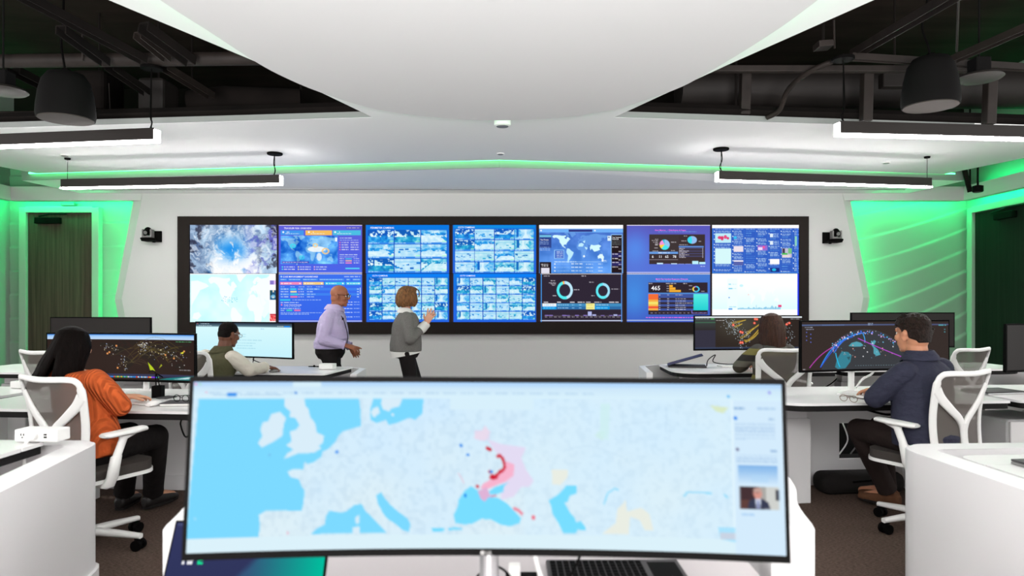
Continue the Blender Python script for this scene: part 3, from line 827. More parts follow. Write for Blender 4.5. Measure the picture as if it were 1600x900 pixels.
# --- top row
p = Pic(136, 76, 3, (190, 225, 250))
H, W = p.H, p.W
a = noise(W, H, 4, 5, 11); b = noise(W, H, 7, 5, 12); c = noise(W, H, 14, 4, 13)
Y, X = np.mgrid[0:H, 0:W]; X = X / W; Y = Y / H
xi = np.clip(((X + 0.14 * (a - 0.5)) * (W - 1)).astype(int), 0, W - 1); yi = np.clip(((Y + 0.3 * (b - 0.5)) * (H - 1)).astype(int), 0, H - 1)
sw = noise(W, H, 5, 6, 14, gain=0.68)[yi, xi]
ridge = 1 - abs(2 * noise(W, H, 6, 5, 15, gain=0.65)[yi, xi] - 1)
v = np.clip(0.25 + 0.75 * sw + 0.35 * (ridge - 0.5), 0, 1)
day = np.exp(-((X - 0.5) / 0.27) ** 4) * np.clip(Y * 1.5 + 0.12, 0, 1)
base = np.array([44, 62, 108]) + (np.array([196, 226, 250]) - np.array([44, 62, 108])) * v[:, :, None] ** 1.15
blue = np.array([20, 130, 225]) + (np.array([255, 255, 255]) - np.array([20, 130, 225])) * np.clip((v * 1.9 - 0.55), 0, 1)[:, :, None]
img = base * (1 - day[:, :, None]) + blue * day[:, :, None]
wh = np.clip((Y - 0.55) * 3.2 - ((X - 0.5) / 0.30) ** 4 * 1.4 + (sw - 0.42) * 3.0, 0, 1)[:, :, None]
img = img * (1 - wh) + 255.0 * wh
pw_ = (np.clip((X - 0.60) * 6, 0, 1) * np.clip((0.60 - sw) * 5, 0, 1) * 0.62)[:, :, None]
img = img * (1 - pw_) + np.array([92, 78, 205]) * pw_
dn = noise(W, H, 9, 5, 16)
dk = (np.clip(abs(X - 0.5) * 6 - 1.35, 0, 1) * np.clip((dn - 0.56) * 9, 0, 1) * 0.7)[:, :, None]
img = img * (1 - dk) + np.array([40, 38, 56]) * dk
st_ = (np.clip((noise(W, H, 26, 3, 17)[yi, xi] - 0.62) * 8, 0, 1) * 0.55)[:, :, None]
img = img * (1 - st_) + np.array([238, 246, 255]) * st_
bl = (np.exp(-((X - 0.47) / 0.17) ** 2 - ((Y - 0.5) / 0.22) ** 2) * np.clip((ridge - 0.45) * 4, 0, 1) * 0.9)[:, :, None]
img = img * (1 - bl) + np.array([16, 138, 236]) * bl
p.a = img
add_panel(p, [], 'display showing a blue and white satellite picture')

p = Pic(136, 76, 3, (78, 92, 222)); p.grad(0, 0, 136, 76, (98, 96, 218), (74, 100, 232))
p.rect(0, 0, 136, 1.2, (220, 215, 240)); p.rect(0, 74, 136, 75.2, (190, 190, 225))
p.rect(108, 3.4, 131, 6.4, (70, 66, 170)); p.words(109, 4.2, 130, 1.2, (240, 230, 250))
p.rect(6, 8.5, 42, 16, (66, 150, 236)); p.rect(44.5, 8.5, 86, 16.2, (246, 190, 96)); p.rect(87.5, 8.5, 131, 16.2, (76, 190, 226))
for x in (13, 53, 94): p.words(x, 13.4, x + 22, 1.0, (235, 245, 250)); p.dot(x - 3, 11.5, 1.5, (245, 250, 255))
p.rect(6, 17.5, 95, 61, (54, 132, 232))
nz = noise(267, 131, 6, 5, 3)
sl = p._sl(6, 17.5, 95, 61); p.a[sl] = np.array([40, 112, 226]) + nz[:p.a[sl].shape[0], :p.a[sl].shape[1], None] * np.array([70, 80, 25])
world(p, 6, 18, 95, 62, (150, 206, 246), 0.8, -50, 78)
sl = p._sl(6, 17.5, 95, 61); p.a[sl] = np.clip(p.a[sl] + (nz[:p.a[sl].shape[0], :p.a[sl].shape[1], None] - 0.5) * 70, 0, 255)
p.ell(62, 38, 14, 4.5, (255, 255, 252), 0.85); p.ell(66, 50, 4, 6, (255, 255, 252), 0.75)
p.ell(60, 32, 4.2, 3.4, (250, 205, 140), 0.85, 0.5); p.ell(76, 41, 6.2, 5, (250, 205, 140), 0.85, 0.55); p.ell(25, 33, 5, 3.8, (60, 225, 245), 0.7, 0.3); p.ell(39, 51, 4.5, 3.5, (60, 225, 245), 0.6, 0.3)
p.rect(8, 57, 50, 60, (70, 70, 190)); p.words(9, 57.9, 48, 1.1, (230, 230, 250))
p.rect(91, 20, 94, 26, (250, 252, 255))
for i in range(4):
    y = 27 + i * 3.7; p.dot(98.5, y + .6, .9, (250, 130, 170)); p.words(101, y, 112, 1.2, (235, 235, 250)); p.words(115, y, 128, 1.2, (235, 235, 250))
p.words(98, 20, 118, 1.2, (200, 215, 250)); p.words(98, 23.5, 127, 1.0, (170, 190, 245)); p.words(98, 46, 126, 1.4, (210, 225, 250)); p.words(98, 49.5, 125, 1.0, (180, 200, 245))
for i, cc in enumerate(((70, 215, 235), (250, 190, 150), (250, 140, 200))):
    p.rect(107, 52.2 + i * 3.2, 117, 53.8 + i * 3.2, cc); p.words(98, 52.4 + i * 3.2, 105, 1.1, (225, 235, 250)); p.words(120, 52.4 + i * 3.2, 129, 1.1, (225, 235, 250))
for i in range(6):
    x = 8 + (i % 3) * 25; y = 65 + (i // 3) * 3.8; p.dot(x + .6, y + .6, 1.0, [(90, 240, 230), (240, 230, 150), (250, 190, 220)][i % 3]); p.words(x + 3, y, x + 20, 1.2, (235, 240, 252))
p.rect(107, 67, 129, 69, (90, 220, 245))
add_panel(p, [('TRAVELER RISK OVERVIEW', 11, 6.6, 3.6, M_TXT, .02), ('152', 14.5, 12.6, 3.4, M_TXT, .02), ('6', 56, 12.6, 3.4, M_TXT, .02), ('2', 97, 12.6, 3.4, M_TXT, .02)], 'violet risk overview display with small world map', (3, 3))

add_panel(cams_panel(3, 3, 6, 8, 130, 75, (12, 120, 226), 2, [0, 0, 1, 1, 2, 1, 0, 2, 1]), [('PERIMETER CAMERAS', 10, 6, 3.9, M_TXT, .025)], 'blue display of nine perimeter camera pictures', (3, 3))
add_panel(cams_panel(4, 4, 6, 6.5, 130, 75, (20, 140, 224), 3, [0, 2, 0, 3, 0, 1, 2, 3, 2, 2, 1, 2, 2, 3, 1, 3]), [('CCTV CAMERAS', 11, 5.2, 3.6, M_TXT, .025)], 'blue display of sixteen camera pictures', (3, 3))

p = Pic(136, 76, 3, (82, 130, 222)); p.grad(0, 6, 136, 76, (74, 116, 205), (92, 156, 240))
p.rect(0, 0, 134, 6, (255, 253, 252)); p.rect(0, 6, 134, 12, (112, 176, 246)); p.rect(48, 7.2, 85, 11, (52, 58, 130)); p.dot(89, 9, 1.2, (250, 252, 255)); p.dot(5, 9, 1.2, (250, 252, 255))
nz = noise(p.W, p.H, 8, 3, 5); p.a[36:] += ((nz - 0.5) * 34)[36:, :, None]
world(p, 22, 12, 110, 62, (110, 165, 236), 0.75, -60, 82)
cont = [(LAND[0], (214, 250, 255)), (LAND[3], (190, 236, 252)), (LAND[8], (225, 250, 255))]
for pl, c in cont: p.poly([(22 + 88 * (lo + 170) / 350, 12 + 50 * (82 - la) / 142) for lo, la in pl], c)
p.poly([(83, 31), (88, 32), (95, 31), (99, 33), (96, 36), (97, 39), (92, 41), (88, 42), (84, 37), (82, 40), (81, 35)], (212, 250, 255))
p.poly([(64, 30), (68, 28), (72, 30), (70, 34), (66, 34), (63, 34)], (190, 235, 255)); p.poly([(70, 26), (74, 24), (73, 29)], (190, 235, 255)); p.poly([(73, 34), (78, 36), (76, 39), (74, 37)], (190, 235, 255)); p.dot(72, 49, 1.6, (240, 252, 255)); p.dot(101, 55.5, 1.8, (245, 252, 255)); p.words(103, 55, 108, 1.2, (235, 245, 255))
p.rect(2.5, 15, 21, 36, (48, 70, 140)); p.rect(2.5, 16, 21, 19.5, (112, 190, 226)); 
for i in range(3): p.words(3.5, 26 + i * 1.9, 17, .9, (150, 180, 230))
for i in range(3): p.words(3.5, 34.5 + i * 2.2, 19, 1.0, (170, 195, 240))
p.rect(2.5, 58, 20.5, 76, (36, 26, 34)); p.words(5, 61, 17, 1.2, (240, 240, 240)); p.words(6, 63.4, 16, 1.2, (240, 240, 240)); p.rect(5, 67, 18, 76, (228, 224, 238))
p.rect(25.5, 39, 41, 53, (150, 200, 246)); p.rect(26.5, 40, 40, 52, (64, 104, 200))
for i in range(4): p.words(29, 41.8 + i * 2.6, 38.5, 1.1, (230, 240, 255))
p.rect(114, 15, 132, 75, (150, 200, 246)); p.rect(115, 16, 131, 75, (38, 26, 30))
p.rect(108.5, 17.5, 114, 25, (225, 245, 255)); p.rect(109.8, 19, 112, 20.4, (40, 60, 120))
for i in range(5): p.words(116, 24 + i * 1.7, 129, .8, (110, 120, 120))
for i, (a_, b_) in enumerate(((34, 45), (45, 52), (52, 58), (58, 65), (65, 72))):
    if i % 2: p.rect(115, a_ - 1, 131, b_ - 1, (48, 44, 100))
    p.words(116, a_, 126, 1.2, (240, 235, 240)); p.words(126, b_ - 4.0, 130, 1.2, (240, 235, 240))
p.rect(25, 57.5, 108, 58, (160, 205, 250)); p.words(26, 57, 60, 1.2, (220, 240, 255))
for i in range(3):
    y = 60.5 + i * 5.4; p.dot(26.5, y + .6, 1.1, (240, 250, 255)); p.words(29, y, 50, .9, (150, 195, 245)); p.words(52, y - .4, 70, 1.5, (225, 240, 255)); p.words(75, y, 86, 1.4, (200, 225, 252)); p.words(94, y - .3, 101, 1.6, (210, 232, 255))
add_panel(p, [('Top Threats', 3.6, 24.2, 2.6, M_TXT, .03), ('Top Targeted', 116, 20.4, 2.6, M_TXT, .03), ('Industries', 116, 22.9, 2.6, M_TXT, .03)], 'pale blue threat map display with world map', (2, 3))

p = Pic(136, 76, 3, (84, 102, 205)); p.grad(0, 0, 136, 76, (92, 88, 186), (88, 116, 216))
X, Y = p.grid(); g = np.exp(-(((X - 16) / 22) ** 2 + ((Y - 38) / 26) ** 2)); p.a = p.a + (np.array([86, 142, 236]) - p.a) * g[:, :, None] * 0.85
p.rect(0, 0, 136, 1.2, (235, 230, 245)); p.rect(0, 73.6, 136, 75, (215, 212, 240))
p.words(52, 10.4, 112, 1.1, (110, 165, 232))
p.rect(38, 15, 125, 61.5, (62, 50, 52)); p.rect(38, 15, 84, 41.5, (64, 54, 55))
p.ell(62, 31, 8, 8, (120, 220, 248)); p.ell(62, 31, 8, 8, (150, 196, 240), 1, 0, 0, 120); p.ell(62, 31, 8, 8, (70, 232, 240), 1, 0, 120, 220); p.ell(62, 31, 8, 8, (250, 210, 70), 1, 0, 220, 268); p.ell(62, 31, 8, 8, (246, 150, 222), 1, 0, 268, 335); p.ell(62, 31, 8, 8, (40, 200, 225), 1, 0, 335, 360)
p.ell(105, 23.6, 7.4, 6, (150, 190, 240)); p.ell(105, 23.6, 7.4, 6, (60, 222, 240), 1, 0, 190, 345)
for x, y, x1 in ((47, 22, 52), (42, 24, 52), (44, 26.5, 52), (47, 29, 52), (47, 30.8, 52), (46, 35.6, 52), (43, 40.4, 52), (72, 26.6, 80), (72, 39.6, 78), (92, 17, 97), (88, 24.6, 96), (115, 25.2, 119), (84.5, 30.6, 98)): p.words(x, y, x1, 1.1, (215, 210, 215))
p.rect(38, 42, 83, 45.2, (104, 156, 226)); p.words(52, 43, 70, 1.3, (235, 240, 250))
p.rect(84, 33, 123, 35.5, (96, 140, 216))
for i in range(8):
    if i % 2 == 0: p.rect(84, 36 + i * 2.0, 123, 38 + i * 2.0, (72, 70, 104))
    p.words(84.6, 36.4 + i * 2.0, RS.uniform(91, 100), 1.0, (225, 222, 232)); p.rect(121, 36.4 + i * 2, 122, 37.4 + i * 2, (235, 232, 240))
p.rect(38, 54, 83, 54.5, (150, 140, 150))
for x, h, c in ((50, 2.2, (205, 238, 255)), (61, .9, (128, 116, 196)), (72, 1.6, (205, 230, 250)), (83, .8, (150, 160, 220)), (94, .8, (150, 160, 220)), (105, 5.2, (188, 240, 255)), (116, 3.4, (188, 240, 255))): p.rect(x, 61.5 - h, x + 9.6, 61.5, c)
p.words(118, 64, 125, 1.2, (205, 215, 245))
add_panel(p, [('Alert Metrics — Distribution & Stages', 46.5, 9.4, 3.15, M_TXTP, .02), ('6', 42, 51.6, 5.6, M_TXT, .04), ('11', 52.5, 51.6, 5.6, M_TXT, .04), ('65', 62.6, 51.6, 5.6, M_TXT, .04), ('78', 74.6, 51.6, 5.6, M_TXT, .04)], 'violet alert metrics display with pie charts', (3, 3))

p = Pic(136, 76, 3, (48, 100, 205))
p.rect(0, 0, 136, 5.5, (255, 253, 255)); p.rect(0, 5.5, 136, 76, (60, 116, 216))
for k, (x0, x1) in enumerate(((5, 30), (34, 49), (53, 67.5), (71.5, 86.5), (90.5, 105.5), (109.5, 124.5), (128.5, 136))):
    p.rect(x0 - 2.5, 5.5, x1 + 1, 76, (52, 96, 196))
    p.words(x0, 6.4, x1, 1.1, (170, 205, 250)); y = 9.5
    while y < 73:
        t = RS.rand()
        if t < 0.6:
            nl = RS.randint(2, 5); p.dot(x0 - 1.2, y + .6, .9, (225, 240, 252))
            for i in range(nl):
                p.words(x0 + (0.2 if i else 1), y, x1 - RS.uniform(0, 3), 1.25, (165, 196, 236), .9); y += 1.7
        elif t < 0.8:
            p.words(x0, y, x1, .8, (90, 150, 228)); y += 2
        else:
            p.words(x0, y, x0 + (x1 - x0) * .6, .9, (120, 190, 245)); y += 2.6
        y += 1.2
p.rect(5, 13.5, 30, 28, (190, 236, 248)); p.ell(12, 20, 3, 2.5, (226, 70, 120)); p.ell(16, 21, 2.4, 3.4, (220, 60, 110)); p.ell(21, 19, 2.6, 3, (230, 80, 130)); p.ell(25, 21, 2, 2, (226, 70, 120))
p.rect(5, 37, 30, 61, (214, 248, 250)); p.rect(34, 33.5, 49, 42, (238, 226, 236)); p.rect(71.5, 32, 86.5, 40, (150, 110, 210)); p.rect(72, 35, 79, 39.5, (240, 220, 250)); p.dot(81, 35, 2, (240, 90, 160)); p.rect(34, 55.5, 49, 57.4, (245, 240, 250)); p.rect(34, 57.4, 49, 63, (90, 100, 170))
p.rect(90.5, 14, 95.5, 19.5, (225, 240, 252)); p.rect(90.5, 25.5, 95.5, 31, (225, 240, 252)); p.rect(90.5, 53.5, 105.5, 61.5, (252, 252, 255)); p.rect(91, 67.5, 105.5, 73.5, (30, 50, 130)); p.ell(97, 70, 3.4, 2, (40, 190, 235)); p.rect(34, 18, 38.5, 22, (60, 190, 240))
p.rect(109.5, 36.5, 124.5, 51, (196, 190, 214)); p.rect(119, 36.5, 124.5, 45, (120, 196, 130)); p.rect(109.5, 44, 118, 46.5, (80, 190, 90)); p.rect(110, 37, 114, 44, (70, 60, 80)); p.rect(110, 47, 122, 51, (230, 215, 220)); p.rect(129.5, 18, 134, 33, (140, 210, 190))
p.rect(0, 74, 136, 76, (64, 130, 220)); p.rect(132.6, 5.5, 134, 76, (60, 120, 240))
add_panel(p, [], 'blue news feed display of narrow text columns', (0, 0))

# --- bottom row
p = Pic(136, 76, 3, (205, 252, 254)); nz = noise(p.W, p.H, 5, 3, 21)
p.a = np.array([196, 250, 255]) + nz[:, :, None] * np.array([30, 6, 0]); p.rect(0, 0, 136, 1.6, (252, 253, 255))
lp_ = noise(p.W, p.H, 6, 4, 22)
for pl, o_ in ((LAND[0], 0), (LAND[2], 0), (LAND[3], 0), (LAND[5], 0), (LAND[4], 0)):
    p.poly([(28 + (lo + 170) * .40, 62 - la * .80) for lo, la in pl], (250, 254, 255), .95)
p.poly([(2, 12), (12, 11), (20, 14), (26, 16), (30, 20), (22, 24), (16, 26), (12, 34), (6, 44), (3, 50), (2, 70)], (250, 254, 255), .9); p.poly([(6, 62), (14, 60), (18, 66), (12, 72), (4, 70)], (250, 254, 255), .9); p.poly([(104, 22), (118, 12), (124, 20), (124, 60), (116, 70), (108, 60), (98, 50), (98, 42), (106, 36)], (248, 254, 255), .8)
for _ in range(26): p.dot(50 + RS.rand() * 24, 36 + RS.rand() * 9, .55, (60, 190, 225), .8)
p.rect(124, 0, 134.5, 76, (253, 252, 254)); p.rect(125, 11, 136.5 - 2, 17.5, (140, 120, 205)); p.rect(131, 11, 134.5, 17.5, (226, 190, 246))
p.rect(125, 26, 134.5, 41, (40, 90, 130)); p.rect(125, 26, 127.5, 34, (24, 70, 70)); p.ell(130, 36, 3.5, 3, (120, 190, 226)); p.dot(130, 37, 1.2, (250, 230, 210)); p.rect(129, 26, 131.5, 29.5, (235, 225, 200))
p.rect(125, 63, 134.5, 74, (196, 40, 60)); sl = p._sl(125, 65, 134.5, 74); p.a[sl] = np.array([220, 30, 44]) + noise(p.a[sl].shape[1], p.a[sl].shape[0], 4, 2, 4)[:, :, None] * np.array([35, 130, 110])
add_panel(p, [], 'very pale map display with thumbnails at its right', (0, 2))

p = Pic(136, 76, 3, (62, 104, 234)); p.grad(0, 0, 136, 76, (72, 118, 240), (58, 88, 222))
p.rect(0, 0, 136, 1.2, (205, 210, 235)); p.rect(0, 73.5, 136, 75, (180, 190, 230)); p.rect(4.5, 2, 131, 72, (54, 110, 238), .6)
p.dot(7, 5, 1.3, (190, 225, 255)); p.words(105, 4.2, 130, 1.6, (225, 235, 255))
for a_, b_ in ((5, 16), (18, 38), (40, 64), (66, 105), (108, 115), (118, 131)): p.rect(a_, 8.2, b_, 11, (76, 150, 240)); p.words(a_ + 1, 9, b_ - 2, 1.1, (200, 225, 255))
for a_, b_, c in ((5, 39, (244, 140, 186)), (41, 73, (246, 206, 130)), (75, 106, (66, 200, 240)), (108, 131, (84, 206, 238))): p.rect(a_, 13.4, b_, 17.8, c); p.words(a_ + 6, 15, a_ + 18, 1.4, (255, 250, 250)); p.dot(a_ + 3, 15.6, 1.1, (255, 250, 250)); p.rect(b_ - 4, 14.8, b_ - 2, 16.6, (255, 250, 250))
for i in range(5): p.words((6, 21, 34, 47, 61)[i], 20.2, (12, 28, 43, 55, 73)[i], 1.1, (190, 215, 252))
for i in range(4):
    y = 23.7 + i * 4.0
    if i % 2 == 0: p.rect(5, y - 1, 129, y + 2.6, (70, 150, 244), .55)
    p.words(6, y, 18, 1.4, (225, 238, 255)); p.rect(21, y - .3, (30, 31, 33, 32)[i], y + 1.9, ((70, 210, 236), (248, 226, 160), (70, 210, 226), (246, 120, 170))[i]); p.dot(34.5, y + .8, .8, (250, 170, 190)); p.words(36.5, y, 42, 1.2, (225, 235, 255)); p.words(47, y, (66, 56, 60, 58)[i], 1.3, (215, 232, 255)); p.rect(125, y, 128, y + 1.4, (200, 225, 255))
p.rect(5, 40, 21, 42.8, (60, 190, 240)); p.words(24, 40.6, 70, 1.2, (190, 215, 252)); p.rect(129.6, 22, 130.6, 32, (225, 235, 255))
p.words(6, 44.6, 34, 1.5, (215, 230, 255)); p.dot(7.5, 48.8, 1.3, (250, 130, 180)); p.words(11, 51, 36, 1.1, (180, 205, 250)); p.words(6, 54, 37, 1.2, (200, 220, 252)); p.rect(15, 56.4, 24, 58.6, (60, 210, 190)); p.rect(27, 56.4, 37, 58.6, (240, 120, 170)); p.words(6, 57, 12, 1.2, (200, 220, 252)); p.words(6, 60.5, 70, 1.1, (180, 205, 250)); p.words(6, 62.8, 50, 1.1, (180, 205, 250))
for y in (44, 48, 54, 60, 67): p.words(104, y, 118, 1.2, (210, 226, 255)); p.words(120, y, 130, 1.0, (180, 205, 250))
add_panel(p, [('CASE MANAGEMENT DASHBOARD', 9.5, 6.2, 3.5, M_TXT, .02), ('Access Control Anomaly', 11, 49.8, 2.7, M_TXT, .03)], 'blue case dashboard display with pink and yellow tiles', (3, 3))

ky = [0, 2, 2, 2, 2, 3, 1, 1, 2, 3, 2, 1, 1, 2, 1, 2, 2, 3, 0, 1, 2, 3, 1, 0, 0, 1, 2, 1, 2, 3]
add_panel(cams_panel(6, 5, 8, 6.5, 131, 72.5, (14, 128, 246), 5, ky), [('CCTV CAMERAS', 13, 4.6, 3.3, M_TXT, .025)], 'blue display of thirty camera pictures behind the woman', (4, 3))
p = cams_panel(6, 5, 9, 6.5, 132, 72.5, (14, 128, 246), 6, ky[::-1])
add_panel(p, [('CCTV CAMERAS', 14, 4.6, 3.3, M_TXT, .025)], 'blue display of thirty camera pictures at the middle', (4, 3))

p = Pic(136, 76, 3, (48, 40, 54)); p.rect(0, 0, 136, 1.5, (212, 204, 205)); p.rect(0, 72.6, 136, 74.2, (196, 205, 230))
p.words(9, 3.4, 19, 1.3, (190, 185, 195)); p.words(68, 3.2, 75, 1.5, (235, 230, 240))
p.ell(42, 26.2, 12.6, 14.2, (120, 234, 250)); p.ell(42, 26.2, 12.6, 14.2, (190, 232, 250), 1, 0, 5, 165); p.ell(42, 26.2, 12.6, 14.2, (84, 236, 240), 1, 0, 165, 345); p.ell(42, 26.2, 12.6, 14.2, (250, 205, 60), 1, 0, 345, 354); p.ell(42, 26.2, 12.6, 14.2, (246, 140, 190), 1, 0, 354, 361); p.ell(42, 26.2, 8.6, 9.6, (50, 42, 60))
p.ell(101.5, 27.2, 11, 12.4, (96, 234, 245)); p.ell(101.5, 27.2, 11, 12.4, (160, 226, 250), 1, 0, 0, 150); p.ell(101.5, 27.2, 7.4, 8.2, (50, 42, 58))
for x, y, x1 in ((20, 10.6, 28), (17, 14, 28), (20, 15.8, 28), (22, 17.6, 28), (23, 34, 28.5), (56, 24.6, 65), (80, 13, 88), (83.5, 34, 88.5), (114.5, 23.6, 127)): p.words(x, y, x1, 1.3, (200, 196, 205))
for i, (x, x1) in enumerate(((9, 16), (30, 36), (50, 58), (62, 73), (75, 83), (88, 99), (111, 126))): p.words(x, 44, x1, 1.6, (242, 240, 245))
p.rect(7, 46.6, 28.5, 51.4, (246, 248, 250)); p.rect(7, 51.4, 28.5, 56, (20, 160, 235)); p.rect(28.5, 46.6, 130, 51.4, (66, 140, 190)); p.rect(28.5, 51.4, 130, 56, (48, 108, 166)); p.rect(75, 46.6, 88.5, 56, (244, 236, 150)); p.rect(88.5, 51.4, 112, 56, (16, 150, 226))
for y in (48.4, 53): p.words(9, y, 26, 1.2, (150, 200, 235)); p.words(31, y, 48, 1.2, (170, 215, 245)); p.words(53, y, 57, 1.2, (150, 205, 240)); p.words(64, y, 68, 1.2, (160, 210, 245)); p.words(76.5, y, 86, .9, (205, 190, 80)); p.words(91, y, 110, 1.3, (170, 220, 250))
p.rect(10, 65.8, 130, 66.2, (120, 110, 120))
for x, h in ((11, 1.2), (17.5, 1.3), (38, 1.4), (44, 1.0), (58, 1.2), (71, 1.3), (78, 6.6), (85, 2.4), (98, 1.1), (111, 1.1), (118, 2.4), (125, 1.2)): p.rect(x, 66 - h, x + 6, 66, (180, 186, 236) if h > 2 else (140, 120, 200))
for i in range(17): p.words(11 + i * 7, 67.4, 15.4 + i * 7, 1.0, (190, 185, 190))
add_panel(p, [], 'dark charts display with two ring charts', (4, 4))
p = PANELS.pop(); arr = p[0]; arr[:, 7:9] = (70, 150, 230); arr[:, -9:-7] = (90, 150, 230); PANELS.append((arr, p[1], p[2]))

p = Pic(136, 76, 3, (72, 118, 208)); p.grad(0, 0, 136, 76, (70, 124, 210), (66, 92, 194))
X, Y = p.grid(); g = np.exp(-(((X - 15) / 20) ** 2 + ((Y - 36) / 30) ** 2)); p.a = p.a + (np.array([70, 146, 230]) - p.a) * g[:, :, None] * 0.8
p.rect(0, 0, 136, 1.2, (225, 222, 235)); p.rect(0, 72.4, 136, 73.8, (190, 205, 235))
p.words(49, 10.6, 106, 1.3, (104, 170, 228)); p.rect(36.5, 14, 129, 64, (50, 40, 48)); p.words(37, 15, 43, 1.2, (225, 222, 230)); p.words(64, 15, 80, 1.2, (225, 222, 230)); p.words(91, 15, 97, 1.2, (225, 222, 230))
for i, w_ in enumerate((5, 9.4, 18)): p.rect(69.5, 18 + i * 3.8, 69.5 + w_, 21.4 + i * 3.8, (248, 178, 56)); p.words(65, 19.2 + i * 3.8, 68.5, 1, (210, 205, 210))
p.ell(111, 24.4, 5.6, 4.8, (70, 206, 245)); p.ell(111, 24.4, 5.6, 4.8, (190, 130, 240), 1, 0, 320, 361); p.ell(111, 24.4, 5.6, 4.8, (250, 220, 90), 1, 0, 225, 320); p.ell(111, 24.4, 3.5, 3.0, (50, 40, 50)); p.words(100, 18.6, 106, 1, (200, 195, 205)); p.words(100, 24.2, 104, 1, (200, 195, 205)); p.words(119, 27.2, 125, 1, (200, 195, 205))
p.rect(36.5, 30, 129, 32, (84, 140, 214))
for i in range(7):
    y = 32 + (0 if i == 0 else 2.8 + i * 3.3); hh = 6.0 if i == 0 else 3.3
    p.rect(52, y, 107, y + hh, (66, 86, 156) if i % 2 == 0 else (54, 44, 56))
    p.words(53, y + .9, 55.5, 1.1, (220, 220, 235)); p.words(66, y + .9, 69, 1.1, (220, 220, 235)); p.words(78.5, y + .9, (90, 95, 95, 106, 95, 95, 95)[i], 1.1, (210, 212, 228))
for y0_, y1_, c in ((32, 40.5, (244, 112, 56)), (40.5, 44, (246, 172, 70)), (44, 48, (244, 226, 110)), (48, 51, (246, 190, 80)), (51, 54.2, (240, 84, 56)), (54.2, 57.6, (246, 178, 76))): p.rect(36.5, y0_, 52, y1_, c)
p.grad(107, 32, 130, 57.4, (90, 236, 226), (40, 208, 210))
for i in range(14): p.words(40 + i * 6.4, 61, 43.6 + i * 6.4, 1.0, (170, 160, 190))
for i in range(40): x = 104 + i * .6; hh = abs(math.sin(i * 1.7)) * 1.6 + (4.4 if i in (0, 1) else 0); p.rect(x, 62.4 - hh, x + .5, 62.4, (140, 120, 226))
p.words(32.5, 68, 130, 1.3, (235, 110, 225), 1.0)
add_panel(p, [('465', 41, 26.0, 9.6, M_TXT, .05), ('Multi-Tier Incident Response Channels', 48, 9.8, 3.2, M_TXTP, .02)], 'blue incident channels display with large number and orange bars', (3, 3))

p = Pic(136, 76, 3, (230, 254, 255)); X, Y = p.grid()
p.a = np.array([255, 255, 255]) - (np.clip((Y - 16) / 60, 0, 1) * (Y < 56))[:, :, None] * np.array([46, 4, 0])
p.rect(0, 56.5, 134, 76, (255, 255, 255)); p.rect(0, 0, 134, 6, (255, 255, 255))
p.rect(24, 8, 40, 56, (240, 254, 255), .8)
for y, w_, c in ((16, 4, (150, 222, 240)), (22.6, 6, (120, 205, 236)), (36.6, 1.6, (30, 130, 226)), (54.4, 6, (60, 150, 235))): p.rect(26, y, 26 + w_, y + 1.8, c)
p.words(32, 16.4, 38, 1, (190, 235, 245)); p.words(32, 23, 38, 1, (190, 235, 245)); p.words(27, 51.4, 38, 1.2, (150, 220, 240))
world(p, 42, 12, 110, 50, (252, 255, 255), .8)
sp_ = noise(200, 4, 40, 2, 31)[0]
for i in range(116): hh = 1.5 + 6 * sp_[i] * (i / 116.0 + 0.1) + (6 if i in (50, 51) else 0) * .8; p.rect(40 + i * .58, 56 - hh, 40.5 + i * .58, 56, (136, 200, 232))
p.rect(103.5, 49, 108.5, 52.4, (236, 60, 120)); p.dot(57, 33, .9, (255, 205, 200)); p.ell(46, 19, 3, 2, (170, 240, 250), .6)
p.rect(133.2, 0, 136, 76, (50, 70, 240))
add_panel(p, [], 'white map display with small bar graph', (0, 0))

# ------------------------------------------------------------------ the video wall
YF = 9.42
def Vx(px): return (px - 800) / F * YF
def Vz(py): return EYE - (py - HZ) / F * YF
vw = thing('video_wall', 'large black-framed video wall of fourteen displays on the back wall', 'video wall', (Vx(770.5), YF, Vz(428)))
def L(px, py, y=0.0): return Vector((Vx(px) - vw.location.x, y, Vz(py) - vw.location.z))
fr = MB()
o0 = L(277, 338); o1 = L(1264, 522); i0 = L(295.5, 351); i1 = L(1249.5, 503.5)
for x0, x1, z0, z1 in ((o0.x, o1.x, i0.z, o0.z), (o0.x, o1.x, o1.z, i1.z), (o0.x, i0.x, i1.z, i0.z), (i1.x, o1.x, i1.z, i0.z)):
    fr.box(((x0 + x1) / 2, 0.04, (z0 + z1) / 2), (x1 - x0, 0.085, z1 - z0))
fr.build('surround_frame', M_FRAME, vw)
MB().box(((i0.x + i1.x) / 2, 0.055, (i0.z + i1.z) / 2), (i1.x - i0.x, 0.04, i1.z - i0.z)).build('backing_plate', M_BLACK, vw)
pw = (i1.x - i0.x) / 7; ph_ = (i0.z - i1.z) / 2
for k, (arr, texts, label) in enumerate(PANELS):
    i = k % 7; j = k // 7
    x0 = i0.x + i * pw; z1 = i0.z - j * ph_
    g = 0.002
    d = picture_mesh('display_panel', arr, lambda u, v: (x0 + g + (pw - 2 * g) * u, 0.02, z1 - g - (ph_ - 2 * g) * v), M_SCR, vw)
    d['label'] = label
    if texts:
        m = MB(); ml = []
        for body, tx, ty, size, mat, bold in texts:
            if mat not in ml: ml.append(mat)
            m.cur = ml.index(mat)
            vs, fs = text_geo(body, size, bold * 0.5)
            m.add([(x0 + pw * (tx + vx) / 136, 0.018, z1 - ph_ * (ty - vy) / 76) for vx, vy in vs], fs)
        m.build('screen_lettering', ml, d)
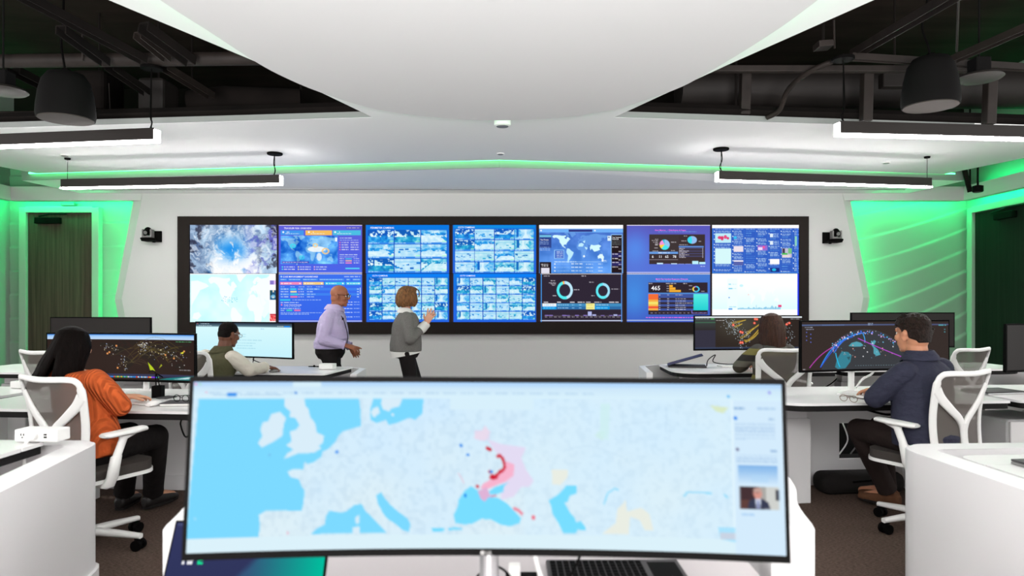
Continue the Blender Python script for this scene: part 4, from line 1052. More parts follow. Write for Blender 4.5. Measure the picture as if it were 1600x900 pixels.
# ------------------------------------------------------------------ desks
def lerp2(a, b, t): return (a[0] + (b[0] - a[0]) * t, a[1] + (b[1] - a[1]) * t)
def desk(label, fl, frr, br, bl, z, radii=(0.04, 0.04, 0.03, 0.03), legs=((0.16, 0.6), (0.84, 0.6)), group='height adjustable desks', top=None):
    """four plan corners: front-left, front-right, back-right, back-left"""
    c = Vector(((fl[0] + frr[0] + br[0] + bl[0]) / 4, (fl[1] + frr[1] + br[1] + bl[1]) / 4, 0))
    t = thing('standing_desk', label, 'desk', c, 0, group)
    loc = lambda p: (p[0] - c.x, p[1] - c.y)
    k0, k1 = 0.80, 0.808
    main = [fl, frr, lerp2(frr, br, k0), lerp2(fl, bl, k0)]
    flap = [lerp2(fl, bl, k1), lerp2(frr, br, k1), br, bl]
    MB().prism(round_poly([loc(p) for p in main], [radii[0], radii[1], 0.006, 0.006]), z - 0.016, z, bev=0.003).build('tabletop', top or M_WHITE, t)
    MB().prism(round_poly([loc(p) for p in flap], [0.006, 0.006, radii[2], radii[3]]), z - 0.016, z - 0.001, bev=0.002).build('cable_flap', top or M_WHITE, t)
    ins = lambda q: tuple(Vector(loc(q)) * 0.985)
    MB().prism(round_poly([ins(p) for p in (fl, frr, br, bl)], list(radii)), z - 0.052, z - 0.0165).build('under_frame', M_UNDER, t)
    ang = math.atan2(frr[1] - fl[1], frr[0] - fl[0])
    for u, v in legs:
        q = loc(lerp2(lerp2(fl, frr, u), lerp2(bl, br, u), v)); hh = min(0.58, z - 0.12)
        m = MB().box((q[0], q[1], hh / 2), (0.20, 0.12, hh), (0, 0, ang), bev=0.006).box((q[0], q[1], (hh + z - 0.052) / 2), (0.16, 0.09, z - 0.052 - hh + 0.002), (0, 0, ang), bev=0.004)
        m.build('leg', M_SHELL, t)
    return t

def enclosure(label, path, th, h, group='low white desk enclosures', plinth=0.12, base=0.0):
    """free-standing low wall that wraps a desk; path = plan centre line"""
    pts = [Vector((x, y, 0)) for x, y in path]
    c = sum(pts, Vector()) / len(pts)
    def outline(e):
        Ls = []; Rs = []
        for i, p in enumerate(pts):
            d = ((pts[i] - pts[i - 1]).normalized() if i else Vector()) + ((pts[i + 1] - pts[i]).normalized() if i < len(pts) - 1 else Vector())
            d.normalize(); nrm = Vector((-d.y, d.x, 0))
            Ls.append(tuple((p + nrm * (th / 2 + e) - c)[:2])); Rs.append(tuple((p - nrm * (th / 2 + e) - c)[:2]))
        return Ls + Rs[::-1]
    t = thing('desk_enclosure', label, 'desk enclosure', c, 0, group)
    MB().prism(outline(0), base, h, bev=0.006).build('shell', M_SHELL, t, smooth=40)
    if plinth: MB().prism(outline(0.014), 0.0, plinth).build('plinth', M_SHELL, t, smooth=40)
    return t

# centre foreground workstation
desk('white desk in the foreground holding the big map monitor', (-0.81, 1.12), (0.68, 1.12), (0.68, 2.4), (-0.81, 2.4), 0.62, legs=((0.2, 0.5), (0.8, 0.5)), top=M_TOPDIM)
cpath = smooth_path([(-0.915, 1.91, 0), (-0.955, 2.12, 0), (-1.03, 2.32, 0), (-1.06, 2.6, 0), (-0.96, 2.86, 0), (-0.6, 2.96, 0), (0.5, 2.96, 0), (0.85, 2.88, 0), (0.95, 2.62, 0), (0.915, 2.36, 0), (0.835, 2.14, 0), (0.79, 1.92, 0)], 5)
enclosure('white curved low wall round the centre foreground desk', [tuple(p)[:2] for p in cpath], 0.115, 0.74)
# left foreground
lpath = [(-1.59, 1.35), (-1.75, 2.24)] + [tuple(p)[:2] for p in smooth_path([(-1.885, 2.93, 0), (-1.915, 3.03, 0), (-2.0, 3.06, 0)], 4)] + [(-3.6, 3.10)]
enclosure('white low wall with a power strip at the left picture edge', lpath, 0.115, 0.74, plinth=0.19)
desk('white desk behind the low wall at the left picture edge', (-3.4, 2.2), (-2.03, 2.2), (-2.03, 2.98), (-3.45, 3.0), 0.765)
# right foreground
rpath = [(1.82, 1.35), (1.775, 2.29)] + [tuple(p)[:2] for p in smooth_path([(1.742, 2.85, 0), (1.76, 2.94, 0), (1.84, 2.985, 0)], 4)] + [(2.4, 3.01), (3.6, 3.08)]
enclosure('white low wall at the right picture edge before the man in navy', rpath, 0.115, 0.74, plinth=0.05)
desk('white desk behind the low wall at the right picture edge', (1.90, 2.0), (3.3, 2.0), (3.3, 2.93), (1.87, 2.88), 0.725, radii=(0.03, 0.03, 0.03, 0.12))
# middle row
desk('white desk where the woman in orange works', (-3.36, 4.06), (-1.78, 3.92), (-1.72, 4.90), (-3.28, 5.03), 0.74, legs=((0.2, 0.72), (0.93, 0.72)))
desk('white empty desk left of the desk of the woman in orange', (-5.0, 4.30), (-3.50, 4.12), (-3.36, 5.06), (-4.9, 5.2), 0.74, legs=((0.08, 0.6), (0.94, 0.75)))
desk('white desk where the man in the navy shirt works', (1.67, 4.22), (3.2, 4.36), (3.12, 5.16), (1.62, 5.04), 0.74, radii=(0.2, 0.04, 0.03, 0.06), legs=((0.19, 0.55), (0.9, 0.8)))
desk('white desk with a closed laptop at the right edge', (3.25, 4.36), (4.9, 4.52), (4.83, 5.3), (3.17, 5.16), 0.74, legs=((0.06, 0.8), (0.9, 0.6)))
# rear row
desk('white desk where the man in the olive vest works', (-3.3, 6.2), (-1.66, 6.05), (-1.56, 6.72), (-3.2, 6.87), 0.735, legs=((0.14, 0.6), (0.86, 0.5)))
desk('white desk at the far left before the wood door', (-5.2, 6.2), (-3.38, 6.06), (-3.28, 6.88), (-5.1, 7.02), 0.735)
desk('white desk where the woman in the striped sweater works', (1.47, 6.15), (3.02, 6.32), (2.96, 7.12), (1.5, 7.0), 0.735, radii=(0.3, 0.04, 0.03, 0.03))
desk('white desk at the far right behind the empty chair', (3.08, 6.33), (4.96, 6.5), (4.93, 7.2), (3.02, 7.12), 0.735, radii=(0.04, 0.3, 0.03, 0.03))
enclosure('white low wall round the desk of the man in the olive vest', [(-1.44, 6.2), (-1.47, 6.74), (-1.62, 6.86), (-3.3, 7.0), (-5.2, 7.16)], 0.06, 0.715)
enclosure('white low wall round the desk of the woman in the striped sweater', [(1.28, 6.35), (1.33, 7.0), (1.5, 7.13), (3.0, 7.27), (4.95, 7.36), (5.06, 7.2), (5.04, 6.6)], 0.06, 0.715)

# back panels with a cable bay under the middle desks
def back_panel(label, x0, x1, y0, y1, hole, extra=None):
    """upright panel from (x0,y0) to (x1,y1); hole = (s0,s1,z0,z1) along the panel"""
    a = Vector((x0, y0, 0)); d = Vector((x1 - x0, y1 - y0, 0)); Ln = d.length; ang = math.atan2(d.y, d.x)
    t = thing('desk_back_panel', label, 'back panel', a, ang, 'back panels under the middle desks')
    s0, s1, z0, z1 = hole; H = 0.685; m = MB()
    for u0, u1, w0, w1 in ((0, s0, 0, H), (s1, Ln, 0, H), (s0, s1, 0, z0), (s0, s1, z1, H)):
        m.box(((u0 + u1) / 2, 0, (w0 + w1) / 2), (u1 - u0, 0.03, w1 - w0))
    m.build('panel', M_SHELL, t)
    MB().box((Ln / 2, -0.02, 0.055), (Ln, 0.012, 0.11), bev=0.003).build('plinth', M_SHELL, t)
    b = MB().box(((s0 + s1) / 2, 0.16, (z0 + z1) / 2), (s1 - s0 + .04, 0.01, z1 - z0 + .04)).box(((s0 + s1) / 2, 0.09, z0 - 0.005), (s1 - s0 + .04, 0.15, 0.01))
    b.build('cable_bay', M_UNDER, t)
    for i in range(3):
        x = s0 + (s1 - s0) * (0.2 + 0.28 * i)
        MB().tube(smooth_path([(x, 0.05, z1 - 0.01), (x + 0.03, 0.03, (z0 + z1) / 2), (x - 0.02, 0.06, z0 + 0.02)], 5), 0.006, 6).build('bay_cable', M_GREY if i else M_PLASTIC, t)
    return t
back_panel('white back panel with cable opening under the desk of the woman in orange', -3.25, -1.72, 5.06, 4.94, (0.42, 0.66, 0.19, 0.46))
back_panel('white back panel with cable opening under the desk of the man in navy', 1.66, 3.15, 5.08, 5.2, (0.80, 1.12, 0.19, 0.46))
o = MB().box((0, 0, 0.34), (0.05, 0.62, 0.68), bev=0.008).build('desk_side_panel', M_SHELL, loc=(1.585, 4.66, 0), rot=(0, 0, 0.03)); tag(o, 'narrow white side panel left of the desk of the man in navy', 'side panel')

# pedestals under the right-hand middle desk
def pedestal(x, y, rz, lab):
    t = thing('drawer_pedestal', lab, 'drawer unit', (x, y, 0), rz, 'white drawer pedestals')
    MB().box((0, 0.2, 0.31), (0.40, 0.42, 0.54), bev=0.02).build('cabinet_body', M_SHELL, t)
    for k in range(2):
        dr = MB().box((0, -0.018, 0.18 + 0.265 * k), (0.392, 0.018, 0.255), bev=0.008).build('drawer', M_WHITE, t)
        MB().box((0, -0.03, 0.285 + 0.265 * k), (0.12, 0.012, 0.01), bev=0.003).build('drawer_handle', M_SILVER, dr)
    for sx in (-.15, .15):
        for sy in (0.05, .35): MB().lathe([(0.02, 0), (0.024, 0.02), (0.02, 0.045)], (sx, sy, 0), 10).build('caster', M_BLACK, t)
pedestal(3.52, 4.60, 0.1, 'white drawer pedestal nearest the chair of the man in navy')
pedestal(3.98, 4.64, 0.1, 'white drawer pedestal at the right picture edge')
pedestal(-3.75, 4.62, -0.12, 'white drawer pedestal at the left picture edge')
o = MB().box((0, 0, 0.075), (0.62, 0.2, 0.15), bev=0.06, seg=4).build('padded_case', M_SOFTBLACK, smooth=50, loc=(2.5, 4.93, 0), rot=(0, 0, 0.08)); tag(o, 'long black padded case on the carpet under the right middle desk', 'case')
MB().tube([(0.2, -0.105, 0.1), (0.05, -0.12, 0.115), (-0.1, -0.105, 0.1)], 0.008, 6).build('strap', M_BLACK, o)

# ------------------------------------------------------------------ monitors
def monitor(label, X, Y, zc, rz, W, H, pic, desk_z, tilt=0.0, roll=0.0, foot_y=0.17, nx=0.0, logo=False, rad=3.8, neck=M_PLASTIC, gain=1.0, group='wide curved monitors'):
    t = thing('curved_monitor', label, 'monitor', (X, Y, desk_z), rz, group)
    ctr = Vector((0, 0, zc - desk_z)); M = Matrix.Translation(ctr) @ Euler((tilt, 0, 0)).to_matrix().to_4x4() @ Euler((0, roll, 0)).to_matrix().to_4x4()
    cy = lambda x: -(x * x) / (2 * rad)
    bz = 0.009
    N = 16; m = MB(); vs = []
    for i in range(N + 1):
        x = (i / N - 0.5) * W
        for z, y in ((-H / 2 - 0.004, 0.0), (H / 2, 0.0), (H / 2, 0.022), (-H / 2 - 0.004, 0.028)):
            vs.append(M @ Vector((x, cy(x) + y, z)))
    fs = [(4 * i + k, 4 * i + (k + 1) % 4, 4 * i + 4 + (k + 1) % 4, 4 * i + 4 + k) for i in range(N) for k in range(4)] + [(0, 1, 2, 3), (4 * N + 3, 4 * N + 2, 4 * N + 1, 4 * N)]
    m.add(vs, fs); m.build('housing', M_BLACK, t, smooth=30)
    bb = MB().box((0, 0.04, 0.0), (W * 0.42, 0.05, H * 0.5), bev=0.015)
    bb.v = [tuple(M @ Vector(v)) for v in bb.v]; bb.build('rear_cover', M_PLASTIC if neck is M_PLASTIC else M_SILVER, t)
    sw, sh = W - 2 * bz, H - 2 * bz - 0.004
    if pic is None:
        s = MB(); vs = []
        for i in range(N + 1):
            x = (i / N - 0.5) * sw
            vs += [M @ Vector((x, cy(x) - 0.0012, -sh / 2)), M @ Vector((x, cy(x) - 0.0012, sh / 2))]
        s.add(vs, [(2 * i, 2 * i + 1, 2 * i + 3, 2 * i + 2) for i in range(N)]); s.build('screen', M_OFF, t, smooth=180)
    else:
        sc = picture_mesh('screen', pic, lambda u, v: tuple(M @ Vector(((u - .5) * sw, cy((u - .5) * sw) - 0.0015, (0.5 - v) * sh))), M_SCR, t, gain)
    zb = ctr.z
    st = MB().tube([(nx, foot_y - 0.07, 0.012), (nx, foot_y - 0.07, zb + 0.05)], 0.021, 16).box((nx, foot_y - 0.07, zb), (0.07, 0.06, 0.06), bev=0.01)
    st.build('stand_neck', neck, t, smooth=40)
    vp = [(-0.19, -0.10), (-0.17, -0.115), (-0.03, 0.0), (0.03, 0.0), (0.17, -0.115), (0.19, -0.10), (0.05, 0.05), (-0.05, 0.05)]
    MB().prism([(x + nx, y + foot_y - 0.08) for x, y in vp], 0.0, 0.012, bev=0.003).build('stand_base', neck, t)
    if logo:
        vs, fs = text_geo('LG', 0.0095, 0.0003)
        MB().add([M @ Vector((-0.003 + x, -0.0012, -H / 2 - 0.0015 + y)) for x, y in vs], fs).build('maker_mark', M_GREY, t)
        MB().lathe([(0.0045, 0), (0.0045, 0.0008)], n=14).build('maker_badge', M_GREY, t, loc=M @ Vector((-0.010, -0.0012, -H / 2 + 0.002)), rot=(PI / 2 + tilt, 0, 0))
    return t

# --- big foreground map (units = picture pixels from (297,599))
p = Pic(925, 258, 1, (214, 238, 251))
OX, OY = 297.0, 599.0
def c1(pts): return [(290 + x / 3.104 - OX, 580 + y / 3.104 - OY) for x, y in pts]
def c4(pts): return [(640 + x / 4.0 - OX, 675 + y / 4.0 - OY) for x, y in pts]
p.grad(0, 26, 925, 240, (212, 236, 251), (218, 238, 248))
lab = noise(925, 258, 70, 2, 41); lab2 = noise(925, 258, 9, 3, 42); lab3 = noise(925, 258, 160, 1, 43)
p.a -= ((lab > 0.62) * 3 + (lab3 > 0.72) * 7)[:, :, None] * np.array([1.0, .85, .6]); p.a += (lab2[:, :, None] - .5) * np.array([9, 3, -5])
X, Y = p.grid(); 
p.a[X > 520] = p.a[X > 520] * 0.75 + np.array([214, 240, 254]) * 0.25
SEA = (124, 216, 253)
p.poly(c1([(50, 142), (810, 142), (820, 200), (822, 275), (770, 290), (735, 300), (715, 320), (700, 350), (665, 385), (640, 395), (635, 420), (600, 445), (570, 455), (555, 442), (550, 480), (500, 478), (475, 490), (490, 515), (530, 525), (545, 560), (560, 580), (555, 640), (548, 675), (480, 672), (380, 670), (348, 690), (355, 740), (350, 795), (20, 795)]), SEA)
LD = (216, 236, 248)
p.poly(c1([(450, 142), (545, 142), (550, 175), (565, 190), (575, 230), (600, 260), (610, 305), (645, 320), (640, 355), (620, 370), (635, 380), (600, 400), (545, 405), (520, 405), (495, 415), (455, 430), (470, 405), (500, 385), (465, 365), (490, 345), (480, 300), (510, 290), (525, 270), (505, 235), (475, 230), (480, 205), (450, 180)]), LD)
p.poly(c1([(390, 215), (430, 205), (460, 235), (450, 265), (445, 320), (400, 350), (350, 375), (332, 355), (350, 320), (340, 290), (350, 255), (375, 250)]), LD)
p.poly(c1([(880, 142), (1130, 142), (1125, 215), (1090, 245), (1060, 235), (1000, 260), (960, 270), (945, 245), (900, 260), (870, 245), (865, 200)]), SEA)
p.poly(c1([(925, 142), (1025, 142), (1010, 180), (970, 190), (960, 205), (930, 195), (918, 165)]), LD)
p.poly(c1([(880, 190), (905, 180), (915, 210), (885, 235), (868, 210)]), LD); p.dot(*c1([(978, 220)])[0], 2.2, LD)
p.poly(c1([(665, 700), (680, 675), (735, 685), (760, 680), (800, 650), (835, 645), (855, 680), (880, 700), (920, 740), (960, 782), (595, 784), (620, 760), (660, 740)]), SEA)
p.poly(c1([(805, 710), (825, 695), (825, 735), (810, 740)]), LD); p.poly(c1([(795, 755), (830, 750), (828, 784), (795, 784)]), LD)
p.poly(c1([(905, 605), (930, 590), (940, 610), (975, 650), (1010, 680), (1060, 715), (1075, 740), (1070, 778), (1040, 772), (1000, 740), (960, 715), (940, 690), (915, 645)]), SEA)
p.poly(c1([(1180, 765), (1240, 762), (1240, 777), (1185, 780)]), SEA); p.poly(c1([(1265, 765), (1330, 758), (1330, 772)]), SEA)
p.poly(c4([(470, 55), (560, 85), (720, 105), (690, 170), (720, 240), (770, 310), (740, 350), (690, 350), (640, 410), (560, 430), (560, 300), (610, 200), (520, 130)]), (226, 218, 242))
p.poly(c4([(390, 0), (490, 0), (480, 60), (430, 65), (385, 50)]), (224, 216, 238)); p.poly(c1([(1440, 270), (1462, 300), (1440, 345), (1385, 335), (1390, 310), (1420, 300)]), (232, 218, 236))
p.poly(c4([(590, 190), (645, 210), (640, 280), (590, 315), (470, 365), (425, 360), (445, 330), (500, 300), (560, 262), (590, 230)]), (246, 180, 206))
BS = (120, 220, 254)
p.poly(c4([(260, 520), (285, 470), (290, 430), (330, 370), (370, 345), (400, 365), (430, 380), (450, 430), (490, 410), (540, 415), (600, 450), (640, 490), (690, 540), (680, 570), (620, 590), (560, 580), (500, 550), (440, 545), (380, 575), (330, 580), (270, 570)]), BS)
p.poly(c4([(480, 380), (520, 350), (610, 320), (580, 345), (575, 380), (530, 395), (490, 395)]), BS)
p.poly(c4([(412, 375), (470, 350), (490, 400), (530, 398), (528, 408), (480, 412), (455, 440), (430, 420)]), (222, 178, 214))
p.poly(c4([(865, 430), (930, 390), (980, 335), (1045, 335), (1045, 385), (1000, 400), (985, 440), (965, 440), (1000, 500), (1030, 530), (1040, 560), (1070, 552), (1100, 590), (1100, 610), (1050, 605), (1035, 630), (960, 630), (930, 570), (890, 510), (880, 460)]), BS)
p.poly(c4([(120, 600), (200, 600), (200, 622), (125, 622)]), BS); p.poly(c4([(225, 600), (290, 595), (290, 612), (230, 615)]), BS)
YL = (232, 236, 226)
p.poly(c4([(885, 240), (990, 240), (985, 290), (940, 335), (890, 330)]), YL); p.poly(c4([(1200, 630), (1290, 560), (1300, 480), (1355, 420), (1360, 490), (1450, 465), (1500, 500), (1525, 600), (1470, 600), (1440, 540), (1380, 520), (1370, 630)]), YL)
p.poly(c4([(1185, 0), (1230, 0), (1215, 60), (1160, 30)]), (206, 236, 236)); p.poly([(1112 - OX, 633 - OY), (1140 - OX, 636 - OY), (1132 - OX, 645 - OY), (1120 - OX, 642 - OY)], (216, 232, 196)); p.poly([(940 - OX, 632 - OY), (955 - OX, 632 - OY), (952 - OX, 690 - OY), (938 - OX, 680 - OY)], (204, 238, 238), .7)
for a_, b_ in (((1215, 450), (1240, 380)), ((1240, 380), (1280, 355)), ((1280, 350), (1310, 360))): p.line(c4([a_, b_]), 2.4, (140, 220, 252))
p.line([(1069 - OX, 773 - OY), (1074 - OX, 766 - OY), (1100 - OX, 766 - OY), (1112 - OX, 767 - OY)], 2.6, (140, 218, 250)); p.line([(1130 - OX, 768 - OY), (1136 - OX, 773 - OY)], 2.6, (140, 218, 250))
for pts in ([(968, 668), (990, 662), (1015, 660), (1030, 655)], [(1040, 660), (1050, 664), (1048, 690)], [(1044, 636), (1043, 660)], [(880, 706), (900, 700), (920, 698), (940, 702), (975, 715)]): p.line([(a - OX, b - OY) for a, b in pts], 0.9, (188, 214, 236), .6)
for x, y in ((470, 110), (490, 120), (480, 114), (540, 160), (552, 158), (566, 170), (575, 186), (580, 205), (582, 225), (575, 242), (562, 252), (548, 262), (535, 275), (522, 284), (510, 296), (496, 290), (502, 280), (490, 256), (552, 256), (528, 290), (410, 345)): p.dot(*c4([(x, y)])[0], 2.6, (206, 30, 52))
p.line(c4([(640, 478), (670, 490), (700, 516)]), 4.5, (236, 140, 160)); p.dot(*c4([(768, 535)])[0], 3.4, (236, 120, 140)); p.line(c4([(285, 265), (310, 300), (322, 330)]), 1.4, (232, 190, 208)); p.line(c4([(500, 408), (530, 400)]), 2.2, (222, 120, 150))
for x, y in ((301, 95), (346, 152), (332, 403), (497, 256)): p.dot(*c4([(x, y)])[0], 2.4, (20, 130, 236))
p.dot(*c1([(709, 398)])[0], 2.4, (30, 130, 240)); p.dot(*c1([(1345, 606)])[0], 2.2, (20, 130, 236)); p.dot(*c1([(387, 410)])[0], 2, (120, 196, 240)); p.dot(*c1([(485, 776)])[0], 1.8, (236, 180, 200))
# shading of the panel seen slightly from the side is left to the light; browser furniture
p.grad(0, 0, 925, 9, (170, 208, 248), (196, 226, 250)); p.grad(0, 9, 925, 26.5, (204, 230, 248), (216, 240, 251)); p.rect(150, 1, 194, 9, (214, 238, 250)); p.rect(400, 26, 535, 44, (214, 238, 250))
p.a[26:, :] = p.a[26:, :]
for i in range(22): p.words(24 + i * 36 * .78, 13 + 4, 24 + i * 36 * .78 + 20, 1.6, (150, 186, 222), .6)
p.words(30, 9.5, 60, 1.6, (150, 180, 220), .5); p.words(30, 20.5, 56, 1.8, (140, 186, 226), .6); p.rect(51, 18.4, 65, 23.2, (40, 140, 236)); p.words(70, 20.5, 135, 1.8, (150, 190, 226), .6)
p.dot(4, 4.5, 1.6, (250, 130, 170)); p.dot(10, 4.5, 1.6, (160, 220, 180)); p.dot(20, 17, 1.5, (250, 130, 170)); p.dot(155, 18, 1.6, (30, 120, 220)); p.dot(843, 20, 2, (40, 170, 240)); p.dot(905, 13.5, 2.2, (150, 150, 236))
p.rect(0, 235.5, 925, 258, (218, 240, 249)); p.rect(0, 235.5, 925, 236.5, (206, 228, 244))
p.rect(849, 26, 925, 258, (211, 234, 251)); p.rect(846, 26, 850, 236, (222, 242, 252))
p.words(851, 37, 868, 2, (80, 130, 190)); p.words(886, 37, 914, 1.6, (140, 180, 220)); p.dot(853, 53, 2.6, (30, 130, 236)); p.words(903, 53, 912, 1.8, (110, 150, 200)); p.dot(855, 100.5, 2.4, (90, 80, 120)); p.words(904, 101, 914, 1.8, (110, 150, 200))
for i in range(9): p.words(852, 60 + i * 3.1, 912 if i < 8 else 870, 1.4, (158, 190, 226), .7)
for i in range(4): p.words(853, 109 + i * 3.1, 914, 1.4, (158, 190, 226), .7)
p.grad(855, 124, 914, 151.5, (130, 180, 232), (206, 230, 250)); p.rect(875, 138, 900, 150, (176, 214, 246), .5)
p.rect(857, 156.5, 915, 189.5, (70, 50, 54)); p.rect(893, 156.5, 915, 189.5, (206, 208, 204)); p.rect(885, 156.5, 896, 185, (170, 168, 164)); p.rect(910, 160, 915, 176, (60, 60, 70)); p.rect(858, 176, 872, 189.5, (96, 64, 60))
p.poly([(868, 189.5), (871, 177), (880, 173), (890, 174), (899, 179), (902, 189.5)], (58, 62, 84)); p.poly([(880, 174), (888, 174), (887, 189.5), (881, 189.5)], (206, 214, 232)); p.rect(883.4, 177, 885.4, 189.5, (80, 90, 150)); p.ell(883.5, 166.5, 6.2, 8, (214, 150, 138)); p.ell(883.5, 161.5, 6.4, 4.4, (196, 160, 150)); p.rect(880.5, 165, 886.5, 166, (150, 96, 92))
p.words(859, 197, 878, 1.8, (130, 180, 236)); p.poly([(823, 218), (849, 218), (849, 240), (826, 236)], (170, 226, 252)); p.rect(826, 226, 849, 236, (212, 204, 216), .7)
p.words(10, 205, 13, 3, (190, 230, 250)); p.a = np.clip(p.a, 0, 255)
fgm = monitor('very wide monitor showing a map of Europe in the foreground', -0.05, 1.425, 1.031, R(0.2), 1.215, 0.362, p.down(2), 0.62, tilt=R(-5.0), roll=R(0.3), foot_y=0.14, logo=True, neck=M_SILVER, gain=1.0)
PICS = {}
# --- dark world map with glowing arcs (woman in orange)
def arcs(p, n, x0, x1, y0, y1, col, al=.5, seed=1):
    rs = np.random.RandomState(seed)
    for _ in range(n):
        a = rs.uniform(x0, x1); b = rs.uniform(x0, x1); ya = rs.uniform(y0, y1); yb = rs.uniform(y0, y1); h = abs(b - a) * rs.uniform(.1, .35)
        pts = [(a + (b - a) * t, ya + (yb - ya) * t - h * math.sin(PI * t)) for t in np.linspace(0, 1, 9)]
        p.line(pts, .5, col, al)
p = Pic(231, 70, 3, (54, 42, 38)); X, Y = p.grid(); p.a -= (np.hypot((X - 120) / 130, (Y - 40) / 60) * 6)[:, :, None]
p.rect(0, 0, 231, 2, (70, 130, 210)); p.grad(0, 1.6, 231, 8, (150, 196, 246), (196, 220, 246)); p.words(200, 10.4, 226, 1.1, (90, 200, 130)); p.words(40, 10, 66, 1.1, (200, 200, 200)); p.words(206, 53, 226, 1.2, (170, 170, 175))
world(p, 76, 10, 226, 60, (46, 40, 36), .8)
arcs(p, 26, 120, 215, 16, 44, (128, 112, 50), .5, 3); arcs(p, 8, 90, 160, 30, 50, (110, 96, 60), .5, 4)
rs = np.random.RandomState(9)
for cx, cy, sx, sy, n_ in ((92, 22, 8, 5, 24), (147, 16, 4, 2.5, 60), (152, 20, 8, 5, 30), (116, 46, 4, 6, 22), (186, 30, 12, 4, 26), (205, 38, 7, 6, 18), (168, 26, 16, 6, 18)):
    for _ in range(n_): p.dot(rs.normal(cx, sx), rs.normal(cy, sy), rs.choice([.3, .42, .62]), [(225, 225, 220), (180, 195, 230), (235, 220, 170)][rs.randint(3)])
for cx, cy in ((104, 18), (93, 28), (90, 30), (106, 52), (214, 25), (197, 36), (183, 31)): p.dot(cx, cy, 1.5, (226, 150, 90))
p.poly([(154, 42), (162, 50), (166, 56), (158, 55)], (196, 220, 40), .9); p.poly([(172, 52), (176, 45), (178, 47)], (190, 200, 50), .8); p.poly([(207, 28), (214, 25), (212, 29)], (230, 220, 60))
p.grad(0, 61, 231, 66, (60, 62, 90), (48, 52, 76)); p.poly([(186, 66.5), (231, 62), (231, 69), (170, 69)], (40, 130, 130)); p.poly([(196, 68), (226, 63.4), (222, 67)], (190, 220, 226))
for i in range(40): c = [(230, 230, 240), (60, 150, 240), (240, 90, 80), (90, 200, 120), (250, 200, 80), (120, 190, 250)][rs.randint(6)]; p.dot(66 + i * 2.7, 65.6, 1.15, c)
p.rect(160, 64.6, 167, 66.6, (130, 60, 220))
monitor('wide monitor with a dark world map before the woman in orange', -2.73, 4.80, 0.985, R(-8), 1.14, 0.338, p.down(2), 0.74, foot_y=0.13, nx=0.13)
# --- dark globe (man in navy)
p = Pic(231, 74, 3, (56, 47, 44))
p.ell(104, 86, 72, 74, (64, 66, 70)); p.ell(104, 86, 71, 73, (60, 62, 66))
p.grad(0, 4, 231, 6.4, (84, 100, 140), (74, 78, 110), False); p.words(34, 5, 70, .8, (110, 150, 210)); p.words(108, 2.8, 116, 1, (170, 190, 220)); p.words(108, 4.6, 116, 1, (170, 190, 220)); p.words(216, 5.4, 227, 1.6, (90, 180, 190)); p.words(224, 12, 226, 1.6, (80, 150, 160)); p.words(224, 16, 226, 1.6, (80, 150, 160))
p.words(5, 8, 18, 1.0, (190, 200, 220)); p.words(7, 11, 20, 1, (170, 180, 210)); 
for i in range(6): p.dot(8 + (i % 2) * 7, 16 + i * 3, .9, (96, 110, 200))
p.words(2, 71.6, 7, 1.2, (210, 210, 220))
for pts in ([(77, 38), (82, 33), (90, 31), (97, 33), (101, 37), (96, 39), (86, 39)], [(112, 34), (118, 29), (121, 31), (117, 38), (124, 44), (128, 52), (122, 54), (117, 50), (117, 42)]): p.poly(pts, (84, 160, 176))
p.poly([(55, 70), (58, 58), (66, 46), (76, 47), (82, 52), (80, 62), (72, 72), (60, 73)], (58, 130, 148)); p.poly([(74, 55), (80, 54), (78, 60)], (50, 90, 100))
def arc(a, b, c, w_, col): p.line([((1 - t) ** 2 * a[0] + 2 * t * (1 - t) * b[0] + t * t * c[0], (1 - t) ** 2 * a[1] + 2 * t * (1 - t) * b[1] + t * t * c[1]) for t in np.linspace(0, 1, 24)], w_, col)
arc((13, 70), (34, 44), (60, 36), 1.1, (206, 70, 196)); arc((31, 70), (52, 26), (96, 19), 1.5, (40, 150, 246)); arc((31, 70), (56, 34), (78, 24), 1.2, (60, 90, 230)); arc((56, 48), (58, 60), (63, 70), 1.5, (40, 190, 236)); arc((53, 48), (74, 16), (106, 18), 1.2, (60, 140, 246)); arc((100, 19), (104, 26), (103, 33), 1.3, (70, 170, 250)); arc((92, 26), (118, 38), (162, 56), 1.2, (190, 80, 214)); arc((56, 46), (60, 30), (84, 24), 1.0, (70, 100, 220))
rs = np.random.RandomState(5)
for _ in range(90):
    th = rs.uniform(-0.9, .75); r_ = 1 + rs.normal(-.02, .025); p.dot(104 + 71 * r_ * math.sin(th), 86 - 71 * r_ * math.cos(th), rs.choice([.5, .8, 1.1]), [(235, 235, 245), (90, 190, 250), (220, 170, 230), (70, 120, 240)][rs.randint(4)])
for _ in range(34): p.dot(rs.uniform(50, 150), rs.uniform(28, 58), rs.choice([.5, .9]), [(235, 235, 240), (120, 200, 240), (236, 170, 160)][rs.randint(3)])
for i in range(16): p.words(88 + i * 4, 68, 90 + i * 4, .8, (120, 150, 160))
monitor('wide monitor with a dark globe before the man in navy', 2.51, 4.755, 1.07, R(9.3), 1.14, 0.35, p.down(2), 0.74, foot_y=0.13, nx=-0.12)
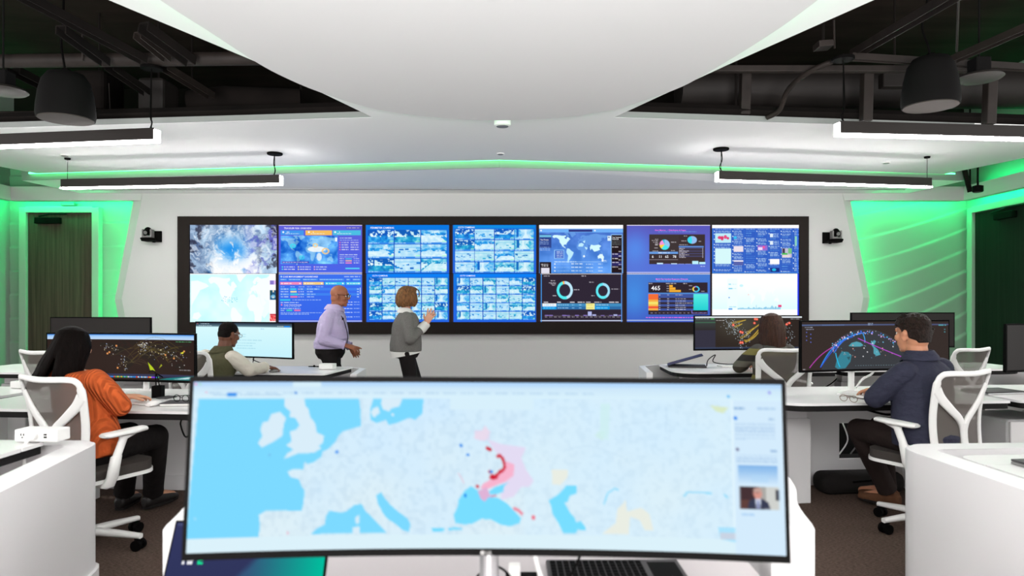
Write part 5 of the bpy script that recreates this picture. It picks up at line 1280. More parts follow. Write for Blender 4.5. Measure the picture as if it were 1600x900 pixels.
# --- light document (man in olive vest)
p = Pic(167, 52, 3, (206, 246, 252)); p.grad(0, 6, 167, 52, (214, 248, 252), (196, 240, 250)); p.grad(0, 0, 167, 3.4, (42, 52, 70), (66, 86, 100)); p.grad(0, 3.4, 167, 6.4, (70, 96, 110), (110, 140, 152))
p.dot(3, 1.8, .7, (250, 90, 90)); p.words(8, 1.4, 22, 1, (200, 215, 225)); p.words(5, 4.4, 26, 1, (200, 215, 225)); p.rect(152, 4, 163, 6, (30, 140, 240)); p.words(140, 4.4, 151, 1, (220, 230, 235)); p.words(110, 8.6, 116, 1, (150, 190, 236))
for y, x1 in ((17.5, 84), (21, 84), (31, 101), (35, 96), (39, 101)): p.words(68, y, x1, .9, (140, 200, 220), .7)
p.words(68, 26, 112, 1.6, (170, 216, 232), .7)
monitor('wide bright white document monitor before the man in the olive vest', -2.545, 6.52, 1.012, R(-17), 1.10, 0.338, p.down(2), 0.735, foot_y=0.14)
# --- dark map with red markers (woman in stripes)
p = Pic(176, 52, 3, (48, 40, 36)); X, Y = p.grid(); g = np.exp(-((X - 75) / 40) ** 2 - ((Y - 12) / 22) ** 2); p.a += g[:, :, None] * np.array([26, 30, 24])
p.rect(0, 0, 176, 2.6, (220, 226, 230)); p.rect(0, 2.6, 35, 50, (54, 52, 66)); p.grad(0, 4, 35, 22, (66, 76, 72), (50, 46, 48)); p.rect(0, 9.5, 35, 10.2, (70, 120, 90)); p.rect(27, 3.4, 33, 5, (80, 180, 90)); p.words(2, 3.4, 24, 1, (150, 170, 160)); p.words(36, 6, 50, 1, (210, 210, 210)); p.words(158, 4, 172, 1, (200, 205, 210)); p.grad(0, 49, 176, 52, (60, 70, 96), (50, 56, 76))
rs = np.random.RandomState(12)
for a_, b_, c_ in (((62, 10), (74, 8), (86, 6)), ((66, 16), (74, 14), (80, 12)), ((76, 34), (88, 30), (100, 18)), ((82, 38), (96, 40), (108, 24)), ((84, 40), (98, 34), (112, 14)), ((86, 26), (98, 20), (112, 10))):
    arc(a_, b_, c_, .9, (190, 150, 50)); arc((a_[0] + 1, a_[1] + 2), (b_[0], b_[1] + 2), c_, .7, (220, 190, 80))
for cx, cy, sx, sy, n_ in ((60, 14, 5, 5, 60), (72, 24, 5, 5, 40), (84, 32, 5, 6, 40), (78, 42, 3, 5, 24), (146, 20, 7, 8, 50), (158, 34, 5, 6, 16)):
    for _ in range(n_): p.dot(rs.normal(cx, sx), rs.normal(cy, sy), .5, (190, 205, 215))
for cx, cy in ((65, 14), (77, 25), (80, 26), (77, 42), (80, 42), (101, 4.6), (104, 5), (100, 11), (143, 5), (152, 13), (156, 11), (145, 17), (148, 18), (146, 26), (150, 35)): p.dot(cx, cy, 2.1, (236, 86, 64)); p.dot(cx, cy, 1.0, (255, 150, 130))
monitor('wide monitor with red markers before the woman in the striped sweater', 2.335, 6.78, 1.068, R(5), 1.11, 0.342, p.down(2), 0.735, foot_y=0.14)
# --- switched off
monitor('dark switched off monitor behind the woman in orange', -4.03, 6.72, 1.055, R(-7), 1.07, 0.335, None, 0.735, foot_y=0.14)
monitor('dark switched off monitor behind the head of the man in navy', 3.85, 6.76, 1.095, R(6), 1.09, 0.345, None, 0.735, foot_y=0.14)
monitor('dark switched off monitor at the right picture edge', 4.03, 4.93, 1.048, R(9), 1.14, 0.34, None, 0.74, foot_y=0.15)

# ------------------------------------------------------------------ chairs
def back_pt(x, z):
    z = 0.475 + (z - 0.475) * 0.945; t = (z - 0.47) / 0.50
    return Vector((x, -0.215 - 0.045 * t + 0.035 * math.sin(PI * min(1, max(0, t))) + 0.75 * x * x, z))
def ribbon(m, path, widths, th=0.016, n=10, closed=False):
    pts = [back_pt(x, z) for x, z in path]; rings = []
    for i, q in enumerate(pts):
        a = pts[i - 1] if (i or closed) else pts[i]; b = pts[(i + 1) % len(pts)] if (i < len(pts) - 1 or closed) else pts[i]
        tg = (b - a).normalized(); nr = Vector((1.5 * path[i][0], -1, 0)).normalized()
        sd = tg.cross(nr).normalized()
        w_ = widths[i] if isinstance(widths, (list, tuple)) else widths
        rings.append((q, sd * w_ / 2, nr * th / 2))
    if closed: rings.append(rings[0])
    m.loft(rings, n, 3.0)
def sp2(pts, per=6): return [tuple((v.x, v.z)) for v in smooth_path([(x, 0, z) for x, z in pts], per)]
def chair(label, loc, rz, light=False):
    t = thing('task_chair', label, 'chair', loc, rz, 'white mesh task chairs')
    half = [(0.0, 0.475), (0.13, 0.475), (0.195, 0.49), (0.222, 0.55), (0.232, 0.68), (0.240, 0.82), (0.252, 0.94), (0.240, 0.985), (0.19, 0.998), (0.0, 0.992)]
    loop = half + [(-x, z) for x, z in half[-2:0:-1]]
    lp_ = sp2(loop + [loop[0]], 4)[:-1]
    m = MB()
    wd = []
    for x, z in lp_: wd.append(0.046 if (abs(x) > 0.2 and z < 0.95) else 0.032)
    ribbon(m, lp_, wd, 0.02, 10, True)
    for s in (-1, 1):
        pa = sp2([(s * 0.243, 0.90), (s * 0.20, 0.845), (s * 0.12, 0.775), (s * 0.045, 0.715), (s * 0.012, 0.66), (s * 0.004, 0.60)], 5)
        ribbon(m, pa, [0.066 - 0.016 * min(1, i / 12) for i in range(len(pa))], 0.019)
    ribbon(m, sp2([(0, 0.685), (0, 0.60), (0, 0.54), (0, 0.475)], 4), [0.062, 0.058, 0.056, 0.055, 0.055, 0.056, 0.058, 0.06, 0.062, 0.064, 0.067, 0.07, 0.074], 0.024)
    m.build('back_frame', M_PLASTIC, t, smooth=60)
    g = MB(); vs = []; nx, nz = 10, 14
    for j in range(nz + 1):
        z = 0.478 + 0.512 * j / nz
        hw = 0.20 if z < 0.49 else (0.20 + (z - 0.49) * 0.37 if z < 0.55 else 0.222 + (z - 0.55) * 0.07)
        for i in range(nx + 1): vs.append(back_pt(hw * (2 * i / nx - 1), z) + Vector((0, 0.006, 0)))
    g.add(vs, [(j * (nx + 1) + i, j * (nx + 1) + i + 1, (j + 1) * (nx + 1) + i + 1, (j + 1) * (nx + 1) + i) for j in range(nz) for i in range(nx)])
    g.build('back_mesh', M_MESHW if light else M_MESH, t, smooth=180)
    MB().loft([((0, -0.215, 0.50), (0.035, 0, 0), (0, 0.012, 0)), ((0, -0.20, 0.44), (0.05, 0, 0), (0, 0.02, 0.01)), ((0, -0.13, 0.385), (0.06, 0, 0), (0, 0.02, 0.02)), ((0, 0.0, 0.375), (0.07, 0, 0), (0, 0.01, 0.025))], 14).build('back_support', M_PLASTIC, t, smooth=60)
    st = round_poly([(-0.245, -0.20), (0.245, -0.20), (0.25, 0.2), (0.18, 0.265), (-0.18, 0.265), (-0.25, 0.2)], 0.08)
    MB().prism(st, 0.425, 0.475, bev=0.02).build('seat', M_SEAT, t, smooth=50)
    MB().prism([(x * 1.02, y * 1.02) for x, y in st], 0.405, 0.4245).build('seat_pan', M_PLASTIC, t, smooth=50)
    MB().loft([((0, 0.14, 0.385), (0.05, 0, 0), (0, 0, 0.015)), ((0, 0.05, 0.37), (0.11, 0, 0), (0, 0, 0.03)), ((0, -0.10, 0.37), (0.11, 0, 0), (0, 0, 0.03))], 14).build('tilt_mechanism', M_PLASTIC, t, smooth=50)
    MB().tube([(0, 0, 0.10), (0, 0, 0.36)], [0.03, 0.027], 16).build('gas_column', M_GREY, t, smooth=50)
    for s in (-1, 1):
        a = MB().loft([((s * 0.26, -0.06, 0.385), (0.022, 0, 0), (0, 0.035, 0)), ((s * 0.285, -0.05, 0.44), (0.02, 0, 0), (0, 0.032, 0)), ((s * 0.288, -0.03, 0.545), (0.019, 0, 0), (0, 0.03, 0)), ((s * 0.288, -0.025, 0.55), (0.015, 0, 0), (0, 0.024, 0)), ((s * 0.285, 0.01, 0.63), (0.014, 0, 0), (0, 0.024, 0)), ((s * 0.28, 0.04, 0.648), (0.02, 0, 0), (0, 0.05, 0))], 12).tube([(s * 0.1, -0.06, 0.395), (s * 0.26, -0.06, 0.395)], 0.022, 10)
        ap_ = a.build('armrest', M_PLASTIC, t, smooth=50)
        MB().loft([((s * 0.277, -0.10, 0.662), (0.03, 0, 0), (0, 0, 0.008)), ((s * 0.277, -0.085, 0.662), (0.042, 0, 0), (0, 0, 0.015)), ((s * 0.272, 0.06, 0.664), (0.046, 0, 0), (0, 0, 0.017)), ((s * 0.262, 0.15, 0.667), (0.04, 0, 0), (0, 0, 0.014)), ((s * 0.26, 0.165, 0.667), (0.02, 0, 0), (0, 0, 0.006))], 16).build('arm_pad', M_PLASTIC, ap_, smooth=60)
    MB().lathe([(0.045, 0.065), (0.05, 0.08), (0.045, 0.115), (0.03, 0.13)], n=20).build('base_hub', M_PLASTIC, t, smooth=50)
    for k in range(5):
        an = 2 * PI * k / 5 + 0.35; d = Vector((math.cos(an), math.sin(an), 0)); q = Vector((-d.y, d.x, 0))
        lg = MB().loft([(d * 0.03 + Vector((0, 0, 0.095)), q * 0.028, Vector((0, 0, 0.022))), (d * 0.18 + Vector((0, 0, 0.088)), q * 0.022, Vector((0, 0, 0.018))), (d * 0.315 + Vector((0, 0, 0.078)), q * 0.018, Vector((0, 0, 0.014)))], 10, 3).build('base_leg', M_PLASTIC, t, smooth=50)
        cm = MB().tube([d * 0.30 + q * 0.012 + Vector((0, 0, 0.03)), d * 0.30 + q * 0.03 + Vector((0, 0, 0.03))], 0.03, 16).tube([d * 0.30 - q * 0.012 + Vector((0, 0, 0.03)), d * 0.30 - q * 0.03 + Vector((0, 0, 0.03))], 0.03, 16).box(d * 0.30 + Vector((0, 0, 0.05)), (0.03, 0.03, 0.03))
        cm.build('caster', M_BLACK, lg, smooth=50)
    return t
ch = chair('white mesh chair the woman in orange sits on', (-2.363, 3.80, 0), R(-25.3))
dup(ch, (2.506, 4.105, 0), R(28), 'white mesh chair the man in the navy shirt sits on')
dup(ch, (-2.55, 5.70, 0), R(-25), 'white mesh chair the man in the olive vest sits on')
dup(ch, (2.29, 5.97, 0), R(9), 'white mesh chair the woman in the striped sweater sits on')
dup(ch, (3.83, 6.0, 0), R(27), 'empty white mesh chair right of the man in navy')
dup(ch, (-3.74, 5.70, 0), R(-28), 'empty white mesh chair at the far left before the door')
# ------------------------------------------------------------------ people
V = Vector
def remesh(m, name, mat, parent, voxel, smooth=4, fac=0.5, label=None):
    me = bpy.data.meshes.new(name); me.from_pydata(m.v, [], m.f)
    o = bpy.data.objects.new(name, me); COL.objects.link(o); fixn(me)
    r = o.modifiers.new('r', 'REMESH'); r.mode = 'VOXEL'; r.voxel_size = voxel; r.adaptivity = 0
    if smooth:
        s = o.modifiers.new('s', 'SMOOTH'); s.factor = fac; s.iterations = smooth
    dg = bpy.context.evaluated_depsgraph_get()
    nm = bpy.data.meshes.new_from_object(o.evaluated_get(dg)); nm.name = name
    o.modifiers.clear(); o.data = nm; bpy.data.meshes.remove(me)
    nm.materials.clear()
    for k in (mat if isinstance(mat, (list, tuple)) else [mat]): nm.materials.append(k)
    nm.polygons.foreach_set('use_smooth', [True] * len(nm.polygons))
    o.parent = parent
    if label: o['label'] = label
    return o

def hand(m, w, d, n, side, curls=(0.5, 0.6, 0.7, 0.8), spread=0.1, thumb=0.6, sc=1.0):
    """side: +1 right, -1 left; d finger direction, n palm normal"""
    w = V(w); d = V(d).normalized(); n = V(n); n = (n - d * n.dot(d)).normalized(); lat = d.cross(n) * side   # towards the thumb
    s = sc
    m.loft([(w - d * 0.02 * s, lat * 0.026 * s, n * 0.019 * s), (w + d * 0.02 * s, lat * 0.032 * s, n * 0.018 * s), (w + d * 0.06 * s, lat * 0.040 * s, n * 0.016 * s), (w + d * 0.09 * s, lat * 0.039 * s, n * 0.012 * s), (w + d * 0.098 * s, lat * 0.034 * s, n * 0.008 * s)], 14, 2.5)
    for i, (u, L) in enumerate(((0.030, 0.070), (0.010, 0.079), (-0.011, 0.073), (-0.031, 0.057))):
        p = w + d * (0.088 - 0.004 * abs(i - 1)) * s + lat * u * s
        a = (1.5 - i) * spread; dd = (d * math.cos(a) + lat * math.sin(a)).normalized(); ax = 0.0
        for k, (f, r0, r1) in enumerate(((0.45, 0.0098, 0.0090), (0.31, 0.0090, 0.0082), (0.24, 0.0082, 0.0070))):
            ax += curls[i] * (0.6 if k == 0 else 0.75)
            v = dd * math.cos(ax) + n * math.sin(ax); q = p + v * L * f * s
            m.cap(p, q, r0 * s, r1 * s, 10); p = q
    p = w + d * 0.028 * s + lat * 0.026 * s; v = (d * 0.62 + lat * 0.75 + n * 0.25).normalized()
    q = p + v * 0.042 * s; m.cap(p, q, 0.0125 * s, 0.0105 * s, 10)
    v2 = (v * (1 - 0.3 * thumb) + d * 0.5 + n * 0.45 * thumb).normalized(); m.cap(q, q + v2 * 0.032 * s, 0.0105 * s, 0.0085 * s, 10)

def head_parts(m, H, sc=1.0, jaw=1.0, nose=1.0):
    """H: head matrix (origin at head centre, +Y face, +Z up)"""
    def B(c, r, rot=None):
        M = H @ Matrix.Translation(V(c) * sc) @ (Euler(rot).to_matrix().to_4x4() if rot else Matrix.Identity(4))
        bm = bmesh.new(); bmesh.ops.create_uvsphere(bm, u_segments=20, v_segments=12, radius=1.0)
        for v in bm.verts: v.co = V((v.co.x * r[0] * sc, v.co.y * r[1] * sc, v.co.z * r[2] * sc))
        m.bm(bm, M)
    def C(a, b, r0, r1): m.cap(H @ (V(a) * sc), H @ (V(b) * sc), r0 * sc, r1 * sc, 10)
    B((0, -0.012, 0.032), (0.076, 0.096, 0.083)); B((0, 0.028, -0.02), (0.064, 0.064, 0.082)); B((0, 0.034, -0.072), (0.050 * jaw, 0.052, 0.040)); B((0, 0.068, -0.093), (0.022 * jaw, 0.020, 0.018))
    B((0, -0.03, -0.03), (0.066, 0.066, 0.07))
    C((-0.03, 0.078, 0.028), (0.03, 0.078, 0.028), 0.013, 0.013); C((0, 0.086, 0.018), (0, 0.104, -0.018), 0.008, 0.0125 * nose); B((0, 0.100, -0.024), (0.017 * nose, 0.013, 0.010))
    C((-0.017, 0.087, -0.052), (0.017, 0.087, -0.052), 0.0065, 0.0065); C((-0.015, 0.086, -0.063), (0.015, 0.086, -0.063), 0.0075, 0.0075)
    for s in (-1, 1):
        B((s * 0.045, 0.06, -0.02), (0.022, 0.022, 0.024)); B((s * 0.077, -0.006, -0.012), (0.009, 0.020, 0.032), (0, 0, s * -0.35)); B((s * 0.080, -0.014, 0.004), (0.010, 0.016, 0.018), (0, 0, s * -0.5))

def eyes(H, sc, parent, skin_mat):
    e = MB()
    for s in (-1, 1):
        c = H @ (V((s * 0.030, 0.073, 0.006)) * sc); e.cur = 0; e.ball(c, 0.0108 * sc, n=8)
        e.cur = 1; c2 = H @ (V((s * 0.030, 0.0803, 0.006)) * sc); e.ball(c2, 0.0056 * sc, n=6)
    e.build('eyes', [M_EYEW, M_EYED], parent, smooth=180)
    b = MB()
    for s in (-1, 1): b.cap(H @ (V((s * 0.018, 0.0905, 0.028)) * sc), H @ (V((s * 0.046, 0.080, 0.030)) * sc), 0.005 * sc, 0.0032 * sc, 8)
    b.build('eyebrows', M_BROW, parent, smooth=180)

def ring(c, right, fwd, hw, hd): return (V(c), V(right) * hw, V(fwd) * hd)
def axes(sl, sr):
    r = (V(sr) - V(sl)); r.z *= 0.6; r.normalize(); f = V((0, 0, 1)).cross(r).normalized(); return r, f

def person(label, loc, rz, J, skin, top, bottom, shoe, sizes, head_rot=(0, 0, 0), hsc=1.0, sleeve=1.0, hem=0.0, collar=None, hands=None, cuff=None, vest=None, shoes=True, neck_r=0.052, group=None, jaw=1.0, voxel=0.0045, face=True, shirt_voxel=0.007, open_hem=None):
    """J: joints in the person's own frame. sizes: (chest hw, chest hd, waist hw, waist hd, hip hw, hip hd, arm scale, leg scale)"""
    t = thing('person', label, 'person', loc, rz, group)
    chw, chd, whw, whd, hhw, hhd, ar, lg = sizes
    r1, f1 = axes(J['shL'], J['shR']); r0, f0 = axes(J['hipL'], J['hipR']); rm = (r0 + r1).normalized(); fm = (f0 + f1).normalized()
    H = Matrix.Translation(V(J['head'])) @ Euler(head_rot, 'ZXY').to_matrix().to_4x4() if False else Matrix.Translation(V(J['head'])) @ (Matrix.Rotation(head_rot[2], 4, 'Z') @ Matrix.Rotation(head_rot[0], 4, 'X') @ Matrix.Rotation(head_rot[1], 4, 'Y'))
    pel, wa, ch, nk = (V(J[k]) for k in ('pelvis', 'waist', 'chest', 'neck'))
    def torso(m, e, low=True, top_r=None):
        up = (nk - ch).normalized(); shm = (V(J['shL']) + V(J['shR'])) / 2
        rings = []
        if low: rings += [ring(pel - V((0, 0, 0.09)), r0, f0, hhw * 0.78 + e, hhd * 0.8 + e), ring(pel - V((0, 0, 0.03)), r0, f0, hhw + e, hhd + e)]
        rings += [ring(pel + (wa - pel) * 0.35, r0, f0, hhw * 0.97 + e, hhd * 0.97 + e), ring(wa, rm, fm, whw + e, whd + e), ring(wa + (ch - wa) * 0.55, rm, fm, (whw + chw) / 2 + e, (whd + chd) / 2 + 0.006 + e),
                  ring(ch, r1, f1, chw + e, chd + e), ring(ch + (shm - ch) * 0.75, r1, f1, chw * 0.98 + e, chd * 0.86 + e), ring(shm + up * 0.035, r1, f1, chw * 0.72 + e, chd * 0.62 + e), ring(nk - up * 0.012, r1, f1, (top_r or neck_r) * 1.35 + e * 0.4, (top_r or neck_r) * 1.25 + e * 0.4)]
        m.loft(rings, 26, 2.25)
    # ---- body: one continuous skin surface
    m = MB(); torso(m, -0.012)
    hb = H @ V((0, -0.022, -0.06)); m.cap(nk - V((0, 0, 0.04)), hb, neck_r * 1.08, neck_r)
    head_parts(m, H, hsc, jaw)
    for s, S in ((-1, 'L'), (1, 'R')):
        sh, el, wr = V(J['sh' + S]), V(J['el' + S]), V(J['wr' + S])
        m.cap(sh, el, 0.043 * ar, 0.036 * ar); m.cap(el, wr, 0.036 * ar, 0.024 * ar)
        hd_ = (hands or {}).get(S, dict(d=(wr - el), n=(0, 0, -1)))
        hand(m, wr + V(hd_['d']).normalized() * 0.015, hd_['d'], hd_['n'], s, hd_.get('curls', (0.45, 0.5, 0.55, 0.6)), hd_.get('spread', 0.08), hd_.get('thumb', 0.5), hd_.get('sc', 0.95))
        hp, kn, an, to = V(J['hip' + S]), V(J['kn' + S]), V(J['an' + S]), V(J['to' + S])
        m.cap(hp, kn, 0.075 * lg, 0.050 * lg); m.cap(kn, kn + (an - kn) * 0.35, 0.050 * lg, 0.052 * lg); m.cap(kn + (an - kn) * 0.35, an, 0.052 * lg, 0.034 * lg)
        m.cap(an, to, 0.034, 0.026)
    remesh(m, 'body', skin, t, voxel, 3)
    if face: eyes(H, hsc, t, skin)
    # ---- top
    m = MB(); up_only = MB()
    torso(m, 0.012, low=False)
    # hem ring(s)
    hz = hem
    m.loft([ring(pel + V((0, 0, hz - 0.02)), r0, f0, hhw + 0.02, hhd + 0.02), ring(pel + V((0, 0, hz + 0.05)), r0, f0, hhw + 0.02, hhd + 0.022), ring(wa, rm, fm, whw + 0.016, whd + 0.016)], 26, 2.25)
    arms = vest if vest else None
    am = MB()
    for S in 'LR':
        sh, el, wr = V(J['sh' + S]), V(J['el' + S]), V(J['wr' + S]); tgt = am if arms else m
        inn = (V(J['chest']) - sh) * 0.25
        tgt.cap(sh + inn * 0.4, sh + (el - sh) * 0.5, 0.062 * ar, 0.060 * ar); tgt.cap(sh + (el - sh) * 0.5, el, 0.060 * ar, 0.054 * ar); e2 = el + (wr - el) * sleeve
        tgt.cap(el, el + (e2 - el) * 0.5, 0.054 * ar, 0.050 * ar)
        d = (wr - el).normalized(); p0 = el + (e2 - el) * 0.5
        tgt.tube([p0, p0 + (e2 - p0) * 0.6, e2], [0.050 * ar, 0.045 * ar, 0.041 * ar], 16)
        # creases at the elbow and upper arm
        ax = (wr - el).normalized().cross((el - sh).normalized())
        if ax.length > 0.1:
            for k in range(4):
                q = el + (sh - el) * (0.06 + 0.09 * k); tgt.ball(q + (wr - el).normalized() * 0.03 * ar, (0.032 * ar, 0.03 * ar, 0.012), n=6)
    mat = top
    remesh(m, 'vest' if vest else 'top', mat, t, shirt_voxel, 3)
    if arms: remesh(am, 'shirt_sleeves', vest, t, shirt_voxel, 3)
    if collar:
        up = (nk - ch).normalized(); up = (up + V((0, 0, 0.6))).normalized(); m = MB(); n = 20; r = neck_r + 0.012
        rr, ff = axes(J['shL'], J['shR'])
        vs = []
        for z, k in ((-0.012, 1.22), (0.032, 1.0), (0.036, 1.08), (0.0, 1.42), (-0.02, 1.5)):
            for i in range(n):
                a = 2 * PI * i / n
                fr = max(0, math.sin(a)) ** 3
                vs.append(nk + rr * math.cos(a) * r * k + ff * (math.sin(a) * r * k * 1.05 - 0.006) + up * (z - 0.028 * fr))
        fs = [(j * n + i, j * n + (i + 1) % n, (j + 1) % 5 * n + (i + 1) % n, (j + 1) % 5 * n + i) for j in range(5) for i in range(n)]
        m.add(vs, fs).build('collar', collar, t, smooth=60)
    if cuff:
        for S in 'LR':
            el, wr = V(J['el' + S]), V(J['wr' + S]); a = el + (wr - el) * (sleeve - 0.02); b = el + (wr - el) * max(sleeve + 0.04, 1.02)
            MB().tube([a, a + (b - a) * 0.3, b], [0.045 * ar, 0.047 * ar, 0.044 * ar], 18).build('cuff', cuff, t, smooth=50)
    # ---- trousers and shoes
    m = MB()
    m.loft([ring(pel - V((0, 0, 0.10)), r0, f0, hhw * 0.8, hhd * 0.82), ring(pel - V((0, 0, 0.04)), r0, f0, hhw + 0.006, hhd + 0.006), ring(pel + V((0, 0, 0.03)), r0, f0, hhw + 0.006, hhd + 0.006), ring(pel + (wa - pel) * 0.62, rm, fm, (hhw + whw) / 2 + 0.006, (hhd + whd) / 2 + 0.006)], 26, 2.25)
    for S in 'LR':
        hp, kn, an = V(J['hip' + S]), V(J['kn' + S]), V(J['an' + S])
        m.cap(hp, kn, 0.088 * lg, 0.066 * lg); m.cap(kn, kn + (an - kn) * 0.5, 0.066 * lg, 0.062 * lg); m.tube([kn + (an - kn) * 0.45, an + (kn - an) * 0.12, an + (kn - an) * 0.02], [0.062 * lg, 0.056 * lg, 0.058 * lg], 16)
        if abs((kn - hp).normalized().z) < 0.6:
            for k in range(3): m.ball(hp + (kn - hp) * (0.2 + 0.12 * k), (0.07 * lg, 0.02, 0.09 * lg), n=6)
    remesh(m, 'trousers', bottom, t, 0.009, 3)
    if shoes:
        for S in 'LR':
            an, to = V(J['an' + S]), V(J['to' + S]); d = (to - an); d.z = 0; d.normalize(); q = V((-d.y, d.x, 0)); zf = min(an.z, to.z) - 0.0
            base = V((an.x, an.y, max(0.0, an.z - 0.085)))
            sm = MB(); zz = V((0, 0, 1))
            sm.loft([(base - d * 0.075 + zz * 0.045, q * 0.025, zz * 0.03), (base - d * 0.055 + zz * 0.045, q * 0.036, zz * 0.044), (base + zz * 0.048, q * 0.038, zz * 0.047), (base + d * 0.08 + zz * 0.036, q * 0.044, zz * 0.035), (base + d * 0.15 + zz * 0.028, q * 0.045, zz * 0.027), (base + d * 0.19 + zz * 0.024, q * 0.030, zz * 0.02), (base + d * 0.20 + zz * 0.022, q * 0.012, zz * 0.012)], 18, 2.6)
            sm.cap(base + zz * 0.05, an + V((0, 0, 0.04)), 0.04, 0.042)
            s_ = remesh(sm, 'shoe', shoe, t, 0.006, 2)
            MB().prism(round_poly([tuple((base - d * 0.075 + q * 0.03)[:2]), tuple((base - d * 0.075 - q * 0.03)[:2]), tuple((base + d * 0.12 - q * 0.047)[:2]), tuple((base + d * 0.2 - q * 0.02)[:2]), tuple((base + d * 0.2 + q * 0.02)[:2]), tuple((base + d * 0.12 + q * 0.047)[:2])], 0.025), base.z, base.z + 0.016).build('sole', M_SOFTBLACK, s_)
    return t, H

def hair(name, H, sc, mat, parent, strands, cap_=None, voxel=0.006, smooth=1):
    m = MB()
    for c, r, rot in (cap_ or []):
        bm = bmesh.new(); bmesh.ops.create_uvsphere(bm, u_segments=24, v_segments=14, radius=1.0)
        for v in bm.verts: v.co = V((v.co.x * r[0] * sc, v.co.y * r[1] * sc, v.co.z * r[2] * sc))
        m.bm(bm, H @ Matrix.Translation(V(c) * sc) @ (Euler(rot).to_matrix().to_4x4() if rot else Matrix.Identity(4)))
    for pts, rs in strands:
        pts = [p if w else H @ (V(p) * sc) for p, w in pts]
        m.tube(pts, [r * sc for r in rs], 7)
    return remesh(m, name, mat, parent, voxel, smooth)

def curtain(a0, a1, n, top, mid, low, r=0.013, jit=0.004, seed=1, lowf=None):
    """strands falling round the back of the head; angles measured from the face direction (degrees); top/mid/low = list of (radius x, radius y, z)"""
    rs = np.random.RandomState(seed); out = []
    for i in range(n):
        a = R(a0 + (a1 - a0) * i / (n - 1.0)); sx, cy = math.sin(a), math.cos(a); pts = []
        lv = [top, mid] + (low if isinstance(low, list) else [low])
        for k, (rx, ry, z) in enumerate(lv):
            j = rs.normal(0, jit); x, y = sx * (rx + j), cy * (ry + j) - 0.012
            if k == len(lv) - 1: z += rs.uniform(-0.012, 0.012)
            if lowf and k >= 1: x, y, z = lowf(x, y, z, k)
            pts.append(((x, y, z), False))
        pts = [(p_, False) for p_ in smooth_path([p_[0] for p_ in pts], 4)]
        out.append((pts, [r * (1 - 0.45 * (k / (len(pts) - 1)) ** 3) for k in range(len(pts))]))
    return out

def skin_m(n, c): 
    m = principled(n, c, 0.5, spec=0.35, noise=(14, 0.06, (1, 1, 1))); b = [q for q in m.node_tree.nodes if q.type == 'BSDF_PRINCIPLED'][0]
    b.inputs['Subsurface Weight'].default_value = 0.06; b.inputs['Subsurface Radius'].default_value = (0.02, 0.008, 0.004); return m
M_EYEW = principled('eye_white', (225, 220, 214), 0.3); M_EYED = principled('eye_iris', (40, 26, 18), 0.25); M_BROW = principled('brow_hair', (38, 26, 20), 0.8)
SK1 = skin_m('skin_deep_brown', (150, 92, 66)); SK2 = skin_m('skin_fair', (226, 168, 140)); SK3 = skin_m('skin_tan', (206, 150, 118)); SK4 = skin_m('skin_olive', (188, 130, 100)); SK5 = skin_m('skin_dark', (104, 64, 46)); SK6 = skin_m('skin_light', (218, 164, 136))
HB = principled('hair_black', (13, 8, 7), 0.6, spec=0.05, noise=(26, 0.5, (6, 6, 0.4)), bump=(60, 0.5, (6, 6, 0.3)))
HBR = principled('hair_brown', (58, 34, 24), 0.5, spec=0.22, noise=(24, 0.6, (6, 6, 0.4)), bump=(60, 0.5, (6, 6, 0.3)))
HBL = principled('hair_blond_brown', (124, 84, 48), 0.5, spec=0.25, noise=(22, 0.75, (6, 6, 0.35)), bump=(60, 0.6, (6, 6, 0.3)))
HSH = principled('hair_short_dark', (34, 22, 17), 0.6, spec=0.2, noise=(40, 0.5, (2, 2, 1)), bump=(90, 0.9, (2, 2, 1)))
HCR = principled('hair_cropped_black', (20, 14, 13), 0.9, spec=0.15, bump=(220, 0.8, (1, 1, 1)))
LILAC = principled('lilac_shirt', (186, 172, 206), 0.8, spec=0.2, bump=(9, 0.9, (1.2, 1.2, 2.2)))
NAVY = principled('navy_shirt', (44, 45, 62), 0.8, spec=0.25, bump=(9, 0.9, (1.3, 1.3, 2.0)))
GREYK = principled('grey_cardigan', (112, 110, 107), 0.95, spec=0.1, noise=(160, 0.2, (1, 1, 1)), bump=(8, 0.8, (1, 1, 1.4)))
WSHIRT = principled('white_shirt', (226, 224, 220), 0.85, spec=0.2, bump=(12, 0.5, (1, 1, 1.5)))
CREAM = principled('cream_shirt', (206, 198, 186), 0.85, spec=0.2, bump=(10, 0.9, (1, 1, 2)))
OLIVE = principled('olive_fleece', (78, 76, 56), 0.95, spec=0.1, bump=(40, 0.3, (1, 1, 1)))
ORANGE = ribbed('orange_rib_knit', (204, 94, 46), 'X', 0.05, 0.55)
STRIPE = striped('striped_knit', [(112, 104, 50), (58, 52, 42), (98, 94, 84), (42, 38, 36), (120, 112, 62), (70, 68, 64)], 2, 0.34)
BLKT = principled('black_trousers', (24, 20, 20), 0.85, spec=0.2, bump=(9, 0.8, (1, 1, 1)))
DKT = principled('dark_brown_trousers', (40, 30, 28), 0.85, spec=0.2, bump=(9, 0.8, (1, 1, 1)))
SHOEB = principled('black_shoe', (22, 19, 18), 0.45); BOOT = principled('brown_suede_boot', (92, 62, 44), 0.9, spec=0.15, noise=(20, 0.2, (1, 1, 1)))

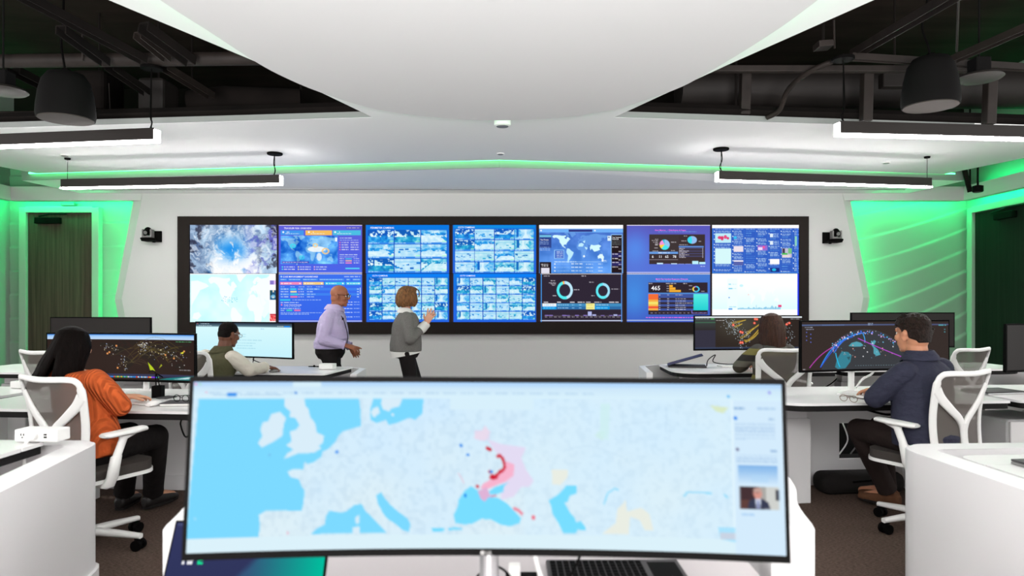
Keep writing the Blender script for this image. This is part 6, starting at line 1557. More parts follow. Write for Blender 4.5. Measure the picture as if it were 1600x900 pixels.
# 1 --- standing man in lilac
s = 7.4 / F
J = dict(pelvis=(0, -0.035, 0.86), waist=(0, -0.01, 0.985), chest=(0, -0.012, 1.14), neck=(0, 0.02, 1.312), head=(0, 0.070, 1.437),
         shL=(-0.165, 0.005, 1.237), shR=(0.165, -0.005, 1.237), elL=(-0.22, -0.06, 0.97), elR=(0.225, -0.055, 0.975), wrL=(-0.2, 0.13, 0.88), wrR=(0.185, 0.165, 0.915),
         hipL=(-0.09, -0.04, 0.82), hipR=(0.09, -0.03, 0.82), knL=(-0.1, -0.02, 0.44), knR=(0.1, 0.10, 0.45), anL=(-0.1, -0.27, 0.11), anR=(0.1, 0.12, 0.09), toL=(-0.1, -0.12, 0.05), toR=(0.1, 0.30, 0.045))
X1 = (521 - 800) * s
man, H = person('bald man standing in a lilac shirt, walking towards the right with one arm out', (X1, 7.4, 0), -PI / 2, J, SK1, LILAC, BLKT, SHOEB, (0.185, 0.135, 0.175, 0.158, 0.172, 0.15, 1.12, 1.12), head_rot=(R(-6), 0, R(-4)), hsc=1.0, hem=0.03, collar=LILAC, cuff=LILAC, sleeve=0.97, neck_r=0.06, jaw=1.12,
    hands={'R': dict(d=(-0.1, 0.95, -0.28), n=(-0.35, -0.25, -0.9), curls=(0.12, 0.55, 0.75, 0.85), spread=0.14, sc=1.05), 'L': dict(d=(0, 0.6, -0.8), n=(1, 0, 0))})
g = MB()
for sd in (-1, 1):
    pts = [H @ (V((sd * 0.033 + 0.023 * math.cos(a), 0.103, 0.008 + 0.016 * math.sin(a)))) for a in np.linspace(0, 2 * PI, 15)]
    g.tube(pts, 0.0022, 6); g.tube([H @ V((sd * 0.056, 0.101, 0.012)), H @ V((sd * 0.080, 0.075, 0.014)), H @ V((sd * 0.084, -0.005, 0.012))], 0.0022, 6)
g.tube([H @ V((-0.011, 0.105, 0.012)), H @ V((0.011, 0.105, 0.012))], 0.002, 6)
go = g.build('eyeglasses', M_BLACK, man, smooth=60)
ln = MB()
for sd in (-1, 1):
    pts = [H @ (V((sd * 0.033 + 0.022 * math.cos(a), 0.1035, 0.008 + 0.015 * math.sin(a)))) for a in np.linspace(0, 2 * PI, 15)[:-1]]
    ln.add(pts + [p_ - (H.to_3x3() @ V((0, 0.0015, 0))) for p_ in pts], [tuple(range(14)), tuple(range(14, 28))[::-1]] + [(i, (i + 1) % 14, 14 + (i + 1) % 14, 14 + i) for i in range(14)])
ln.build('lens', principled('lens_glass', (210, 225, 240), 0.05, spec=0.8), go)
MB().tube(smooth_path([(0.075, 0.02, 1.285), (0.09, 0.115, 1.21), (0.05, 0.146, 1.10), (0.03, 0.162, 0.99), (0.06, 0.155, 0.91)], 6), 0.004, 6).box((0.09, 0.125, 1.19), (0.016, 0.014, 0.026), bev=0.003).build('lanyard', M_BLACK, man)
MB().loft([((0, -0.02, 0.895), (0.178, 0, 0), (0, 0.158, 0)), ((0, -0.02, 0.925), (0.178, 0, 0), (0, 0.158, 0))], 26, 2.25).build('belt', M_BLACK, man, smooth=60)

# 2 --- standing woman in grey
X2 = (639 - 800) * s
J = dict(pelvis=(0, -0.035, 0.87), waist=(0, -0.03, 1.00), chest=(0, -0.03, 1.14), neck=(0, -0.03, 1.275), head=(0, -0.012, 1.43),
         shL=(-0.15, -0.01, 1.21), shR=(0.15, -0.03, 1.21), elL=(-0.20, 0.05, 0.985), elR=(0.205, 0.01, 0.975), wrL=(-0.07, 0.19, 1.13), wrR=(0.07, 0.175, 1.125),
         hipL=(-0.085, -0.04, 0.83), hipR=(0.085, -0.03, 0.83), knL=(-0.09, 0.09, 0.46), knR=(0.09, 0.03, 0.45), anL=(-0.09, 0.14, 0.09), anR=(0.09, -0.12, 0.10), toL=(-0.09, 0.3, 0.045), toR=(0.09, 0.04, 0.05))
wom, H = person('woman with a short blond bob standing in a grey cardigan with raised hands', (X2, 7.4, 0), R(-80), J, SK2, GREYK, BLKT, SHOEB, (0.165, 0.132, 0.16, 0.148, 0.16, 0.150, 1.08, 1.05), head_rot=(R(2), 0, R(22)), hsc=0.93, hem=-0.01, collar=WSHIRT, cuff=WSHIRT, sleeve=0.66, neck_r=0.048,
    hands={'R': dict(d=(-0.05, 0.45, 0.9), n=(-0.9, 0.3, -0.1), curls=(0.10, 0.12, 0.16, 0.22), spread=0.22, sc=1.0), 'L': dict(d=(0.05, 0.35, 0.9), n=(0.9, 0.2, -0.1), curls=(0.12, 0.15, 0.2, 0.25), spread=0.18, sc=1.0)})
for S, sg in (('R', 1), ('L', -1)):
    el, wr = V(J['el' + S]), V(J['wr' + S]); MB().tube([el + (wr - el) * 0.6, el + (wr - el) * 0.75, el + (wr - el) * 1.0], [0.05, 0.055, 0.048], 18).build('shirt_sleeve', WSHIRT, wom, smooth=60)
hm = MB().loft([((0, -0.035, 0.80), (0.172, 0, 0.0), (0, 0.164, 0.03)), ((0, -0.035, 0.88), (0.174, 0, 0), (0, 0.166, 0.03))], 26, 2.25); hm.build('shirt_hem', WSHIRT, wom, smooth=60)
hair('hair', H, 0.93, HBL, wom, curtain(42, 318, 64, (0.070, 0.082, 0.085), (0.098, 0.116, 0.01), [(0.102, 0.120, -0.06), (0.086, 0.098, -0.112)], 0.014, 0.004, 3), [((0, -0.014, 0.040), (0.090, 0.108, 0.088), None), ((0, 0.03, 0.07), (0.078, 0.078, 0.05), None)], 0.0055)
fl = MB().tube(smooth_path([H @ V((0.03, 0.07, 0.095)), H @ V((0.06, 0.1, 0.06)), H @ V((0.066, 0.105, 0.02)), H @ V((0.06, 0.10, -0.01))], 4), [0.006] * 13, 6); fl.build('fringe_strand', HBL, wom, smooth=60)

# 3 --- woman in orange
J = dict(pelvis=(0, -0.05, 0.565), waist=(-0.01, -0.045, 0.72), chest=(-0.02, -0.06, 0.875), neck=(-0.05, -0.075, 1.00), head=(-0.078, -0.07, 1.122),
         shL=(-0.18, -0.085, 0.945), shR=(0.145, -0.085, 0.945), elL=(-0.24, 0.05, 0.785), elR=(0.175, 0.03, 0.79), wrL=(-0.12, 0.25, 0.795), wrR=(-0.10, 0.165, 0.80),
         hipL=(-0.09, -0.02, 0.55), hipR=(0.08, -0.01, 0.55), knL=(-0.24, 0.38, 0.54), knR=(-0.02, 0.40, 0.54), anL=(-0.46, 0.50, 0.10), anR=(-0.31, 0.60, 0.10), toL=(-0.54, 0.64, 0.05), toR=(-0.33, 0.76, 0.05))
w3, H = person('woman with long straight black hair in an orange ribbed sweater at the left desk', (-2.36, 3.86, 0), R(-25.3), J, SK3, ORANGE, BLKT, SHOEB, (0.16, 0.115, 0.15, 0.12, 0.175, 0.15, 1.1, 1.12), head_rot=(R(-10), R(-3), R(14)), hsc=0.93, hem=-0.02, sleeve=0.95, neck_r=0.047,
    hands={'R': dict(d=(-0.5, 1, -0.05), n=(0, 0, -1), curls=(0.3, 0.35, 0.4, 0.45)), 'L': dict(d=(0.15, 1, -0.05), n=(0, 0, -1), curls=(0.3, 0.35, 0.4, 0.45))})
def sweep(x, y, z, k): return (x - 0.045 * max(0, (k - 1)) * (1.0 if x < 0.02 else 0.25), y - 0.012 * (k - 1), z)
hair('hair', H, 0.92, HB, w3, curtain(62, 300, 78, (0.062, 0.074, 0.086), (0.088, 0.108, 0.0), [(0.090, 0.104, -0.10), (0.092, 0.094, -0.19), (0.088, 0.08, -0.255)], 0.012, 0.003, 4, sweep), [((0, -0.014, 0.036), (0.088, 0.106, 0.086), None)], 0.0055)

# 4 --- man in navy
J = dict(pelvis=(0.02, -0.06, 0.57), waist=(0.03, -0.03, 0.73), chest=(0.05, -0.01, 0.90), neck=(0.065, 0.015, 1.045), head=(0.065, 0.055, 1.175),
         shL=(-0.125, -0.01, 0.955), shR=(0.255, -0.02, 0.965), elL=(-0.165, 0.14, 0.79), elR=(0.32, 0.14, 0.79), wrL=(0.06, 0.25, 0.795), wrR=(0.17, 0.31, 0.795),
         hipL=(-0.05, -0.02, 0.55), hipR=(0.12, -0.03, 0.55), knL=(0.06, 0.41, 0.535), knR=(0.27, 0.40, 0.535), anL=(0.27, 0.34, 0.11), anR=(0.38, 0.42, 0.10), toL=(0.25, 0.50, 0.05), toR=(0.37, 0.60, 0.05))
S4 = V((2.415, 4.095, 0))
m4, H = person('dark haired man in a navy shirt seated at the right desk, looking left', S4, R(28), J, SK4, NAVY, DKT, BOOT, (0.188, 0.128, 0.168, 0.135, 0.17, 0.15, 1.18, 1.08), head_rot=(R(-4), 0, R(-6)), hsc=1.0, hem=-0.03, collar=NAVY, sleeve=0.9, neck_r=0.058,
    hands={'R': dict(d=(-0.3, 1, -0.05), n=(0, 0, -1)), 'L': dict(d=(0.9, 0.5, -0.05), n=(0, 0, -1))})
rs = np.random.RandomState(8); tuft = []
for i in range(150):
    a = R(rs.uniform(-180, 180)); ph = rs.uniform(0.12, 1.0); x = math.sin(a) * 0.082 * math.cos(ph); y = math.cos(a) * 0.100 * math.cos(ph) - 0.012; z = 0.036 + 0.092 * math.sin(ph)
    if y > 0.055 and z < 0.085: continue
    tuft.append(([((x, y, z), False), ((x * 1.03, y * 1.03 + (0.010 if y > 0 else -0.006), z + (0.012 if y > 0 else 0.002)), False)], [0.012, 0.007]))
for sd in (-1, 1):
    for k in range(3, 10): tuft.append(([((sd * 0.075, -0.012 - 0.008 * k, 0.03), False), ((sd * (0.076 - 0.0006 * k * k), -0.014 - 0.008 * k, -0.012 - 0.004 * k), False)], [0.011, 0.008]))
    tuft.append(([((sd * 0.073, 0.012, 0.05), False), ((sd * 0.074, 0.006, 0.012), False)], [0.011, 0.007]))
for k in range(9): tuft.append(([((-0.048 + 0.012 * k, -0.098 + 0.0009 * (k - 4) ** 2, 0.02), False), ((-0.044 + 0.011 * k, -0.092 + 0.0009 * (k - 4) ** 2, -0.055), False)], [0.016, 0.010]))
hair('hair', H, 1.0, HSH, m4, tuft, [((0, -0.020, 0.046), (0.080, 0.097, 0.084), None), ((0, -0.052, 0.005), (0.074, 0.058, 0.062), None)], 0.005, 2)

# 5 --- man in olive vest
S5 = V((-2.66 + math.sin(R(25)) * 0.255, 5.62 + math.cos(R(25)) * 0.255, 0))
J = dict(pelvis=(0, -0.06, 0.565), waist=(-0.01, -0.02, 0.70), chest=(-0.01, 0.04, 0.84), neck=(-0.01, 0.10, 0.955), head=(0.0, 0.16, 1.085),
         shL=(-0.19, 0.06, 0.895), shR=(0.17, 0.06, 0.895), elL=(-0.28, 0.18, 0.78), elR=(0.25, 0.14, 0.785), wrL=(-0.12, 0.36, 0.78), wrR=(0.20, 0.375, 0.785),
         hipL=(-0.09, -0.02, 0.55), hipR=(0.09, -0.02, 0.55), knL=(-0.12, 0.40, 0.53), knR=(0.12, 0.40, 0.53), anL=(-0.13, 0.42, 0.10), anR=(0.12, 0.45, 0.10), toL=(-0.14, 0.6, 0.05), toR=(0.12, 0.63, 0.05))
m5, H = person('man in an olive vest and cream sleeves seated at the rear left desk', S5, R(-25), J, SK5, OLIVE, DKT, SHOEB, (0.185, 0.13, 0.165, 0.13, 0.17, 0.15, 1.1, 1.05), head_rot=(R(-14), 0, R(-10)), hsc=0.92, hem=-0.03, vest=CREAM, sleeve=0.93, neck_r=0.054, collar=OLIVE, cuff=CREAM,
    hands={'R': dict(d=(0.1, 1, -0.12), n=(0, -0.1, -1), curls=(0.35, 0.4, 0.45, 0.5), spread=0.1), 'L': dict(d=(0.2, 1, -0.05), n=(0, 0, -1))})
hair('hair', H, 0.92, HCR, m5, [], [((0, -0.018, 0.038), (0.079, 0.094, 0.083), None), ((0, -0.045, 0.0), (0.074, 0.062, 0.07), None)], 0.005)
g = MB()
for sd in (-1, 1):
    g.tube([H @ (V((sd * 0.033 + 0.023 * math.cos(a), 0.103, 0.008 + 0.016 * math.sin(a))) * 0.92) for a in np.linspace(0, 2 * PI, 15)], 0.002, 6); g.tube([H @ (V((sd * 0.056, 0.101, 0.012)) * 0.92), H @ (V((sd * 0.084, 0.07, 0.014)) * 0.92), H @ (V((sd * 0.086, -0.005, 0.012)) * 0.92)], 0.002, 6)
g.build('eyeglasses', M_SILVER, m5, smooth=60)

# 6 --- woman in stripes
S6 = V((2.20, 6.0, 0))
J = dict(pelvis=(0.03, -0.07, 0.565), waist=(0.05, -0.07, 0.73), chest=(0.075, -0.03, 0.89), neck=(0.095, 0.01, 1.02), head=(0.105, 0.045, 1.155),
         shL=(-0.065, -0.015, 0.945), shR=(0.245, -0.03, 0.94), elL=(-0.14, 0.15, 0.79), elR=(0.32, 0.12, 0.79), wrL=(0.02, 0.34, 0.785), wrR=(0.2, 0.34, 0.785),
         hipL=(-0.06, -0.02, 0.55), hipR=(0.12, -0.02, 0.55), knL=(-0.08, 0.38, 0.53), knR=(0.15, 0.38, 0.53), anL=(-0.1, 0.42, 0.10), anR=(0.14, 0.42, 0.10), toL=(-0.1, 0.6, 0.05), toR=(0.14, 0.6, 0.05))
w6, H = person('woman with long brown hair in a striped sweater seated at the rear right desk', S6, R(9), J, SK6, STRIPE, BLKT, SHOEB, (0.155, 0.115, 0.148, 0.12, 0.165, 0.145, 1.08, 1.0), head_rot=(R(-6), 0, R(4)), hsc=0.98, hem=-0.02, sleeve=0.95, neck_r=0.046)
hair('hair', H, 0.98, HBR, w6, curtain(58, 302, 70, (0.066, 0.078, 0.088), (0.092, 0.112, 0.0), [(0.098, 0.112, -0.09), (0.100, 0.10, -0.18), (0.085, 0.09, -0.245)], 0.013, 0.004, 6), [((0, -0.014, 0.036), (0.087, 0.106, 0.085), None)], 0.0055)
# ------------------------------------------------------------------ things on and around the desks
M_NOTE = principled('dark_notebook_cover', (60, 58, 60), 0.7)
M_WALNUT = principled('clear_frame', (120, 96, 80), 0.3)
DZ = 0.6205
# laptop with its screen tilted back, left of the big monitor
lx, ly = -0.613, 1.505
t = thing('laptop', 'laptop with a dark blue and teal screen left below the big monitor', 'laptop', (lx, ly, DZ), 0)
lw, lh = 0.372, 0.245
MB().box((0, -0.125, 0.009), (lw, 0.25, 0.016), bev=0.004).build('laptop_base', M_GREY, t)
kb = MB()
for r_ in range(5):
    for c_ in range(13): kb.box((-0.15 + c_ * 0.025, -0.04 - r_ * 0.022, 0.0185), (0.021, 0.018, 0.003))
kb.build('keyboard', M_BLACK, t)
A = Matrix.Translation((0, 0.0, 0.016)) @ Matrix.Rotation(R(-28), 4, 'X')
ld = MB().box((0, 0.004, lh / 2), (lw, 0.008, lh), bev=0.003); ld.v = [tuple(A @ V(v)) for v in ld.v]; lid = ld.build('laptop_lid', M_BLACK, t)
p = Pic(246, 158, 1, (50, 52, 88)); X, Y = p.grid()
p.a = np.array([52, 56, 96]) - (Y / 158)[:, :, None] * np.array([8, 6, 10])
tm = np.clip((X - 128 - (60 - Y) * 0.9) / 14, 0, 1)[:, :, None]
teal = np.array([52, 86, 122]) + np.clip((X - 128) / 118, 0, 1)[:, :, None] * np.array([-52, 104, 34])
p.a = p.a * (1 - tm) + teal * tm
for i in range(6): p.rect(4 + i * 4.5, 3, 6.4 + i * 4.5, 4.6, (150, 160, 196), .7)
sc_ = picture_mesh('laptop_screen', p.down(2), lambda u, v: tuple(A @ V(((u - .5) * (lw - .012), -0.0012, lh - .006 - v * (lh - .02)))), M_SCR, lid)
m = MB(); ml = [M_TXT, M_TXTG]
for body, x0, k in (('HP', 0.038, 0), ('E', 0.0735, 1)):
    vs, fs = text_geo(body, 0.024, 0.0012); m.cur = k
    m.add([A @ V((-lw / 2 + x0 + x * 1.05, -0.0025, lh - 0.098 + y)) for x, y in vs], fs)
m.build('screen_lettering', ml, lid)
# black keyboard deck right below the monitor
t = thing('keyboard', 'black keyboard on the foreground desk right of the silver stand', 'keyboard', (0.285, 1.84, DZ), R(0.5))
MB().box((0, 0, 0.008), (0.375, 0.22, 0.015), bev=0.004).build('keyboard_body', M_NOTE, t)
ks = MB()
for r_ in range(6):
    for c_ in range(14): ks.box((-0.170 + c_ * 0.0185, 0.085 - r_ * 0.0205, 0.017), (0.0148, 0.0172, 0.0045), bev=0.0015)
ks.build('keys', M_BLACK, t)
MB().box((0.135, -0.005, 0.0162), (0.08, 0.18, 0.0018), bev=0.0008).build('side_plate', M_BLACK, t)
o = MB().box((0, 0, 0.013), (0.085, 0.06, 0.03), bev=0.004).build('docking_hub', M_BLACK, loc=(0.025, 1.80, DZ)); tag(o, 'small black hub on the foreground desk behind the white plug', 'hub')
o = MB().box((0, 0, 0.045), (0.03, 0.03, 0.09), bev=0.005).build('power_adapter', M_PLASTIC, loc=(0.006, 1.72, DZ)); tag(o, 'upright white plug adapter right of the silver monitor stand', 'adapter')
cable('white_cable', [(0.045, 1.62, DZ + 0.20), (0.06, 1.60, DZ + 0.13), (0.10, 1.55, DZ + 0.03), (0.12, 1.45, DZ + 0.006)], 0.0055, M_PLASTIC, 'white cable slanting down beside the silver monitor stand')
cable('black_cable', [(0.17, 1.60, DZ + 0.20), (0.155, 1.59, DZ + 0.15), (0.12, 1.56, DZ + 0.09), (0.10, 1.50, DZ + 0.02)], 0.003, M_BLACK, 'thin black cable hanging down over the black keyboard')
cable('black_cable', [(-0.125, 1.55, DZ + 0.01), (-0.10, 1.60, DZ + 0.08), (-0.05, 1.64, DZ + 0.115), (0.0, 1.62, DZ + 0.09), (0.02, 1.56, DZ + 0.01)], 0.003, M_BLACK, 'black cable looping behind the silver monitor stand')
# left foreground power strip on the desk edge
t = thing('power_strip', 'white power strip with a plugged white cord on the left foreground desk', 'power strip', (-2.045, 2.975, 0.766), R(-3))
MB().box((0, 0, 0.029), (0.19, 0.085, 0.053), bev=0.005).build('strip_body', M_PLASTIC, t)
k = MB()
for x in (-0.058, -0.022): k.box((x - 0.006, -0.0435, 0.034), (0.003, 0.003, 0.009)).box((x + 0.006, -0.0435, 0.034), (0.003, 0.003, 0.009)).box((x, -0.0435, 0.022), (0.005, 0.003, 0.005))
k.box((0.044, -0.0435, 0.035), (0.012, 0.003, 0.006)).box((0.044, -0.0435, 0.024), (0.012, 0.003, 0.006)); k.build('sockets', M_BLACK, t)
t2 = MB().box((0.0, -0.062, 0.03), (0.03, 0.026, 0.026), bev=0.006).tube(smooth_path([(0.0, -0.07, 0.03), (-0.012, -0.085, 0.0), (-0.015, -0.088, -0.05), (-0.012, -0.09, -0.11)], 5), 0.007, 8).build('plugged_cord', M_PLASTIC, t, smooth=50)
# right foreground laptop
t = thing('laptop', 'closed dark laptop on the foreground desk at the right picture edge', 'laptop', (2.16, 2.62, 0.726), R(6))
MB().box((0, 0, 0.006), (0.33, 0.23, 0.011), bev=0.004).build('laptop_base', M_GREY, t); MB().box((0, 0, 0.0165), (0.33, 0.23, 0.008), bev=0.003).build('laptop_lid', M_NOTE, t)
# desk of the woman in orange
T = 0.7405
def put(name, px, py, z, rz, mbuild, mat, lab, cat, smooth=None):
    q = Pz(px, py, z); o = mbuild.build(name, mat, loc=(q.x, q.y, z), rot=(0, 0, rz), smooth=smooth); tag(o, lab, cat); return o
t = thing('keyboard', 'flat white keyboard on the desk of the woman in orange', 'keyboard', (Pz(208, 630, T).x, Pz(208, 630, T).y, T), R(-14))
MB().box((0, 0, 0.006), (0.30, 0.12, 0.010), bev=0.004).build('keyboard_body', M_PLASTIC, t)
ks = MB()
for r_ in range(5):
    for c_ in range(14): ks.box((-0.131 + c_ * 0.02, 0.044 - r_ * 0.022, 0.0118), (0.017, 0.018, 0.002))
ks.build('keys', M_WHITE, t)
put('computer_mouse', 241, 634, T, R(-10), MB().loft([((0, -0.055, 0.010), (0.018, 0, 0), (0, 0, 0.008)), ((0, -0.03, 0.016), (0.03, 0, 0), (0, 0, 0.015)), ((0, 0.02, 0.017), (0.031, 0, 0), (0, 0, 0.0165)), ((0, 0.055, 0.010), (0.018, 0, 0), (0, 0, 0.008))], 16), M_PLASTIC, 'white mouse on the desk of the woman in orange', 'mouse', 60)
t = thing('pen_cup', 'square black mesh pen cup with dark cords before the left monitor', 'pen cup', (Pz(247, 621, T).x, Pz(247, 621, T).y, T), R(5))
c_ = MB()
for x, y, w_, d_ in ((0, 0.028, 0.06, 0.004), (0, -0.028, 0.06, 0.004), (0.028, 0, 0.004, 0.06), (-0.028, 0, 0.004, 0.06)): c_.box((x, y, 0.040), (w_, d_, 0.075))
c_.box((0, 0, 0.003), (0.06, 0.06, 0.006)).build('cup_body', M_BLACK, t)
MB().tube(smooth_path([(0.01, 0, 0.03), (0.0, 0, 0.12), (-0.05, 0.05, 0.17), (-0.10, 0.10, 0.16)], 5), 0.004, 6).tube(smooth_path([(-0.01, 0, 0.03), (-0.015, 0, 0.11), (-0.03, 0.04, 0.15), (-0.02, 0.12, 0.12)], 5), 0.004, 6).build('cord', M_BLACK, t)
put('phone', 260, 622, T, R(-18), MB().box((0, 0, 0.005), (0.075, 0.10, 0.009), bev=0.003), M_NOTE, 'dark phone lying right of the black pen cup', 'phone')
t = thing('notebook', 'grey notebook on the right end of the desk of the woman in orange', 'notebook', (Pz(284, 632, T).x, Pz(284, 632, T).y, T), R(4))
MB().box((0, 0, 0.008), (0.20, 0.15, 0.013), bev=0.002).build('pages', M_PAPER, t); MB().box((0, 0, 0.0165), (0.204, 0.154, 0.003)).build('cover', M_NOTE, t)
def glasses(c, rz, lab, mat):
    t = thing('eyeglasses', lab, 'eyeglasses', c, rz)
    fr = MB()
    for sd in (-1, 1):
        fr.tube([(sd * 0.034 + 0.026 * math.cos(a), 0.0, 0.022 + 0.020 * math.sin(a)) for a in np.linspace(0, 2 * PI, 15)], 0.0022, 6)
    fr.tube([(-0.008, 0, 0.026), (0, -0.003, 0.029), (0.008, 0, 0.026)], 0.002, 6); fr.build('rims', mat, t, smooth=60)
    for sd in (-1, 1): MB().tube(smooth_path([(sd * 0.062, 0, 0.028), (sd * 0.064, 0.05, 0.027), (sd * 0.055, 0.11, 0.024), (sd * 0.05, 0.135, 0.006)], 4), 0.0022, 6).build('temple', mat, t, smooth=60)
    return t
q = Pz(283, 628, T + 0.018); glasses((q.x, q.y, T + 0.018), R(-20), 'black eyeglasses lying on the grey notebook at the left', M_BLACK)
put('power_box', 33, 606, T, R(-12), MB().box((0, 0, 0.026), (0.10, 0.09, 0.05), bev=0.005), M_PLASTIC, 'white power box on the empty left desk', 'power box')
for pts, lab in (([(-1.98, 4.1, 0.672), (-2.0, 4.12, 0.63), (-1.96, 4.1, 0.56), (-1.93, 4.12, 0.60), (-1.97, 4.15, 0.66)], 'short black cable loop hanging under the desk of the woman in orange'), ([(-1.86, 4.25, 0.672), (-1.87, 4.27, 0.5), (-1.90, 4.28, 0.38), (-1.86, 4.26, 0.30)], 'long black cable hanging under the right end of the left desk')):
    cable('hanging_cable', pts, 0.005, M_BLACK, lab)
cable('monitor_cable', [(-2.55, 4.90, 0.86), (-2.52, 4.89, 0.80), (-2.55, 4.86, 0.755)], 0.006, M_PLASTIC, 'white cable beside the stand of the left dark map monitor')
# desk of the man in navy
t = thing('notebook', 'open white notepad under the arm of the man in navy', 'notepad', (Pz(1362, 622, T).x, Pz(1362, 622, T).y, T), R(10))
MB().box((0, 0, 0.006), (0.20, 0.24, 0.011), bev=0.002).build('pages', M_PAPER, t); MB().box((-0.105, 0, 0.004), (0.01, 0.24, 0.007), bev=0.002).build('binding', M_GREY, t)
q = Pz(1326, 628, T); glasses((q.x, q.y, T), R(-60), 'brown eyeglasses on the desk left of the notepad', M_WALNUT)
put('paper_sheet', 1332, 617, T, R(20), MB().box((0, 0, 0.001), (0.14, 0.11, 0.002)), M_PAPER, 'loose paper sheet beside the brown eyeglasses', 'paper')
t = thing('laptop', 'closed grey laptop on the desk right of the man in navy', 'laptop', (Pz(1548, 613, T).x + 0.02, Pz(1548, 613, T).y, T), R(12))
MB().box((0, 0, 0.005), (0.32, 0.22, 0.009), bev=0.003).build('laptop_base', M_SILVER, t); MB().box((0, 0, 0.0135), (0.32, 0.22, 0.007), bev=0.003).build('laptop_lid', M_NOTE, t)
cable('monitor_cable', [(2.60, 4.86, 0.98), (2.57, 4.86, 0.87), (2.50, 4.87, 0.82), (2.45, 4.86, 0.76)], 0.008, M_PLASTIC, 'white cable beside the stand of the dark globe monitor')
for pts, lab in (([(2.3, 4.42, 0.672), (2.42, 4.40, 0.645), (2.56, 4.42, 0.66), (2.66, 4.45, 0.672)], 'black cable bundle sagging under the desk of the man in navy'), ([(2.36, 4.5, 0.672), (2.45, 4.5, 0.665), (2.55, 4.52, 0.672)], 'thin black cable sagging under the desk of the man in navy')):
    cable('hanging_cable', pts, 0.008 if 'bundle' in lab else 0.005, M_BLACK, lab)
o = MB().box((0, 0, 0.11), (0.42, 0.2, 0.22), bev=0.05, seg=3).build('shoulder_bag', M_SOFTBLACK, smooth=50, loc=(3.86, 4.66, 0.583), rot=(0, 0, 0.1)) if False else None
# rear left desk
T2 = 0.7355
t = thing('power_box', 'white power box with a black pen on the rear left desk', 'power box', (Pz(512, 577, T2).x, Pz(512, 577, T2).y, T2), R(-8))
MB().box((0, 0, 0.028), (0.135, 0.10, 0.052), bev=0.005).build('box_body', M_PLASTIC, t)
q = Pz(494, 574, T2); o = MB().cap((-0.075, 0, 0.008), (0.05, 0, 0.008), 0.005, 0.005, 8).ball((-0.02, 0, 0.012), 0.011, n=8).build('headset_cable', M_BLACK, loc=(q.x, q.y, T2), rot=(0, 0, -0.1)); tag(o, 'short black cable end lying left of the rear white power box', 'cable')
hnd = m5.matrix_basis @ V((0.225, 0.445, 0.0))
o = MB().loft([((0, -0.055, 0.010), (0.018, 0, 0), (0, 0, 0.008)), ((0, -0.03, 0.014), (0.03, 0, 0), (0, 0, 0.013)), ((0, 0.02, 0.015), (0.031, 0, 0), (0, 0, 0.0145)), ((0, 0.055, 0.010), (0.018, 0, 0), (0, 0, 0.008))], 16).build('computer_mouse', M_GREY, smooth=60, loc=(hnd.x + 0.01, hnd.y + 0.03, T2), rot=(0, 0, R(-25))); tag(o, 'grey mouse under the hand of the man in the olive vest', 'mouse')
mx, my = -2.545, 6.62
for k, pts in enumerate(([(mx + .02, my, 0.88), (mx + .05, my - .02, 0.83), (mx - .02, my - .03, 0.79), (mx - .13, my - .02, 0.742)], [(mx + .05, my, 0.88), (mx + .02, my - .02, 0.83), (mx + .10, my - .03, 0.79), (mx + .24, my - .02, 0.742)], [(mx + .04, my, 0.86), (mx + .045, my - .02, 0.80), (mx + .0, my - .03, 0.76), (mx - .05, my - .02, 0.742)])):
    cable('monitor_cable', pts, 0.0045, M_BLACK, ('left black cable', 'right black cable', 'middle black cable')[k] + ' dropping from the bright white monitor to the desk')
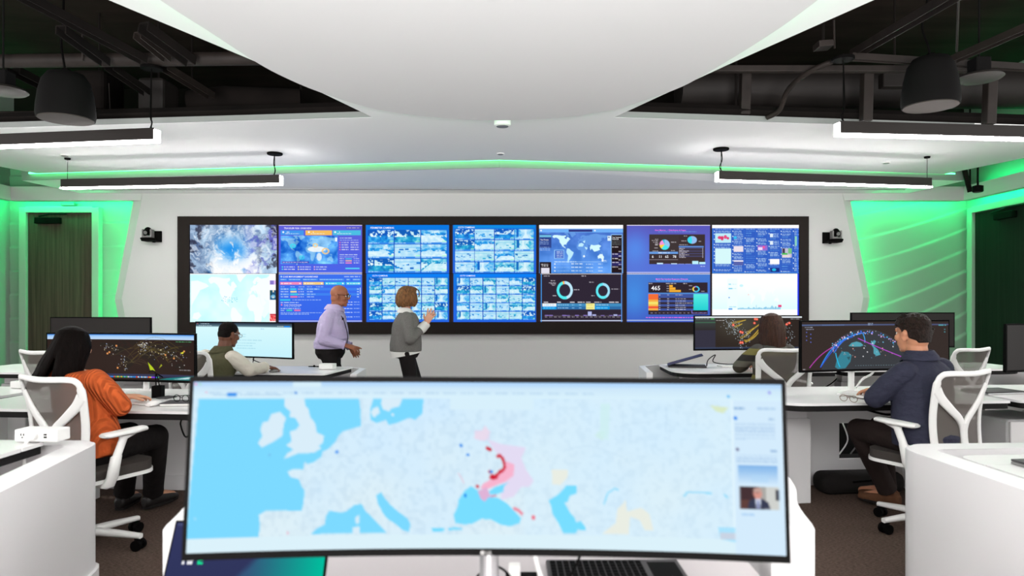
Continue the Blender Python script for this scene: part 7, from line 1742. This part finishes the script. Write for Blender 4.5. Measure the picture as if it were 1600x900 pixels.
# rear right desk: open laptop
q = Pz(1070, 573, T2)
t = thing('laptop', 'dark blue laptop with half open lid on the left end of the rear right desk', 'laptop', (q.x, q.y, T2), R(-12))
MB().box((0.02, 0, 0.008), (0.36, 0.25, 0.014), bev=0.004).build('laptop_base', M_NOTE, t)
B_ = Matrix.Translation((-0.16, 0, 0.016)) @ Matrix.Rotation(R(-17), 4, 'Y'); l2 = MB().box((0.17, 0, 0.004), (0.35, 0.25, 0.007), bev=0.003); l2.v = [tuple(B_ @ V(v)) for v in l2.v]
l2.build('laptop_lid', principled('blue_laptop_lid', (44, 52, 74), 0.35, metal=0.4), t)
cable('charger_cable', [(q.x + 0.215, q.y + 0.0, T2 + 0.008), (q.x + 0.26, q.y + 0.10, T2 + 0.06), (q.x + 0.36, q.y + 0.2, T2 + 0.10), (q.x + 0.34, q.y + 0.2, T2 + 0.03), (q.x + 0.48, q.y + 0.16, T2 + 0.01), (q.x + 0.75, q.y + 0.3, T2 + 0.01)], 0.005, M_BLACK, 'black charger cable right of the half open blue laptop')
put('tablet', 1137, 573, T2, R(8), MB().box((0, 0, 0.006), (0.17, 0.12, 0.011), bev=0.003), M_PAPER, 'white pad on the rear right desk left of the striped sleeve', 'pad')
for pts, lab in (([(2.55, 6.9, 0.672), (2.7, 6.85, 0.60), (2.75, 6.85, 0.45), (2.85, 6.85, 0.33)], 'black cable hanging under the rear right desk'), ([(3.35, 6.9, 0.672), (3.2, 6.85, 0.55), (3.0, 6.85, 0.45), (2.95, 6.85, 0.40)], 'thin black cable under the far right rear desk')):
    cable('hanging_cable', pts, 0.006, M_BLACK, lab)
# ------------------------------------------------------------------ camera, daylight, view
cam = bpy.data.cameras.new('camera'); cam.sensor_width = 36; cam.lens = 24.0
cam.shift_y = 22 / 1600.0
cam.dof.use_dof = True; cam.dof.focus_distance = 6.5; cam.dof.aperture_fstop = 2.8
co = bpy.data.objects.new('camera', cam); COL.objects.link(co); co.location = (0, 0, EYE); co.rotation_euler = (PI / 2, 0, 0)
SC.camera = co
w = bpy.data.worlds.new('room_light'); SC.world = w; w.use_nodes = True
bg = w.node_tree.nodes['Background']; bg.inputs[0].default_value = (1.0, 0.985, 0.97, 1); bg.inputs[1].default_value = WORLD
# fill light added behind the camera, unseen, to brighten the ceiling
la = bpy.data.lights.new('ceiling_fill_light', 'AREA'); la.shape = 'DISK'; la.size = 1.6; la.energy = CEILING_FILL; la.spread = R(92); la.color = (1, 0.98, 0.97)
lo = bpy.data.objects.new('ceiling_fill_light', la); COL.objects.link(lo); lo.location = (-0.1, -3.6, 0.5); lo.rotation_euler = (PI - R(43), 0, 0)
SC.view_settings.view_transform = 'Standard'; SC.view_settings.look = 'None'
SC.view_settings.exposure = 0.15; SC.view_settings.gamma = 1.0; SC.view_settings.use_curve_mapping = False
SC.cycles.use_denoising = True
SC.cycles.max_bounces = 8; SC.cycles.diffuse_bounces = 5; SC.cycles.transparent_max_bounces = 12
SC.cycles.caustics_reflective = False; SC.cycles.caustics_refractive = False
